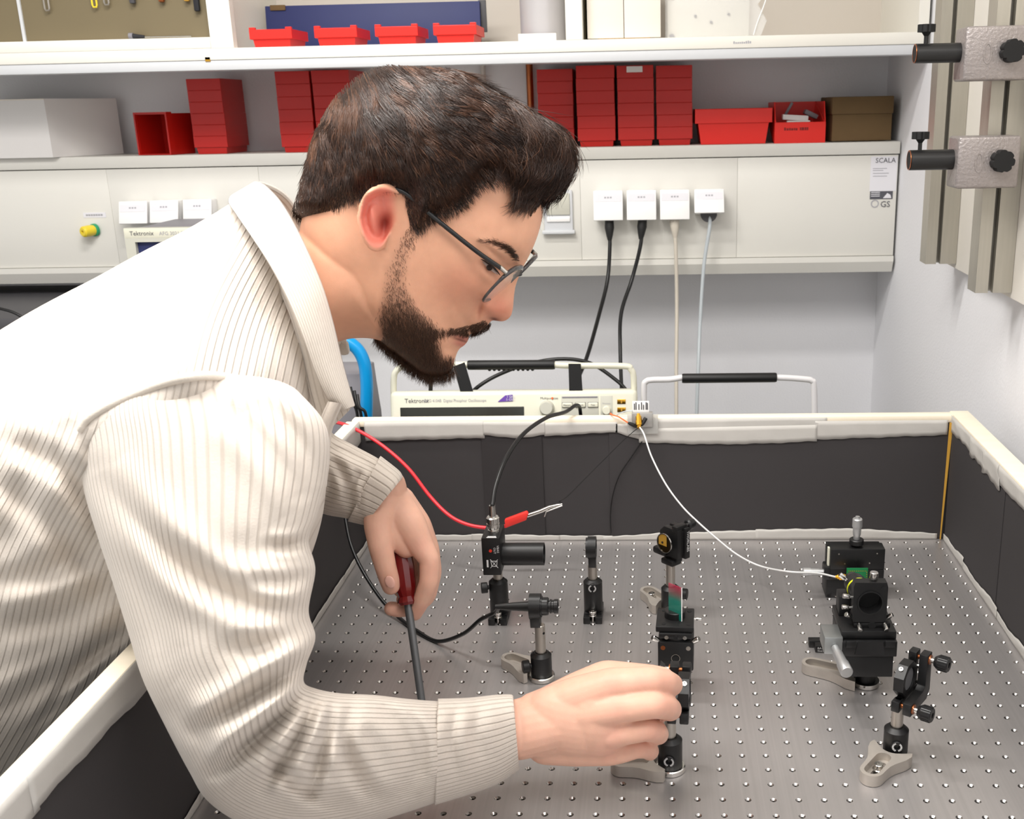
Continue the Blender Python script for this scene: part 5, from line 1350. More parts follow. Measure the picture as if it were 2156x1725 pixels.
tag(B().tube(bez(P, 8), 0.0006, 5).build('thin_black_wire', 'cblk', None, 60), 'hair-thin black wire from crocodile clip up to the amplifier', 'wire')
# ------------------------------------------------------------------ the person
YP = -0.55                                   # sagittal plane of head and trunk
RAYT = ROT.T
def UN(uv, y):
    """vectorised unprojection: uv (n,2) pixels, y (n,) planes -> (n,3)"""
    uv = np.asarray(uv, float); y = np.broadcast_to(np.asarray(y, float), (len(uv),))
    d = np.c_[(uv[:, 0] - CX) / FPX, (uv[:, 1] - CY) / FPX, np.ones(len(uv))] @ ROT
    t = (y - CAM[1]) / d[:, 1]
    return CAM + d * t[:, None]
def PXN(p):
    X = (np.asarray(p) - CAM) @ ROT.T
    return np.c_[CX + FPX * X[:, 0] / X[:, 2], CY + FPX * X[:, 1] / X[:, 2]]
class TPS:
    def __init__(s, pts, reg=1e-3):
        a = np.array(pts, float); s.c = a[:, :2] / 100.0; n = len(a)
        K = s.k(np.linalg.norm(s.c[:, None] - s.c[None], axis=2)) + reg * np.eye(n)
        P = np.c_[np.ones(n), s.c]
        A = np.block([[K, P], [P.T, np.zeros((3, 3))]])
        s.w = np.linalg.solve(A, np.r_[a[:, 2], np.zeros(3)])
    @staticmethod
    def k(r): return np.where(r > 1e-9, r * r * np.log(np.maximum(r, 1e-9)), 0.0)
    def __call__(s, uv):
        q = np.asarray(uv, float) / 100.0
        r = np.linalg.norm(q[:, None] - s.c[None], axis=2)
        return s.k(r) @ s.w[:-3] + np.c_[np.ones(len(q)), q] @ s.w[-3:]
def smooth_loop(pts, n, closed=True):
    P = np.array(pts, float)
    N = len(P); out = []
    for i in range(N if closed else N - 1):
        a = P[(i - 1) % N] if closed or i > 0 else P[0]
        b, c = P[i], P[(i + 1) % N]
        d = P[(i + 2) % N] if closed or i + 2 < N else P[-1]
        for k in range(n):
            t = k / n
            out.append(0.5 * (2 * b + (c - a) * t + (2 * a - 5 * b + 4 * c - d) * t * t + (3 * b - a - 3 * c + d) * t ** 3))
    if not closed: out.append(P[-1])
    return np.array(out)
class Polar:
    """outline star-shaped about o, gives the relative radius s of any pixel"""
    def __init__(s, pts, o):
        L = smooth_loop(pts, 8); s.o = np.array(o, float)
        d = L - s.o; a = np.arctan2(d[:, 1], d[:, 0]); r = np.hypot(d[:, 0], d[:, 1])
        i = np.argsort(a); a, r = a[i], r[i]
        s.a = np.r_[a[-1] - 2 * np.pi, a, a[0] + 2 * np.pi]; s.r = np.r_[r[-1], r, r[0]]
    def rad(s, a): return np.interp(a, s.a, s.r)
    def s_of(s, uv):
        d = np.asarray(uv, float) - s.o
        return np.hypot(d[:, 0], d[:, 1]) / s.rad(np.arctan2(d[:, 1], d[:, 0]))
def in_poly(uv, poly):
    uv = np.asarray(uv, float); x, y = uv[:, 0], uv[:, 1]; c = np.zeros(len(uv), bool)
    n = len(poly)
    for i in range(n):
        x0, y0 = poly[i]; x1, y1 = poly[(i + 1) % n]
        if y0 == y1: continue
        k = ((y0 > y) != (y1 > y)) & (x < (x1 - x0) * (y - y0) / (y1 - y0) + x0)
        c ^= k
    return c
def seg_dist(uv, line):
    uv = np.asarray(uv, float); best = np.full(len(uv), 1e9); par = np.zeros(len(uv)); side = np.zeros(len(uv))
    n = len(line)
    for i in range(n - 1):
        a = np.array(line[i], float); b = np.array(line[i + 1], float); e = b - a; l2 = e @ e
        t = np.clip(((uv - a) @ e) / l2, 0, 1); q = a + t[:, None] * e; d = np.hypot(*(uv - q).T)
        m = d < best
        best = np.where(m, d, best); par = np.where(m, (i + t) / (n - 1), par)
        cr = e[0] * (uv[:, 1] - a[1]) - e[1] * (uv[:, 0] - a[0]); side = np.where(m, np.sign(cr), side)
    return best, par, side
def poly_edge_dist(uv, poly):
    return seg_dist(uv, list(poly) + [poly[0]])[0]
def sstep(a, b, x):
    t = np.clip((x - a) / (b - a), 0, 1); return t * t * (3 - 2 * t)
FARK = 0.75
def mirror_far(L, Q):
    M_ = L.copy(); M_[:, :, 1] = 2 * YP - M_[:, :, 1]
    for k in range(L.shape[1]):
        M_[:, k] = (1 - FARK) * M_[:, k] + FARK * UN(Q[:, k], M_[:, k, 1])
    return M_
def relief(pol, wfun, nth, ns, y0, k=8.0, keep=None, far=True):
    """closed solid whose near side shows pixel (u, v) at half width w(u, v) in front of the plane y0"""
    th = np.linspace(-np.pi, np.pi, nth, endpoint=False)
    ss = 1 - (1 - np.linspace(0, 1, ns + 1)[1:]) ** 1.8
    R = pol.rad(th)
    uv = (pol.o[None, None] + np.stack([np.cos(th), np.sin(th)], 1)[:, None, :] * (R[:, None] * ss[None])[..., None]).reshape(-1, 2)
    S = np.tile(ss, nth)
    uv = np.r_[uv, pol.o[None]]; S = np.r_[S, 0.0]
    w = np.maximum(wfun(uv), 0.0005) * np.sqrt(np.clip(1 - S ** k, 0, 1))
    near = UN(uv, y0 - w)
    V = near.copy()
    F = []
    idx = lambda i, j: (i % nth) * ns + j
    c = nth * ns
    i = np.arange(nth)
    quads = []
    for j in range(ns - 1):
        quads.append(np.c_[i * ns + j, i * ns + j + 1, ((i + 1) % nth) * ns + j + 1, ((i + 1) % nth) * ns + j])
    quads = np.concatenate(quads)
    tris = np.c_[np.full(nth, c), i * ns, ((i + 1) % nth) * ns]
    if keep is not None:
        mid = uv[quads].mean(1); kq = keep(mid); quads = quads[kq]
        mid = uv[tris].mean(1); tris = tris[keep(mid)]
    if far:
        off = len(V)
        fv = near.copy(); fv[:, 1] = 2 * y0 - fv[:, 1]
        fv = (1 - FARK) * fv + FARK * UN(uv, y0 + w)
        V = np.r_[V, fv]
        q2 = (quads + off)[:, ::-1]; t2 = (tris + off)[:, ::-1]
        # weld the rims
        rim = np.arange(nth) * ns + ns - 1
        m = np.arange(len(V)); m[rim + off] = rim
        q2 = m[q2]; t2 = m[t2]
        F = [tuple(f) for f in quads] + [tuple(f) for f in tris] + [tuple(f) for f in q2] + [tuple(f) for f in t2]
        uv = np.r_[uv, uv]
    else:
        F = [tuple(f) for f in quads] + [tuple(f) for f in tris]
    return V, F, uv
def mesh_from(name, V, F):
    me = bpy.data.meshes.new(name); me.from_pydata([tuple(v) for v in V], [], F); me.update()
    return me

# ---- outlines traced in the photograph's pixels
HEAD_O = (880, 500)
FACE = [(1143, 440), (1141, 462), (1134, 490), (1123, 520), (1112, 543), (1102, 562), (1094, 580), (1086, 602), (1082, 628), (1080, 650), (1074, 668), (1060, 677), (1046, 676), (1036, 675), (1029, 682), (1020, 692), (1004, 700),
        (990, 703), (987, 712), (984, 720), (977, 728), (968, 734), (962, 744), (957, 760), (953, 775), (940, 786), (920, 789), (896, 787), (870, 772), (838, 747), (810, 727), (786, 708)]
SKULL = [(730, 690), (672, 640), (640, 570), (630, 500), (640, 440), (655, 380), (668, 330), (684, 280), (712, 232), (752, 196), (802, 176), (866, 170), (930, 182), (985, 206), (1036, 246), (1080, 296), (1112, 346), (1134, 396)]
head_pol = Polar(FACE + SKULL, HEAD_O)
W_HEAD = TPS([(880, 300, .074), (790, 320, .075), (960, 300, .071), (1030, 330, .064), (730, 400, .068), (1080, 380, .052), (1115, 430, .041), (850, 420, .077), (760, 450, .071),
              (700, 440, .060), (980, 430, .066), (1050, 450, .060), (1100, 480, .046), (1078, 522, .050), (1100, 532, .038), (1110, 546, .022), (1046, 562, .043), (1018, 556, .054), (1074, 578, .024), (1090, 568, .018),
              (975, 555, .065), (920, 560, .068), (1003, 602, .053), (1030, 622, .036), (1046, 640, .0215), (1056, 655, .0205), (1068, 662, .017), (1066, 618, .0155), (1078, 600, .0135), (1076, 640, .017),
              (800, 470, .073), (800, 560, .068), (850, 600, .066), (815, 660, .060), (860, 700, .053), (900, 640, .059), (950, 640, .051), (992, 650, .041), (1012, 680, .030), (1030, 676, .021),
              (1000, 694, .027), (978, 716, .024), (955, 706, .034), (930, 720, .041), (962, 738, .024), (942, 766, .029), (905, 772, .033), (870, 752, .042), (805, 706, .047), (745, 580, .060), (720, 500, .064), (670, 560, .058), (660, 470, .056), (760, 670, .050), (840, 200, .045), (1000, 240, .05), (690, 330, .05)])
def bump(uv, c, sx, sy, ang, h):
    d = np.asarray(uv) - np.array(c); ca, sa = math.cos(ang), math.sin(ang)
    a = d[:, 0] * ca + d[:, 1] * sa; b = -d[:, 0] * sa + d[:, 1] * ca
    return h * np.exp(-(a / sx) ** 2 - (b / sy) ** 2)
def w_head(uv):
    w = W_HEAD(uv)
    w = w + bump(uv, (1050, 530), 45, 10, 0.55, .004)          # brow
    w = w + bump(uv, (1040, 548), 30, 8, 0.72, .0035)          # upper lid
    w = w + bump(uv, (1048, 540), 30, 4, 0.72, -.003)          # lid crease
    w = w + bump(uv, (1060, 566), 20, 16, 0.6, -.004)          # inner socket
    w = w + bump(uv, (1024, 584), 28, 8, 0.7, .0022)           # lower lid bag
    w = w + bump(uv, (1033, 653), 17, 17, 0.3, .0065)          # nose wing
    w = w + bump(uv, (1011, 650), 5, 20, 0.15, -.0055) + bump(uv, (1026, 632), 20, 5, -0.5, -.003)   # fold behind the wing
    w = w + bump(uv, (1042, 672), 12, 5, 0.2, -.007)           # nostril
    w = w + bump(uv, (985, 676), 8, 40, 0.75, -.0025)          # smile fold
    w = w + bump(uv, (974, 709), 20, 6, 0.25, .0040)           # upper lip
    w = w + bump(uv, (970, 725), 18, 6, 0.25, .0040)           # lower lip
    w = w + bump(uv, (972, 717), 22, 2.6, 0.30, -.0045)        # mouth line
    w = w + bump(uv, (950, 738), 16, 8, 0.4, -.003)            # below the lip
    w = w + bump(uv, (809, 472), 12, 24, 0.25, -.011)          # hollow of the ear
    return w
V, F, uv = relief(head_pol, w_head, 420, 90, YP, 8.0)
PARTS = [(V, F)]
def capsule_chain(pts, n=20, m=10):
    """rounded tapered limb through (x, y, z, r) spheres, optionally flattened"""
    V = []; F = []
    P = [Vector(p[:3]) for p in pts]; r = [p[3] for p in pts]
    prof = []
    # resample centre line
    C = []; Rr = []
    for i in range(len(P) - 1):
        for k in range(m):
            t = k / m; C.append(P[i].lerp(P[i + 1], t)); Rr.append(r[i] * (1 - t) + r[i + 1] * t)
    C.append(P[-1]); Rr.append(r[-1])
    # soften corners
    for _ in range(3):
        C = [C[0]] + [(C[i - 1] + C[i] * 2 + C[i + 1]) / 4 for i in range(1, len(C) - 1)] + [C[-1]]
        Rr = [Rr[0]] + [(Rr[i - 1] + Rr[i] * 2 + Rr[i + 1]) / 4 for i in range(1, len(Rr) - 1)] + [Rr[-1]]
    t0 = (C[1] - C[0]).normalized(); t1 = (C[-1] - C[-2]).normalized()
    cap0 = [(C[0] - t0 * (Rr[0] * math.cos(a)), Rr[0] * math.sin(a)) for a in np.linspace(0.15, math.pi / 2, 6)[:-1]]
    cap1 = [(C[-1] + t1 * (Rr[-1] * math.sin(a)), Rr[-1] * math.cos(a)) for a in np.linspace(0, math.pi / 2 - 0.15, 6)[1:]]
    seq = cap0 + list(zip(C, Rr)) + cap1
    x = t0.orthogonal().normalized()
    for i, (c, rr) in enumerate(seq):
        a = seq[max(0, i - 1)][0]; b = seq[min(len(seq) - 1, i + 1)][0]
        t = (b - a).normalized(); x = (x - t * x.dot(t)).normalized(); y = t.cross(x)
        for k in range(n):
            an = 2 * math.pi * k / n; V.append(c + x * (rr * math.cos(an)) + y * (rr * math.sin(an)))
    L = len(seq)
    for i in range(L - 1):
        for k in range(n):
            F.append((i * n + k, i * n + (k + 1) % n, (i + 1) * n + (k + 1) % n, (i + 1) * n + k))
    F.append(tuple(range(n))[::-1]); F.append(tuple((L - 1) * n + k for k in range(n)))
    return np.array([tuple(v) for v in V]), F
def ellipsoid(c, rad, rot=None, n=32):
    b_ = B(); b_.sphere((0, 0, 0), 1.0, n)
    bm = b_.bm; bm.verts.ensure_lookup_table()
    V = np.array([tuple(v.co) for v in bm.verts]) * np.array(rad)
    if rot is not None: V = V @ np.array(rot.to_3x3()).T
    F = [tuple(v.index for v in f.verts) for f in bm.faces] if bm.verts.index_update() is None else []
    b_.bm.free()
    return V + np.array(c), F
# neck
nk = [U(800, 540, 1, YP), U(735, 570, 1, YP), U(672, 610, 1, YP), U(590, 700, 1, YP)]
neck_pol = Polar([(740, 470), (680, 476), (632, 490), (604, 520), (588, 575), (590, 650), (620, 715), (670, 735), (706, 722), (735, 714), (765, 712), (795, 716), (830, 730), (860, 700), (880, 600), (860, 500), (800, 430)], (715, 585))
W_NECK = TPS([(715, 585, .060), (650, 640, .064), (640, 540, .058), (760, 520, .056), (760, 640, .057), (830, 600, .058), (700, 700, .055), (820, 690, .048), (700, 450, .056)])
def w_neck(uv):
    return W_NECK(uv)
PARTS.append(relief(neck_pol, w_neck, 200, 50, YP, 3.2)[:2])
# trunk and arms inside the shirt, joined to the neck
SHR = U(430, 930, 1, -0.735); ELR = U(545, 1575, 1, -0.80); WRR = U(1090, 1536, 1, -0.668)
SHL = U(500, 900, 1, -0.37); ELL = U(560, 1010, 1, -0.36); WRL = U(808, 1050, 1, -0.412)
hip = U(-560, 1480, 1, YP)
PARTS.append(capsule_chain([(*nk[3], .055), (*U(450, 880, 1, YP), .09), (*U(150, 1050, 1, YP), .10), (*U(-250, 1280, 1, YP), .09)], 32))
PARTS.append(capsule_chain([(*SHR, .04), (*SHL, .04)], 28))
PARTS.append(capsule_chain([(*SHR, .04), (*SHR.lerp(ELR, .5), .044), (*ELR, .034), (*ELR.lerp(WRR, .35), .032), (*ELR.lerp(WRR, .8), .029), (*WRR, .0275)], 28))
PARTS.append(capsule_chain([(*SHL, .035), (*ELL, .028), (*ELL.lerp(WRL, .45), .028), (*WRL, .028)], 28))
# ear, near side and mirrored
EAR = [(835, 394), (815, 387), (792, 389), (771, 402), (757, 425), (751, 455), (754, 482), (764, 508), (778, 527), (795, 532), (808, 524), (818, 505), (832, 480), (846, 455), (853, 430), (848, 408)]
ear_pol = Polar(EAR, (800, 458))
def w_ear(uv):
    s = ear_pol.s_of(uv); d = uv - np.array((800, 458)); a = np.arctan2(d[:, 1], d[:, 0])
    back = sstep(40, -40, d[:, 0])
    low = sstep(35, 70, d[:, 1])
    h = -0.0045 + 0.0200 * back + 0.0035 * sstep(30, -70, d[:, 1]) + 0.003 * low + 0.0075 * sstep(-30, -58, d[:, 1])
    rim = np.exp(-((s - 0.86) / 0.13) ** 2) * (0.0062 * (1 - 0.7 * low) * (1 - 0.95 * sstep(10, 45, d[:, 0]) * sstep(-55, -30, d[:, 1])))
    groove = -np.exp(-((s - 0.62) / 0.12) ** 2) * 0.0052 * (1 - low) * (1 - sstep(5, 40, d[:, 0]))
    anti = bump(uv, (788, 462), 8, 36, -0.25, .0045) + bump(uv, (800, 424), 8, 20, -0.9, .0030)
    concha = bump(uv, (808, 472), 13, 26, 0.25, -.0120) + bump(uv, (812, 428), 16, 10, 0.2, -.0035)
    trag = bump(uv, (834, 474), 8, 14, 0.3, .005)
    return 0.0725 + h + rim + groove + anti + concha + trag
th_n, s_n = 96, 40
th = np.linspace(-np.pi, np.pi, th_n, endpoint=False); ss = np.linspace(0, 1, s_n + 1)[1:]
ruv = (ear_pol.o + np.stack([np.cos(th), np.sin(th)], 1)[:, None, :] * (ear_pol.rad(th)[:, None] * ss[None])[..., None]).reshape(-1, 2)
S_ = np.tile(ss, th_n)
top = w_ear(ruv); thick = 0.0052 * np.sqrt(np.clip(1 - S_ ** 6, 0, 1))
d_ = ruv - ear_pol.o
rootmix = sstep(-5, 30, d_[:, 0]) * sstep(85, 60, np.abs(d_[:, 1]))
topv = UN(ruv, YP - (top - 0.0026 + thick / 2)); botv = UN(ruv, YP - (top - 0.0026 - thick / 2 - 0.020 * rootmix - 0.010 * sstep(.7, .2, S_)))
ctop = UN(ear_pol.o[None], YP - w_ear(ear_pol.o[None])); cbot = UN(ear_pol.o[None], YP - w_ear(ear_pol.o[None]) + 0.016)
EV = np.r_[topv, ctop, botv, cbot]; n1 = th_n * s_n
EF = []
for base, flip in ((0, False), (n1 + 1, True)):
    for i in range(th_n):
        i2 = (i + 1) % th_n
        f = (base + n1, base + i * s_n, base + i2 * s_n); EF.append(f[::-1] if flip else f)
        for j in range(s_n - 1):
            f = (base + i * s_n + j, base + i * s_n + j + 1, base + i2 * s_n + j + 1, base + i2 * s_n + j); EF.append(f[::-1] if flip else f)
for i in range(th_n):
    i2 = (i + 1) % th_n; a = i * s_n + s_n - 1; b = i2 * s_n + s_n - 1
    EF.append((a, n1 + 1 + a, n1 + 1 + b, b))
PARTS.append((EV, EF))
EV2 = EV.copy(); EV2[:, 1] = 2 * YP - EV2[:, 1]; PARTS.append((EV2, [f[::-1] for f in EF]))
fw = (U(1090, 600, 1, YP) - U(1010, 550, 1, YP)).normalized()
# ---- near hand: fingers closing on the mount
def chain(pts): return capsule_chain([(*U(u, v, 1, y), r) for u, v, y, r in pts], 22)
HAND_R = [
    [(1090, 1537, -.668, .0285), (1150, 1522, -.668, .0290), (1190, 1516, -.670, .026)],
    [(1130, 1510, -.664, .0240), (1210, 1470, -.668, .0200), (1288, 1442, -.672, .0162), (1318, 1438, -.676, .0142), (1368, 1432, -.672, .0128), (1400, 1436, -.660, .0119), (1414, 1442, -.645, .0111)],
    [(1135, 1530, -.668, .0230), (1220, 1505, -.676, .0185), (1298, 1492, -.684, .0160), (1330, 1488, -.688, .0139), (1376, 1484, -.684, .0130), (1402, 1488, -.668, .0121), (1411, 1494, -.650, .0114)],
    [(1140, 1548, -.668, .0220), (1220, 1540, -.674, .0175), (1290, 1543, -.682, .0151), (1320, 1540, -.685, .0125), (1358, 1535, -.680, .0118), (1380, 1540, -.664, .0110), (1386, 1546, -.648, .0104)],
    [(1150, 1565, -.662, .0205), (1220, 1572, -.666, .0191), (1280, 1584, -.670, .0133), (1305, 1583, -.672, .0114), (1340, 1574, -.668, .0104), (1362, 1576, -.654, .0099), (1368, 1582, -.640, .0093)],
    [(1140, 1500, -.650, .0210), (1215, 1455, -.640, .0180), (1275, 1424, -.632, .0157), (1330, 1424, -.624, .0133), (1372, 1426, -.618, .0122), (1396, 1428, -.614, .0110)],
    [(1160, 1540, -.655, .0240), (1240, 1525, -.655, .0210), (1275, 1520, -.658, .0170)]]
for c in HAND_R: PARTS.append(chain(c))
PARTS.append(ellipsoid(U(1212, 1516, 1, -.668), (.052, .0285, .037), Matrix.Rotation(R_(8), 3, 'Y')))
PARTS.append(ellipsoid(U(1258, 1512, 1, -.670), (.036, .0275, .040), Matrix.Rotation(R_(4), 3, 'Y')))
PARTS.append(chain([(1250, 1466, -.674, .013), (1290, 1468, -.676, .011)])); PARTS.append(chain([(1250, 1518, -.680, .013), (1296, 1518, -.682, .010)])); PARTS.append(chain([(1240, 1560, -.676, .012), (1285, 1564, -.678, .009)]))
# ---- far hand: closed round the screwdriver handle
YH = -0.412
HAND_L = [
    [(803, 1030, -.412, .0290), (808, 1065, -.412, .0280), (822, 1095, -.414, .0270)],
    [(825, 1062, -.414, .0240), (862, 1105, -.424, .0200), (886, 1148, -.430, .0150), (905, 1180, -.436, .0118), (903, 1225, -.442, .0110), (888, 1265, -.440, .0100), (874, 1292, -.436, .0085)],
    [(835, 1062, -.402, .0230), (875, 1108, -.404, .0190), (900, 1155, -.404, .0140), (910, 1205, -.408, .0115), (900, 1255, -.410, .0105), (872, 1280, -.420, .0098), (838, 1284, -.428, .0092), (824, 1282, -.430, .0086)],
    [(835, 1062, -.392, .0220), (876, 1110, -.385, .0180), (898, 1160, -.380, .0130), (900, 1215, -.380, .0110), (880, 1255, -.385, .0100), (850, 1262, -.395, .0090)],
    [(830, 1062, -.384, .0200), (868, 1110, -.370, .0165), (884, 1160, -.362, .0120), (884, 1210, -.362, .0098), (866, 1240, -.368, .0088), (842, 1244, -.378, .0080)],
    [(806, 1060, -.424, .0220), (797, 1105, -.438, .0170), (801, 1150, -.448, .0138), (812, 1195, -.450, .0122), (820, 1222, -.448, .0115), (823, 1234, -.446, .0104)],
    [(830, 1085, -.405, .0230), (858, 1120, -.405, .0200)]]
for c in HAND_L: PARTS.append(chain(c))
PARTS.append(chain([(812, 1100, -.428, .019), (835, 1130, -.428, .0165), (856, 1150, -.426, .014)]))
PARTS.append(ellipsoid(U(842, 1098, 1, -.412), (.024, .020, .030), Matrix.Rotation(R_(-35), 3, 'Y')))

allV = []; allF = []; off = 0
for V, F in PARTS:
    allV.append(np.asarray(V)); allF += [tuple(int(i) + off for i in f) for f in F]; off += len(V)
allV = np.concatenate(allV)
person = thing('person', 'man in cream corduroy overshirt leaning over breadboard, adjusting a mount', 'person', (0, 0, 0))
tmp = mesh_from('body_raw', allV, allF)
to = bpy.data.objects.new('body_raw', tmp); COL.objects.link(to)
rm = to.modifiers.new('fuse', 'REMESH'); rm.mode = 'VOXEL'; rm.voxel_size = 0.0014; rm.adaptivity = 0.0
sm = to.modifiers.new('soften', 'SMOOTH'); sm.factor = 0.5; sm.iterations = 3
dg = bpy.context.evaluated_depsgraph_get()
body_me = bpy.data.meshes.new_from_object(to.evaluated_get(dg))
body_me.name = 'body'
bpy.data.objects.remove(to, do_unlink=True); bpy.data.meshes.remove(tmp)
# skin tint: lips, ears, knuckles, nose, stubble undertone; shade painted into the hollows
n = len(body_me.vertices)
co = np.empty(n * 3, np.float32); body_me.vertices.foreach_get('co', co); co = co.reshape(-1, 3).astype(float)
pxs = PXN(co)
def lin3(h): return np.array(lin(h)[:3])
base = lin3('#dca688')
col = np.tile(base, (n, 1))
def blend(mask, c, k):
    global col
    m = (mask * k)[:, None]; col = col * (1 - m) + lin3(c)[None] * m
def g(c, sx, sy, ang=0.0): return bump(pxs, c, sx, sy, ang, 1.0)
headm = (co[:, 0] > U(600, 500, 1, YP).x) & (co[:, 2] > 0.28)
handm = co[:, 2] < 0.26
blend(headm * g((970, 600), 60, 50), '#d08a70', .6)
blend(headm * g((1050, 650), 40, 34), '#c97862', .7)
blend(headm * np.clip(1.3 * np.exp(-(np.maximum(ear_pol.s_of(pxs) - .75, 0) / .12) ** 2), 0, 1) * sstep(842, 812, pxs[:, 0]), '#e98474', .85)
blend(headm * g((809, 472), 13, 22, .2), '#a03c30', .9)  # ear hollow: red skin with its shade painted in
blend(headm * g((976, 711), 22, 7, .25), '#b8675c', .9)
blend(headm * g((972, 725), 19, 7, .25), '#c97a6c', .9)
blend(headm * g((972, 717), 20, 2.5, .3), '#6e3028', .9)  # dark line between the lips, painted shade
blend(headm * g((1041, 672), 10, 3.5, .2), '#5a2018', .9)  # nostril darkness painted into the tint
blend(headm * g((1011, 652), 4, 16, .15), '#a8604c', .6)  # fold behind the nose wing, darkened as painted shade
blend(headm * g((1020, 560), 26, 10, .7), '#a9705a', .35)
STUB = [(884, 470), (868, 540), (862, 600), (885, 648), (920, 682), (958, 694), (1000, 684), (1028, 676), (1036, 690), (996, 706), (985, 708), (950, 700), (930, 716), (940, 742), (962, 742), (962, 790), (900, 800), (830, 752), (786, 714), (792, 640), (800, 560), (845, 480)]
stm = in_poly(pxs, STUB); sd = poly_edge_dist(pxs, STUB)
blend(headm * np.where(stm, sstep(0, 22, sd), 0.0) * sstep(540, 730, pxs[:, 1]), '#5b3c2c', .7)
blend(headm * np.where(stm, sstep(0, 22, sd), 0.0), '#8d6550', .25)
for k in ((1290, 1440), (1298, 1492), (1292, 1545), (1280, 1585), (1405, 1436), (1405, 1490), (1380, 1542), (1360, 1578), (1350, 1432)):
    blend(handm * g(k, 26, 22), '#d8836f', .5)
for k in ((886, 1150), (903, 1200), (880, 1290), (815, 1230), (830, 1283)):
    blend(handm * g(k, 22, 22), '#c8745f', .5)
blend(handm * 1.0, '#e8bba8', .6)
ca = body_me.color_attributes.new('skin_tint', 'FLOAT_COLOR', 'POINT')
ca.data.foreach_set('color', np.c_[col, np.ones(n)].astype(np.float32).ravel())
sk = bpy.data.materials.new('skin'); sk.use_nodes = True
nt = sk.node_tree; b = nt.nodes['Principled BSDF']
at = nt.nodes.new('ShaderNodeAttribute'); at.attribute_name = 'skin_tint'
nz = nt.nodes.new('ShaderNodeTexNoise'); nz.inputs['Scale'].default_value = 90; nz.inputs['Detail'].default_value = 6
tcn = nt.nodes.new('ShaderNodeTexCoord'); nt.links.new(tcn.outputs['Object'], nz.inputs['Vector'])
hs = nt.nodes.new('ShaderNodeHueSaturation'); nt.links.new(at.outputs['Color'], hs.inputs['Color'])
mr = nt.nodes.new('ShaderNodeMapRange'); mr.inputs['To Min'].default_value = 0.90; mr.inputs['To Max'].default_value = 1.08; nt.links.new(nz.outputs[0], mr.inputs[0]); nt.links.new(mr.outputs[0], hs.inputs['Value'])
nt.links.new(hs.outputs[0], b.inputs['Base Color'])
b.inputs['Roughness'].default_value = 0.48; b.inputs['Specular IOR Level'].default_value = 0.38
b.inputs['Subsurface Weight'].default_value = 0.25; b.inputs['Subsurface Radius'].default_value = (1.0, 0.35, 0.2); b.inputs['Subsurface Scale'].default_value = 0.004
nb = nt.nodes.new('ShaderNodeTexNoise'); nb.inputs['Scale'].default_value = 900; nt.links.new(tcn.outputs['Object'], nb.inputs['Vector'])
bp = nt.nodes.new('ShaderNodeBump'); bp.inputs['Strength'].default_value = 0.12; bp.inputs['Distance'].default_value = 0.0006
nt.links.new(nb.outputs[0], bp.inputs['Height']); nt.links.new(bp.outputs[0], b.inputs['Normal'])
body_me.materials.clear()
body = link_mesh('body', body_me, sk, person, 0)
body_me.polygons.foreach_set('use_smooth', [True] * len(body_me.polygons))
tn = U(821, 1226, 1, -.4615); nail_d = (U(823, 1240, 1, -.46) - U(815, 1205, 1, -.46)).normalized()
nb = B(); nb.sphere(tn, 1.0, 16, (0.0058, 0.0016, 0.0078), Matrix.Rotation(R_(-14), 3, 'Y')); nb.build('thumb_nail', mat('nail', '#e6b3a4', 0.25), person)
# eyes: narrow opening between the lids, looking down
EA, EB_ = np.array((1013., 549.)), np.array((1051., 581.))
def eye_patch(name, pts, lift, m, sgn, parent):
    q = np.array(pts); P = UN(q, YP - w_head(q) - lift)
    if sgn < 0: P[:, 1] = 2 * YP - P[:, 1]
    c = P.mean(0) + np.array((0, -0.0006 * sgn, 0))
    me = mesh_from(name, np.r_[P, c[None]], [(k, (k + 1) % len(P), len(P)) for k in range(len(P))])
    o = link_mesh(name, me, m, parent, 0)
    md = o.modifiers.new('thickness', 'SOLIDIFY'); md.thickness = 0.0006; md.offset = 0
    return o
def almond(t0, t1, up, dn, n=14, pw=.75):
    ax_ = EB_ - EA; nn = np.array((ax_[1], -ax_[0])) / np.hypot(*ax_)
    T = np.linspace(t0, t1, n); e = np.sin(np.pi * np.clip((T - t0) / (t1 - t0), 0, 1)) ** pw
    return [tuple(EA + ax_ * t + nn * (up * k)) for t, k in zip(T, e)] + [tuple(EA + ax_ * t - nn * (dn * k)) for t, k in list(zip(T, e))[::-1][1:-1]]
ew, ei, el = mat('eye_white', '#94827a', 0.2), mat('brown_iris', '#21130d', 0.12), mat('lash_line', '#1d120c', 0.6)
for sgn in (1, -1):
    e = eye_patch('eye', almond(.06, .95, 4.0, 2.6), .0004, ew, sgn, person)
    c = EA + (EB_ - EA) * .46
    eye_patch('iris', [tuple(c + 6.2 * np.array((math.cos(a), math.sin(a)))) for a in np.linspace(0, 2 * math.pi, 18, endpoint=False)], .0009, ei, sgn, e)
    eye_patch('upper_lash_line', [(p[0] + 1.2, p[1] - 1.2) for p in almond(-.06, 1.03, 6.5, -2.6)], .0013, el, sgn, e)
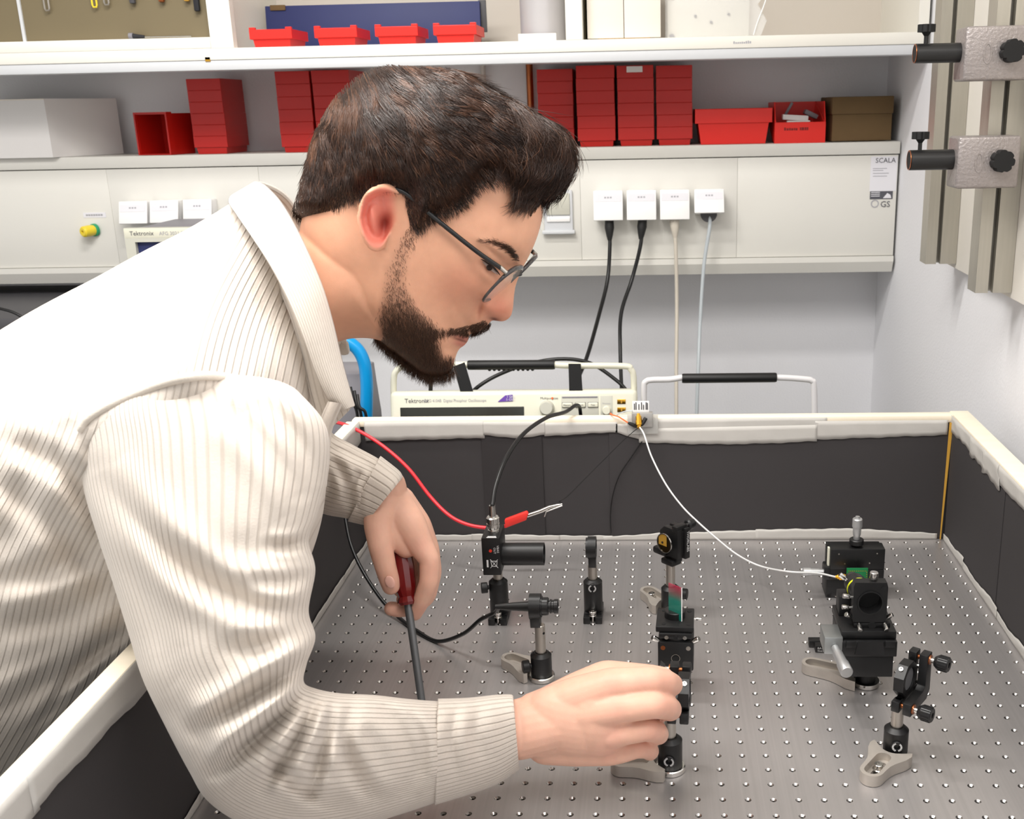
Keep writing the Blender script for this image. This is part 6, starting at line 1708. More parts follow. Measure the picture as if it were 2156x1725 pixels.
# ------------------------------------------------------------------ hair, beard, brows
def strands(name, lines, rad, cols, parent, label=None, rough=0.42):
    """lines (n, k, 3): every strand a thin three-sided tapering fibre, joined into one mesh"""
    L = np.asarray(lines); N, K, _ = L.shape
    T = np.gradient(L, axis=1); T /= np.linalg.norm(T, axis=2, keepdims=True) + 1e-12
    ref = np.tile(np.array([0.3, -1.0, 0.2]), (N, K, 1))
    X = np.cross(T, ref); X /= np.linalg.norm(X, axis=2, keepdims=True) + 1e-12
    Yv = np.cross(T, X)
    tp = np.interp(np.linspace(0, 1, K), [0, .6, 1], [1, .85, .12])[None, :, None] * np.asarray(rad)[:, None, None]
    rings = []
    for q in range(3):
        a = 2 * math.pi * q / 3
        rings.append(L + tp * (X * math.cos(a) + Yv * math.sin(a)))
    V = np.stack(rings, 2).reshape(-1, 3)
    i = np.arange(N)[:, None, None] * K * 3; k = np.arange(K - 1)[None, :, None] * 3; q = np.arange(3)[None, None, :]; q2 = (q + 1) % 3
    a = i + k + q; b2 = i + k + q2; c = i + k + 3 + q2; d = i + k + 3 + q
    F = np.stack([a, b2, c, d], -1).reshape(-1, 4)
    me = bpy.data.meshes.new(name)
    me.vertices.add(len(V)); me.vertices.foreach_set('co', V.astype(np.float32).ravel())
    me.loops.add(F.size); me.loops.foreach_set('vertex_index', F.astype(np.int32).ravel())
    me.polygons.add(len(F)); me.polygons.foreach_set('loop_start', np.arange(0, F.size, 4, dtype=np.int32)); me.polygons.foreach_set('loop_total', np.full(len(F), 4, np.int32))
    me.update(calc_edges=True)
    ca = me.color_attributes.new('strand_tint', 'FLOAT_COLOR', 'POINT')
    cc = np.repeat(np.asarray(cols), K * 3, axis=0)
    ca.data.foreach_set('color', np.c_[cc, np.ones(len(cc))].astype(np.float32).ravel())
    if 'hair_strand' not in M:
        m = bpy.data.materials.new('hair_strand'); m.use_nodes = True
        nt = m.node_tree; bb_ = nt.nodes['Principled BSDF']
        at = nt.nodes.new('ShaderNodeAttribute'); at.attribute_name = 'strand_tint'
        nt.links.new(at.outputs['Color'], bb_.inputs['Base Color'])
        bb_.inputs['Roughness'].default_value = 0.34; bb_.inputs['Specular IOR Level'].default_value = 0.45
        M['hair_strand'] = m
    o = link_mesh(name, me, M['hair_strand'], parent, 0)
    me.polygons.foreach_set('use_smooth', [True] * len(me.polygons))
    o['kind'] = 'stuff'
    if label: o['label'] = label
    return o
HAIR_TOP = [(617, 440), (624, 412), (631, 388), (646, 334), (662, 280), (684, 234), (714, 192), (756, 156), (808, 136), (860, 138), (926, 140), (968, 148), (1010, 172), (1060, 202), (1102, 224), (1144, 247), (1182, 268), (1203, 300), (1211, 348), (1204, 376), (1186, 400), (1162, 421)]
HAIR_LOW = [(1146, 420), (1122, 414), (1096, 404), (1074, 388), (1062, 368), (1050, 356), (1038, 360), (1018, 378), (1000, 398), (980, 426), (950, 446), (920, 456), (902, 470), (884, 486), (866, 478), (856, 440), (850, 405), (835, 392), (812, 386), (790, 388), (768, 402), (752, 420), (728, 424), (704, 440), (680, 456), (650, 462), (628, 456)]
hair_poly = [tuple(p) for p in smooth_loop(HAIR_TOP + HAIR_LOW, 5)]
hair_pol = Polar(HAIR_TOP + [(1146, 420), (1120, 470), (1040, 620), (880, 640), (760, 560), (650, 470)], (880, 400))
rng = np.random.default_rng(3)
def w_hair(uv):
    uv = np.asarray(uv, float)
    ph = np.minimum(head_pol.s_of(uv), 0.97)
    inside = np.clip(head_pol.s_of(uv), 0, None)
    # head width, faded out beyond the skull outline
    wh = np.maximum(W_HEAD(uv), 0.02)
    edge = seg_dist(uv, HAIR_LOW)[0]
    th = 0.013 * sstep(0, 45, edge) + 0.010 * sstep(40, 160, edge)
    s = np.clip(hair_pol.s_of(uv), 0, 1)
    fl = bump(uv, (1160, 340), 70, 70, 0, 1.0)
    wh = wh * (1 - fl) + np.minimum(wh, .055) * fl
    return (wh + th) * np.sqrt(np.clip(1 - s ** 6, 0, 1))
hp_keep = lambda mid: in_poly(mid, hair_poly) & (seg_dist(mid, HAIR_LOW)[0] > 13)
def w_cap(uv):
    lumps = 0.0016 * np.sin(uv[:, 0] * 0.055 + uv[:, 1] * 0.03) * np.sin(uv[:, 1] * 0.06 - uv[:, 0] * 0.02)
    return w_hair(uv) / np.maximum(np.sqrt(np.clip(1 - np.clip(hair_pol.s_of(uv), 0, .999) ** 6, 0, 1)), 0.05) - 0.004 + lumps
cap_pol = Polar([tuple(np.array(p) + (np.array((880, 400)) - np.array(p)) / np.linalg.norm(np.array((880, 400)) - np.array(p)) * 11) for p in HAIR_TOP] + [(1140, 420), (1120, 470), (1040, 620), (880, 640), (760, 560), (655, 470)], (880, 400))
Vc, Fc, _ = relief(cap_pol, w_cap, 300, 60, YP, 6.0, keep=hp_keep)
used = sorted(set(i for f in Fc for i in f)); mp = {v: i for i, v in enumerate(used)}
me = mesh_from('hair_base', Vc[used], [tuple(mp[i] for i in f) for f in Fc])
hairbase = link_mesh('hair_base', me, mat('hair_base', '#1d120d', 0.6, noise=(120, 0.4), bump=(300, 0.6, 0.003)), person, 0, 'short dark brown hair swept forward')
me.polygons.foreach_set('use_smooth', [True] * len(me.polygons))
FLOW = [(650, 430, -.15, 1), (660, 340, -.25, 1), (700, 250, -.35, .9), (740, 300, .0, 1), (760, 180, .1, 1), (800, 160, .75, .65), (760, 380, .05, 1), (820, 250, .55, .85), (850, 350, .35, .95), (840, 180, .85, .5), (930, 170, .92, .4), (930, 260, .85, .55),
        (940, 360, .6, .8), (900, 430, .25, 1), (1000, 220, .92, .4), (1020, 300, .9, .45), (990, 380, .6, .8), (1080, 260, .93, .38), (1090, 330, .75, .6), (1150, 280, .9, .5), (1195, 320, .35, 1), (1195, 375, -.5, .85), (1150, 400, -.7, .5), (1120, 370, .1, 1), (1060, 340, .6, .75), (690, 450, -.2, 1)]
fl = np.array(FLOW, float); fdir = fl[:, 2:] / np.linalg.norm(fl[:, 2:], axis=1, keepdims=True)
def flow(uv):
    d2 = ((uv[:, None] - fl[None, :, :2]) ** 2).sum(2)
    w = 1 / (d2 + 900.0) ** 1.6
    v = (w[..., None] * fdir[None]).sum(1)
    return v / (np.linalg.norm(v, axis=1, keepdims=True) + 1e-9)
def sample_hair(n, tops=False):
    uv = np.empty((0, 2))
    while len(uv) < n:
        c = np.c_[rng.uniform(600, 1220, n * 3), rng.uniform(125, 495, n * 3)]
        c = c[in_poly(c, hair_poly)]
        if tops: c = c[hair_pol.s_of(c) > 0.80]
        uv = np.r_[uv, c]
    return uv[:n]
def paths(uv, K, ln, ang0, curl):
    q = uv.copy(); P = []
    for k in range(K):
        t = k / (K - 1)
        P.append(q.copy())
        v = flow(q); a = ang0 + curl * t * .9
        v = np.c_[v[:, 0] * np.cos(a) - v[:, 1] * np.sin(a), v[:, 0] * np.sin(a) + v[:, 1] * np.cos(a)]
        q = q + v * (ln / (K - 1))[:, None]
    return np.stack(P, 1)
KH = 8
GN = 620
g_uv = sample_hair(GN)
g_top = sstep(420, 200, g_uv[:, 1]); g_front = sstep(980, 1100, g_uv[:, 0])
g_len = (24 + 66 * g_top + 46 * g_front) * rng.uniform(.75, 1.2, GN)
g_path = paths(g_uv, KH, g_len, rng.normal(0, .22, GN), rng.normal(0, .35, GN) + g_front * rng.normal(.9, .9, GN))
g_lift = rng.uniform(-.1, 1.0, GN) ** 1 * (0.001 + 0.0060 * g_top + 0.007 * g_front)
g_shade = rng.uniform(0, 1, GN)
def grow(n, K, mirror=False, tops=False):
    uv = sample_hair(n, tops)
    top = sstep(420, 200, uv[:, 1]); front = sstep(980, 1100, uv[:, 0])
    ln = (24 + 60 * top + 44 * front) * rng.uniform(.6, 1.1, n)
    own = paths(uv, K, ln, rng.normal(0, .16, n), rng.normal(0, .35, n) + front * rng.normal(.5, .8, n))
    gi = np.empty(n, int)
    for a in range(0, n, 4000):
        gi[a:a + 4000] = (((uv[a:a + 4000, None] - g_uv[None]) ** 2).sum(2)).argmin(1)
    off = (uv - g_uv[gi])
    tt = np.linspace(0, 1, K)[None, :, None]
    c = (.62 * sstep(0.0, .9, tt)) * (rng.uniform(.55, 1.0, n) * (.35 + .65 * np.maximum(top, front)))[:, None, None]
    tgt = g_path[gi] + off[:, None] * (1 - .85 * tt)
    Q = own * (1 - c) + tgt * c
    lift = rng.uniform(.0, .5, n) * (0.0012 + 0.0040 * top + 0.004 * front) + g_lift[gi]
    P = []
    for k in range(K):
        t = k / (K - 1); q = Q[:, k]
        y = YP - w_hair(q) - lift * math.sin(min(1, t * 1.25) * math.pi * .7) - .0012 + 0.0012 * (1 - t)
        P.append(UN(q, y))
    L = np.stack(P, 1)
    if mirror: L = mirror_far(L, Q)
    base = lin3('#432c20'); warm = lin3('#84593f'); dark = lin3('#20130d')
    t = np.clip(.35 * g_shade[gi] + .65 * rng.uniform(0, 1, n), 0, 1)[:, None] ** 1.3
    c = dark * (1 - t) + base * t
    hl = np.clip((g_shade[gi] - .55) * 1.8, 0, 1) * (.15 + .85 * top * sstep(1120, 900, uv[:, 0])) + (rng.uniform(0, 1, n) < .05)  # locks on top lightened, highlights painted into the strand colour
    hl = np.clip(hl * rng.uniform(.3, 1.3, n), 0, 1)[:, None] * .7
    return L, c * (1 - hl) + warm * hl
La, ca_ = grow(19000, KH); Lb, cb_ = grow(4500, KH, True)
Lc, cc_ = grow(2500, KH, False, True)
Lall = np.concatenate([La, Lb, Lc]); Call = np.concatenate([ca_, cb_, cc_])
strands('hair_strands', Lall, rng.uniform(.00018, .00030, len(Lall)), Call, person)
# beard
BEARD = [(884, 470), (872, 520), (862, 570), (868, 612), (890, 648), (922, 676), (960, 690), (1000, 680), (1024, 672), (1036, 682), (1030, 692), (1006, 704), (990, 706), (958, 700), (934, 708), (926, 722), (936, 744), (958, 744), (962, 760), (958, 782), (940, 794), (900, 796), (868, 780), (832, 752), (788, 714), (792, 660), (798, 600), (812, 550), (842, 500), (860, 474)]
def grow_beard(n, K=5, mirror=False):
    uv = np.empty((0, 2))
    while len(uv) < n:
        c = np.c_[rng.uniform(780, 1040, n * 3), rng.uniform(465, 800, n * 3)]
        c = c[in_poly(c, BEARD)]
        e = poly_edge_dist(c, BEARD)
        thin = 0.16 * sstep(0, 30, e) + 0.84 * sstep(600, 755, c[:, 1]) * sstep(-4, 40, e) + 0.25 * sstep(540, 470, c[:, 1])
        thin = np.maximum(thin, np.where((c[:, 0] > 950) & (c[:, 1] < 712), 1.0, 0))
        thin = np.maximum(thin, np.where(seg_dist(c, [(955, 790), (900, 796), (832, 752), (790, 714)])[0] < 14, 1.0, 0))
        uv = np.r_[uv, c[rng.uniform(0, 1, len(c)) < thin]]
    uv = uv[:n]
    low = sstep(600, 760, uv[:, 1]); mus = ((uv[:, 0] > 950) & (uv[:, 1] < 712)).astype(float)
    ln = (11 + 12 * low) * (1 - .35 * mus) * rng.uniform(.6, 1.2, n)
    dx = .25 - .25 * low - .75 * mus + rng.normal(0, .28, n); dy = 1 - .25 * mus + rng.normal(0, .15, n)
    v = np.c_[dx, dy]; v /= np.linalg.norm(v, axis=1, keepdims=True)
    lift = rng.uniform(.0006, .0030, n) * (.5 + low)
    P = []; QQ = []; q = uv.copy(); curl = rng.normal(0, .3, n)
    for k in range(K):
        t = k / (K - 1)
        s = np.clip(head_pol.s_of(q), 0, 1)
        w = np.maximum(w_head(q), .0005) * np.sqrt(np.clip(1 - s ** 8, 0, 1))
        P.append(UN(q, YP - w - lift * t + .0008 * (1 - t))); QQ.append(q.copy())
        a = curl * t
        q = q + np.c_[v[:, 0] * np.cos(a) - v[:, 1] * np.sin(a), v[:, 0] * np.sin(a) + v[:, 1] * np.cos(a)] * (ln / (K - 1))[:, None]
    L = np.stack(P, 1)
    if mirror: L = mirror_far(L, np.stack(QQ, 1))
    t = rng.uniform(0, 1, n)[:, None]
    c = lin3('#2b1c14') * (1 - t) + lin3('#6b4c39') * t
    return L, c
La, ca_ = grow_beard(11500); Lb, cb_ = grow_beard(3000, 5, True)
strands('beard_strands', np.concatenate([La, Lb]), rng.uniform(.00010, .00019, len(La) + len(Lb)), np.concatenate([ca_, cb_]), person, 'short dark brown full beard')
# eyebrow and lashes
def grow_line(line, n, half, ln, dirv, mirror, K=4, lift=.0018):
    L = smooth_loop(line, 10, False); t = rng.beta(1.9, 1.0, n); i = t * (len(L) - 1)
    p = np.c_[np.interp(i, np.arange(len(L)), L[:, 0]), np.interp(i, np.arange(len(L)), L[:, 1])] + rng.normal(0, half, (n, 2)) * np.c_[np.full(n, .4), np.interp(t, [0, .3, .75, 1], [.35, .7, 1.1, .9])]
    v = np.array(dirv)[None] + rng.normal(0, .25, (n, 2)); v /= np.linalg.norm(v, axis=1, keepdims=True)
    P = []
    for k in range(K):
        q = p + v * (ln * k / (K - 1))
        s = np.clip(head_pol.s_of(q), 0, 1)
        P.append(UN(q, YP - np.maximum(w_head(q), .0005) * np.sqrt(np.clip(1 - s ** 8, 0, 1)) - lift * k / (K - 1) - .0004))
    A = np.stack(P, 1)
    if mirror: A[:, :, 1] = 2 * YP - A[:, :, 1]
    return A
EB = [(1010, 508), (1030, 510), (1055, 515), (1078, 528), (1092, 545)]
A1 = grow_line(EB, 430, 4.2, 11, (-.85, -.2), False); A2 = grow_line(EB, 200, 5.0, 13, (-.75, -.25), True)
A = np.concatenate([A1, A2])
strands('eyebrow_strands', A, np.full(len(A), .00012), np.tile(lin3('#4a3326'), (len(A), 1)), person)
# ------------------------------------------------------------------ corduroy overshirt
def cord_material(name, col, depth=0.0009, strength=0.8):
    m = bpy.data.materials.new(name); m.use_nodes = True
    nt = m.node_tree; b = nt.nodes['Principled BSDF']
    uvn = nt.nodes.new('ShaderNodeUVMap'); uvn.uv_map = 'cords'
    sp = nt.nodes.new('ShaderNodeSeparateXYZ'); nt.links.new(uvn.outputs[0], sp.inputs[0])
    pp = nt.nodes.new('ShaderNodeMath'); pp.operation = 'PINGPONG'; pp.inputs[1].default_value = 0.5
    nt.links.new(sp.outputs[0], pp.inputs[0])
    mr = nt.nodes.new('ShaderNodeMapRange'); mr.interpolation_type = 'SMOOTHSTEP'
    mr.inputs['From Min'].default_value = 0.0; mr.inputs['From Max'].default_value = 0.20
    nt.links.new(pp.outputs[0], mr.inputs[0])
    tc = nt.nodes.new('ShaderNodeTexCoord')
    n1 = nt.nodes.new('ShaderNodeTexNoise'); n1.inputs['Scale'].default_value = 650; n1.inputs['Detail'].default_value = 3
    nt.links.new(tc.outputs['Object'], n1.inputs['Vector'])
    ad = nt.nodes.new('ShaderNodeMath'); ad.operation = 'MULTIPLY_ADD'; ad.inputs[1].default_value = 0.35
    nt.links.new(n1.outputs[0], ad.inputs[0]); nt.links.new(mr.outputs[0], ad.inputs[2])
    bp = nt.nodes.new('ShaderNodeBump'); bp.inputs['Strength'].default_value = strength; bp.inputs['Distance'].default_value = depth
    nt.links.new(ad.outputs[0], bp.inputs['Height']); nt.links.new(bp.outputs[0], b.inputs['Normal'])
    n2 = nt.nodes.new('ShaderNodeTexNoise'); n2.inputs['Scale'].default_value = 260; n2.inputs['Detail'].default_value = 4
    nt.links.new(tc.outputs['Object'], n2.inputs['Vector'])
    mx = nt.nodes.new('ShaderNodeMix'); mx.data_type = 'RGBA'
    c = lin(col)
    mx.inputs[6].default_value = tuple(x * .93 for x in c[:3]) + (1,); mx.inputs[7].default_value = tuple(min(1, x * 1.05) for x in c[:3]) + (1,)
    nt.links.new(n2.outputs[0], mx.inputs[0])
    mg = nt.nodes.new('ShaderNodeMix'); mg.data_type = 'RGBA'          # grooves between the cords darkened, their shade painted into the colour
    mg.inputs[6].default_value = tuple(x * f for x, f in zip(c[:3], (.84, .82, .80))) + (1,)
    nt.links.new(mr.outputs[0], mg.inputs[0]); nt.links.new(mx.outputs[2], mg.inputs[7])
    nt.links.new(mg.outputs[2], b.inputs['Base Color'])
    b.inputs['Roughness'].default_value = 0.9; b.inputs['Specular IOR Level'].default_value = 0.15
    b.inputs['Sheen Weight'].default_value = 0.25; b.inputs['Sheen Roughness'].default_value = 0.5
    return m
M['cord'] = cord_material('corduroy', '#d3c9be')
M['hem'] = mat('shirt_hem', '#d6cdc2', 0.9, spec=0.15, noise=(300, 0.06), bump=(700, 0.5, 0.0008))
def set_uv(me, coords):
    ul = me.uv_layers.new(name='cords')
    li = np.empty(len(me.loops), np.int32); me.loops.foreach_get('vertex_index', li)
    ul.data.foreach_set('uv', np.asarray(coords, np.float32)[li].ravel())
def creases(pxv, nearmask, lst):
    d = np.zeros(len(pxv))
    for line, width, depth in lst:
        L = smooth_loop(line, 6, False)
        dist, par, side = seg_dist(pxv, [tuple(p) for p in L])
        env = np.sin(np.pi * np.clip(par, .02, .98)) ** .6
        d += nearmask * env * depth * (-np.exp(-(dist / width) ** 2) + 0.65 * np.exp(-((dist - 1.9 * width) / (1.2 * width)) ** 2))
    return d
# ---- trunk
TORSO = [(545, 402), (500, 420), (440, 456), (380, 490), (300, 530), (200, 585), (90, 642), (0, 695), (-150, 790), (-420, 1010), (-640, 1300), (-660, 1560), (-420, 1800), (-200, 1775), (-60, 1690), (0, 1645), (100, 1570), (200, 1492), (300, 1438), (420, 1390), (540, 1330), (630, 1220), (672, 1110), (686, 1000), (690, 930), (712, 860), (716, 790), (700, 700), (672, 610), (640, 530), (600, 450), (575, 415)]
torso_pol = Polar(TORSO, (250, 1000))
W_T = TPS([(400, 800, .262), (400, 870, .250), (250, 870, .250), (180, 900, .232), (520, 800, .232), (560, 860, .215), (400, 730, .240), (280, 790, .228), (500, 730, .200), (400, 660, .190), (570, 660, .130), (600, 570, .100), (560, 480, .075), (420, 600, .148), (300, 690, .170), (200, 720, .150), (100, 800, .165), (0, 1000, .180), (-200, 1200, .175), (300, 1100, .190), (600, 1000, .17), (640, 860, .150), (670, 760, .110), (200, 1350, .160), (0, 1400, .165), (-300, 1500, .160), (-450, 1200, .15), (120, 1150, .185), (500, 1200, .15), (690, 850, .11)])
TC = [([(20, 930), (120, 985), (230, 1120)], 22, .010), ([(-20, 1010), (100, 1100), (230, 1250)], 26, .008), ([(110, 880), (60, 1010), (20, 1150)], 30, .006), ([(290, 1290), (180, 1390), (60, 1460), (-20, 1500)], 20, .010), ([(300, 1360), (200, 1440), (90, 1560)], 15, .009), ([(270, 1330), (160, 1420), (40, 1600)], 14, .008),
      ([(250, 1230), (130, 1290), (0, 1320)], 26, .009), ([(215, 1130), (110, 1200), (-20, 1230)], 26, .007), ([(270, 1410), (150, 1500), (30, 1620)], 9, .006), ([(200, 1440), (110, 1500), (20, 1560)], 9, .005), ([(30, 660), (80, 720), (110, 800)], 16, .004), ([(150, 880), (130, 960), (190, 1040)], 18, .006)]
SEAMS = [[(592, 592), (598, 612), (588, 650), (560, 720), (546, 800), (545, 830)]]
def w_torso(uv):
    uv = np.asarray(uv); w = W_T(uv)
    w = w + creases(uv, np.ones(len(uv)), TC)
    for s_ in SEAMS:
        dist = seg_dist(uv, s_)[0]; w = w - .0022 * np.exp(-(dist / 3.0) ** 2) + .0014 * np.exp(-((dist - 8) / 6) ** 2)
    w = w + .0035 * np.sin(uv[:, 0] * .013 + uv[:, 1] * .021) * np.sin(uv[:, 1] * .012 - uv[:, 0] * .017)
    return w
V, F, uv = relief(torso_pol, w_torso, 360, 150, YP, 4.5)
me = mesh_from('shirt', V, F)
yoke = sstep(-30, 60, (uv[:, 1] - 830) + 0.35 * (uv[:, 0] - 150))
q = (uv[:, 0] * .91 + uv[:, 1] * .36 + 14 * np.sin(uv[:, 1] * .012)) / 14.5
set_uv(me, np.c_[q, uv[:, 1] / 100])
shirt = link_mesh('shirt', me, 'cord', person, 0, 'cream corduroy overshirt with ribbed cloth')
me.polygons.foreach_set('use_smooth', [True] * len(me.polygons))
# ---- sleeves built rung by rung
def sleeve(name, rungs, nr, na, ribs, crs, parent, m='cord', seam_ribs=True, uvscale=1.0, thick=0.0, bulge=None):
    """rungs: (L pixel, R pixel, y of the axis, depth radius, bow pixel)"""
    A = np.array([[*r[0], *r[1], r[2], r[3], *(r[4] if len(r) > 4 else (0, 0))] for r in rungs], float)
    A = smooth_loop(A, max(2, int(nr / (len(rungs) - 1))), False)
    n = len(A)
    ph = np.linspace(0, 2 * np.pi, na, endpoint=False)
    c, s_ = np.cos(ph), np.sin(ph)
    pe = 2.35                                            # slightly squared section
    cc = np.sign(c) * np.abs(c) ** (2 / pe); sn = np.sign(s_) * np.abs(s_) ** (2 / pe)
    cen = (A[:, :2] + A[:, 2:4]) / 2; hv = (A[:, 2:4] - A[:, :2]) / 2
    near = np.maximum(sn, 0)
    uv = cen[:, None] + hv[:, None] * cc[None, :, None] + A[:, None, 6:8] * near[None, :, None]
    y = A[:, 4][:, None] - A[:, 5][:, None] * sn[None]
    uvf = uv.reshape(-1, 2); nm = np.tile(near, n)
    dis = creases(uvf, nm ** .5, crs)
    if bulge is not None: dis += bulge(uvf, nm)
    y = y.reshape(-1) - dis
    V = UN(uvf, y)
    F = []
    i = np.arange(n - 1)[:, None]; k = np.arange(na)[None]
    Q = np.stack([i * na + k, i * na + (k + 1) % na, (i + 1) * na + (k + 1) % na, (i + 1) * na + k], -1).reshape(-1, 4)
    # duplicate the seam column so the rib coordinate does not wrap
    V2 = np.concatenate([V.reshape(n, na, 3), V.reshape(n, na, 3)[:, :1]], 1).reshape(-1, 3)
    w = na + 1
    k = np.arange(na)[None]
    Q = np.stack([i * w + k, i * w + k + 1, (i + 1) * w + k + 1, (i + 1) * w + k], -1).reshape(-1, 4)
    me = mesh_from(name, V2, [tuple(f) for f in Q])
    # rib coordinate proportional to girth along a mid rung
    mid = V2.reshape(n, w, 3)[n // 2]
    g_ = np.r_[0, np.cumsum(np.linalg.norm(np.diff(mid, axis=0), axis=1))]; g_ = g_ / g_[-1] * ribs
    set_uv(me, np.c_[np.tile(g_, n), np.repeat(np.arange(n) / 10.0, w)])
    o = link_mesh(name, me, m, parent, 0)
    me.polygons.foreach_set('use_smooth', [True] * len(me.polygons))
    if thick:
        md = o.modifiers.new('thickness', 'SOLIDIFY'); md.thickness = thick; md.offset = 0
    return o, A
RUNGS = [((172, 885), (640, 855), -.730, .060, (0, -78)), ((158, 915), (680, 892), -.740, .070, (0, -58)), ((166, 965), (694, 935), -.748, .076, (0, -40)), ((178, 1040), (690, 1005), -.758, .080, (0, -18)), ((205, 1130), (668, 1085), -.768, .084), ((238, 1230), (650, 1138), -.776, .080), ((272, 1340), (664, 1200), -.786, .078), ((300, 1430), (650, 1285), -.796, .076),
         ((348, 1530), (664, 1342), -.803, .073), ((398, 1625), (646, 1398), -.806, .071), ((438, 1688), (640, 1436), -.804, .068), ((515, 1738), (664, 1450), -.798, .066), ((615, 1762), (715, 1460), -.785, .062), ((730, 1748), (790, 1464), -.762, .058), ((835, 1718), (860, 1472), -.738, .052), ((920, 1690), (928, 1477), -.714, .046), ((985, 1668), (985, 1476), -.695, .042), ((1045, 1646), (1040, 1470), -.678, .038), ((1080, 1622), (1070, 1468), -.670, .036)]
SC = [([(205, 990), (300, 1112), (415, 1215), (540, 1275), (658, 1300)], 27, .011), ([(655, 1385), (590, 1430), (520, 1475), (420, 1535)], 20, .017), ([(650, 1460), (600, 1505), (540, 1555), (455, 1628)], 18, .019), ([(672, 1468), (640, 1530), (605, 1590), (555, 1662)], 14, .016), ([(700, 1474), (690, 1540), (668, 1620), (650, 1690)], 14, .012),
      ([(740, 1480), (722, 1560), (760, 1640), (800, 1690)], 17, .010), ([(800, 1480), (850, 1540), (870, 1620), (860, 1690)], 19, .009), ([(860, 1495), (890, 1560), (890, 1640)], 13, .006), ([(560, 1580), (620, 1650), (720, 1700)], 16, .008), ([(545, 835), (600, 890), (640, 950), (675, 1025)], 24, .011), ([(475, 850), (555, 920), (620, 1010), (650, 1060)], 27, .007),
      ([(668, 1130), (620, 1147), (565, 1150)], 11, .008), ([(666, 1208), (600, 1228), (520, 1222)], 17, .007), ([(330, 1480), (420, 1560), (450, 1650)], 26, .006), ([(180, 1000), (240, 1120), (300, 1260), (330, 1380)], 26, .005), ([(650, 1330), (580, 1352), (480, 1370)], 22, .007)]
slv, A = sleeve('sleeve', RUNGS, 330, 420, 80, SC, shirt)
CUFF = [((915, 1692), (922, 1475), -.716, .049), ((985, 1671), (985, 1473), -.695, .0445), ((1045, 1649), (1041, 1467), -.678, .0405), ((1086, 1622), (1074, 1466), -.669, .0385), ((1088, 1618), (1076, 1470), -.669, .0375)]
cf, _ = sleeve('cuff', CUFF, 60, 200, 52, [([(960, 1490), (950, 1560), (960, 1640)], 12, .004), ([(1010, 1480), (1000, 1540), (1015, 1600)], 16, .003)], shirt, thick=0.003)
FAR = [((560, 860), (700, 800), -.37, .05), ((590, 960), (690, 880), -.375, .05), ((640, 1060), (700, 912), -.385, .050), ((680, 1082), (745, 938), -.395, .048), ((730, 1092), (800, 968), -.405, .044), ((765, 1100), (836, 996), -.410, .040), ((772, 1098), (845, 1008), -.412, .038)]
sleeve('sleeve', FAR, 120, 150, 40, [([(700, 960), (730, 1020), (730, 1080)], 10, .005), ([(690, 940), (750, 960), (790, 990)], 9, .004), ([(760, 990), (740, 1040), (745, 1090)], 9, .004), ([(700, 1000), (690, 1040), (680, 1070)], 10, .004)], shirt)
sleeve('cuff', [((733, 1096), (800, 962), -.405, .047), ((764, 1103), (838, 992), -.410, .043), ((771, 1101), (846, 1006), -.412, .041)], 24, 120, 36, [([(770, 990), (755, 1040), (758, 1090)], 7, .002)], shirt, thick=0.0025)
# ---- shoulder seam welts
def welt(line, y_of, r, parent, name='seam_welt'):
    L = smooth_loop(line, 8, False)
    P = UN(L, y_of(L))
    B().tube([tuple(p) for p in P], r, 8).build(name, 'hem', parent, 60)
welt([(170, 905), (190, 880), (240, 850), (300, 824), (360, 803), (420, 792), (480, 796), (540, 812), (590, 835), (630, 862)], lambda L: YP - w_torso(L) * np.sqrt(np.clip(1 - np.clip(torso_pol.s_of(L), 0, 1) ** 4.5, 0, 1)) - 0.0005, 0.0035, shirt)
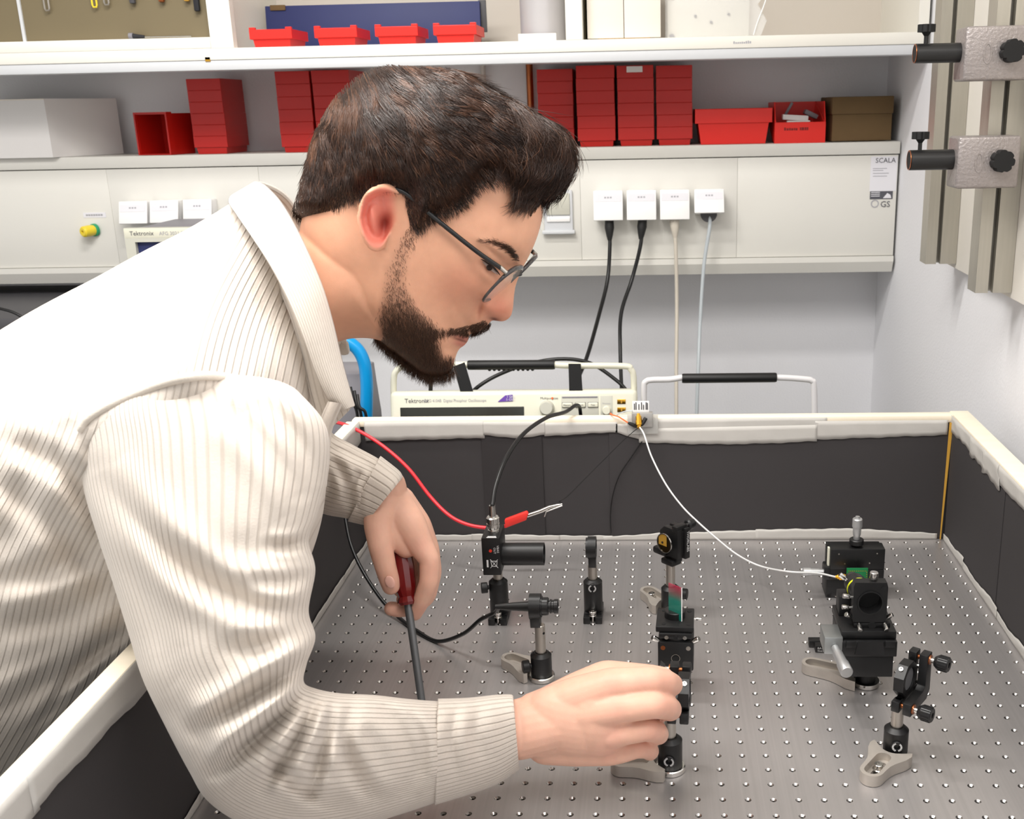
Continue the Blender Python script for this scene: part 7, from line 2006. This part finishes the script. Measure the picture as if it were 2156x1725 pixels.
# ---- collar: folded band round the neck
def collar():
    # (outer lower edge pixel, upper fold pixel, plane of outer, plane of fold)
    K = [((716, 862), (743, 856), -.655, -.650), ((692, 838), (734, 826), -.665, -.652), ((664, 782), (716, 760), -.672, -.650), ((634, 700), (697, 680), -.676, -.645), ((606, 632), (676, 608), -.672, -.640), ((572, 566), (648, 540), -.660, -.630), ((534, 506), (618, 478), -.640, -.617), ((500, 456), (588, 428), -.610, -.597), ((484, 430), (556, 394), -.575, -.573), ((492, 414), (540, 386), -.545, -.548),
         ((520, 408), (556, 388), -.510, -.520), ((556, 420), (590, 404), -.480, -.495), ((600, 460), (620, 436), -.455, -.475), ((640, 540), (655, 500), -.440, -.462), ((680, 640), (690, 600), -.435, -.455), ((712, 735), (716, 690), -.440, -.455), ((735, 742), (728, 712), -.445, -.455)]
    A = np.array([[*k[0], *k[1], k[2], k[3]] for k in K], float)
    A = smooth_loop(A, 12, False)
    n = len(A); nv = 18
    V = []
    for j in range(nv + 1):
        t = j / nv
        uv = A[:, :2] * (1 - t) + A[:, 2:4] * t
        y = A[:, 4] * (1 - t) + A[:, 5] * t
        roll = math.sin(t * math.pi) * .006
        V.append(UN(uv, y - roll))
    outer = np.stack(V, 1)                                   # n, nv+1, 3
    # inner stand drops from the fold down the neck
    P = outer[:, -1]
    c0 = np.array(U(690, 640, 1, YP))
    inn = []
    axis = np.array((U(640, 700, 1, YP) - U(760, 560, 1, YP)).normalized())
    for j in range(1, 9):
        t = j / 8
        q = P + axis * (0.042 * t) 
        inw = c0 - q; inw = inw - axis[None] * (inw @ axis)[:, None]
        inw /= np.linalg.norm(inw, axis=1, keepdims=True) + 1e-9
        inn.append(q + inw * (0.004 * t))
    G = np.concatenate([outer, np.stack(inn, 1)], 1)
    m = G.shape[1]
    F = [(i * m + j, i * m + j + 1, (i + 1) * m + j + 1, (i + 1) * m + j) for i in range(n - 1) for j in range(m - 1)]
    me = mesh_from('collar', G.reshape(-1, 3), F)
    set_uv(me, np.c_[np.tile(np.arange(m) / nv * 14.0, n), np.repeat(np.arange(n) / 10.0, m)])
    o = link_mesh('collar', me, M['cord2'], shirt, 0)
    me.polygons.foreach_set('use_smooth', [True] * len(me.polygons))
    md = o.modifiers.new('thickness', 'SOLIDIFY'); md.thickness = 0.0045; md.offset = 0
    # stitched edge
    B().tube([tuple(p) for p in outer[4:-4, 3]], 0.0009, 5).build('stitching', 'hem', o, 60)
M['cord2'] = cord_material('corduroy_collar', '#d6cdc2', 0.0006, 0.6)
collar()
# ---- front band below the collar, seen at its edge
FB = [((690, 845), (722, 850), -.66, .012), ((668, 900), (700, 905), -.655, .014), ((660, 960), (694, 960), -.65, .014), ((655, 1030), (688, 1025), -.645, .014)]
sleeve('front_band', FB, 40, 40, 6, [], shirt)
# ---- trousers and shoes below the frame so that the man stands on the floor
hx_, hz_ = hip.x, hip.z
M['trouser'] = mat('dark_trousers', '#26272c', 0.85)
B().sphere((hx_ + 0.05, YP, hz_ - 0.02), 1.0, 32, (0.165, 0.185, 0.17), Matrix.Rotation(R_(35), 3, 'Y')).build('trouser_seat', 'trouser', person, 60)
for i, yy in enumerate((YP - 0.085, YP + 0.085)):
    B().tube(bez([(hx_ + 0.10, yy, hz_ + 0.05), (hx_ + 0.06, yy, hz_ - 0.12), (hx_ + 0.10, yy, -0.45), (hx_ + 0.08, yy, -0.87)], 8), 0.1, 20, rfun=lambda t: 0.110 - 0.040 * t).build('trouser_leg', 'trouser', person, 60)
    B().box((hx_ + 0.12, yy, FLZ + 0.04), (0.27, 0.10, 0.08), 0.03, None, 3).build('shoe', mat('dark_shoe', '#1c1a19', 0.5), person)

# ------------------------------------------------------------------ eyeglasses
gl = thing('eyeglasses', 'dark rimmed eyeglasses worn low on the man\'s nose', 'eyeglasses', (0, 0, 0))
M['rimgrey'] = mat('smoky_frame', '#393637', 0.2, coat=0.4)
gc = U(1082, 590, 1, YP)
gdn = (U(1022, 628, 1, YP - .035) - U(1082, 564, 1, YP - .035)).normalized()
gdn = Vector((gdn.x, 0, gdn.z)).normalized()
gfw = Vector((-gdn.z, 0, gdn.x)); gfw = gfw if gfw.x > 0 else -gfw
yaw = R_(7); side_ = Vector((math.sin(yaw), math.cos(yaw), 0)); gfw0 = gfw
gl_c = {}
for sgn in (-1, 1):
    ctr = Vector((gc.x, YP + sgn * 0.034, gc.z)) + gfw * 0.0 - gfw * 0.006
    if sgn == -1:
        ctr = U(1058, 598, 1, YP - 0.034)
        gl_near = ctr.copy(); gl_ref = ctr + side_ * 0.033
    else:
        ctr = gl_near + side_ * 0.066
    lat = (side_ * sgn - gfw0 * 0.08).normalized(); gfw = lat.cross(gdn).normalized() * (-1 if lat.cross(gdn).dot(gfw0) < 0 else 1)
    pts = []
    for k in range(48):
        a = 2 * math.pi * k / 48
        cx_ = abs(math.cos(a)) ** .72 * math.copysign(1, math.cos(a)); sy_ = abs(math.sin(a)) ** .78 * math.copysign(1, math.sin(a))
        pts.append(ctr + lat * (0.0260 * cx_) + gdn * (0.0212 * sy_))
    B().tube(pts + [pts[0]], 0.0016, 8, caps=False, rfun=lambda t: 0.0014 + 0.0010 * max(0, -math.sin(2 * math.pi * t))).build('rim', M['rimgrey'], gl, 60)
    b_ = B(); vs = [b_._v(p) for p in pts]; vs2 = [b_._v(p + gfw * 0.0014) for p in pts]
    b_.bm.faces.new(vs); b_.bm.faces.new(vs2[::-1])
    for k in range(48): b_.bm.faces.new([vs[k], vs[(k + 1) % 48], vs2[(k + 1) % 48], vs2[k]])
    b_.build('lens', mat('spectacle_lens', '#e8ecef', 0.03, alpha=0.14), gl, 0)
    hinge = ctr + lat * 0.0262 - gdn * 0.0175
    earp = U(848, 404, 1, YP - 0.0805); earp = Vector((earp.x, YP + sgn * 0.0805, earp.z))
    eare = U(800, 402, 1, YP - 0.083); eare = Vector((eare.x, YP + sgn * 0.0785, eare.z))
    earz = U(757, 425, 1, YP - 0.080); earz = Vector((earz.x, YP + sgn * 0.0755, earz.z))
    B().tube([hinge, hinge - gfw * 0.008 + Vector((0, sgn * 0.002, 0))], 0.0022, 8).build('hinge', 'steel', gl, 60)
    B().tube(bez([hinge - gfw * 0.004, hinge.lerp(earp, .3) + Vector((0, sgn * 0.006, 0)), hinge.lerp(earp, .7) + Vector((0, sgn * 0.004, 0)), earp, eare, earz], 8), 0.0021, 8).build('temple_arm', 'blk2', gl, 60)
br = [gl_ref + side_ * (s_ * 0.0095) - gdn * 0.006 for s_ in (-1, 0, 1)]
br[1] = br[1] + gfw * 0.004 - gdn * 0.003
B().tube(bez(br, 6), 0.0014, 8).build('bridge', 'blk2', gl, 60)

# ------------------------------------------------------------------ screwdriver in the far hand
sd_top = U(843, 1160, 1, -.418); sd_mid = U(852, 1268, 1, -.425)
ax = (sd_mid - sd_top).normalized()
tgt = U(889, 1484, 2, 0.006); ax = (tgt - sd_top).normalized()
scr = thing('screwdriver', 'screwdriver with dark red handle held in the far hand', 'screwdriver', (0, 0, 0))
L_ = (sd_mid - sd_top).length
B().lathe(sd_top, ax, [(0, 0), (0, 0.009), (0.004, 0.0125), (0.02, 0.0135), (L_ * .7, 0.0125), (L_ * .85, 0.0095), (L_ * .95, 0.012), (L_, 0.010), (L_, 0)], 12).build('handle', mat('dark_red_handle', '#6a0a0d', 0.2, coat=0.5), scr, 25)
tip = sd_top + ax * ((sd_top.z - 0.006) / -ax.z)
B().cyl(sd_top + ax * (L_ - 0.002), tip, 0.0046, 0.0044, 14).build('shaft', mat('dark_steel_shaft', '#6d6f71', 0.4, 0.6), scr)
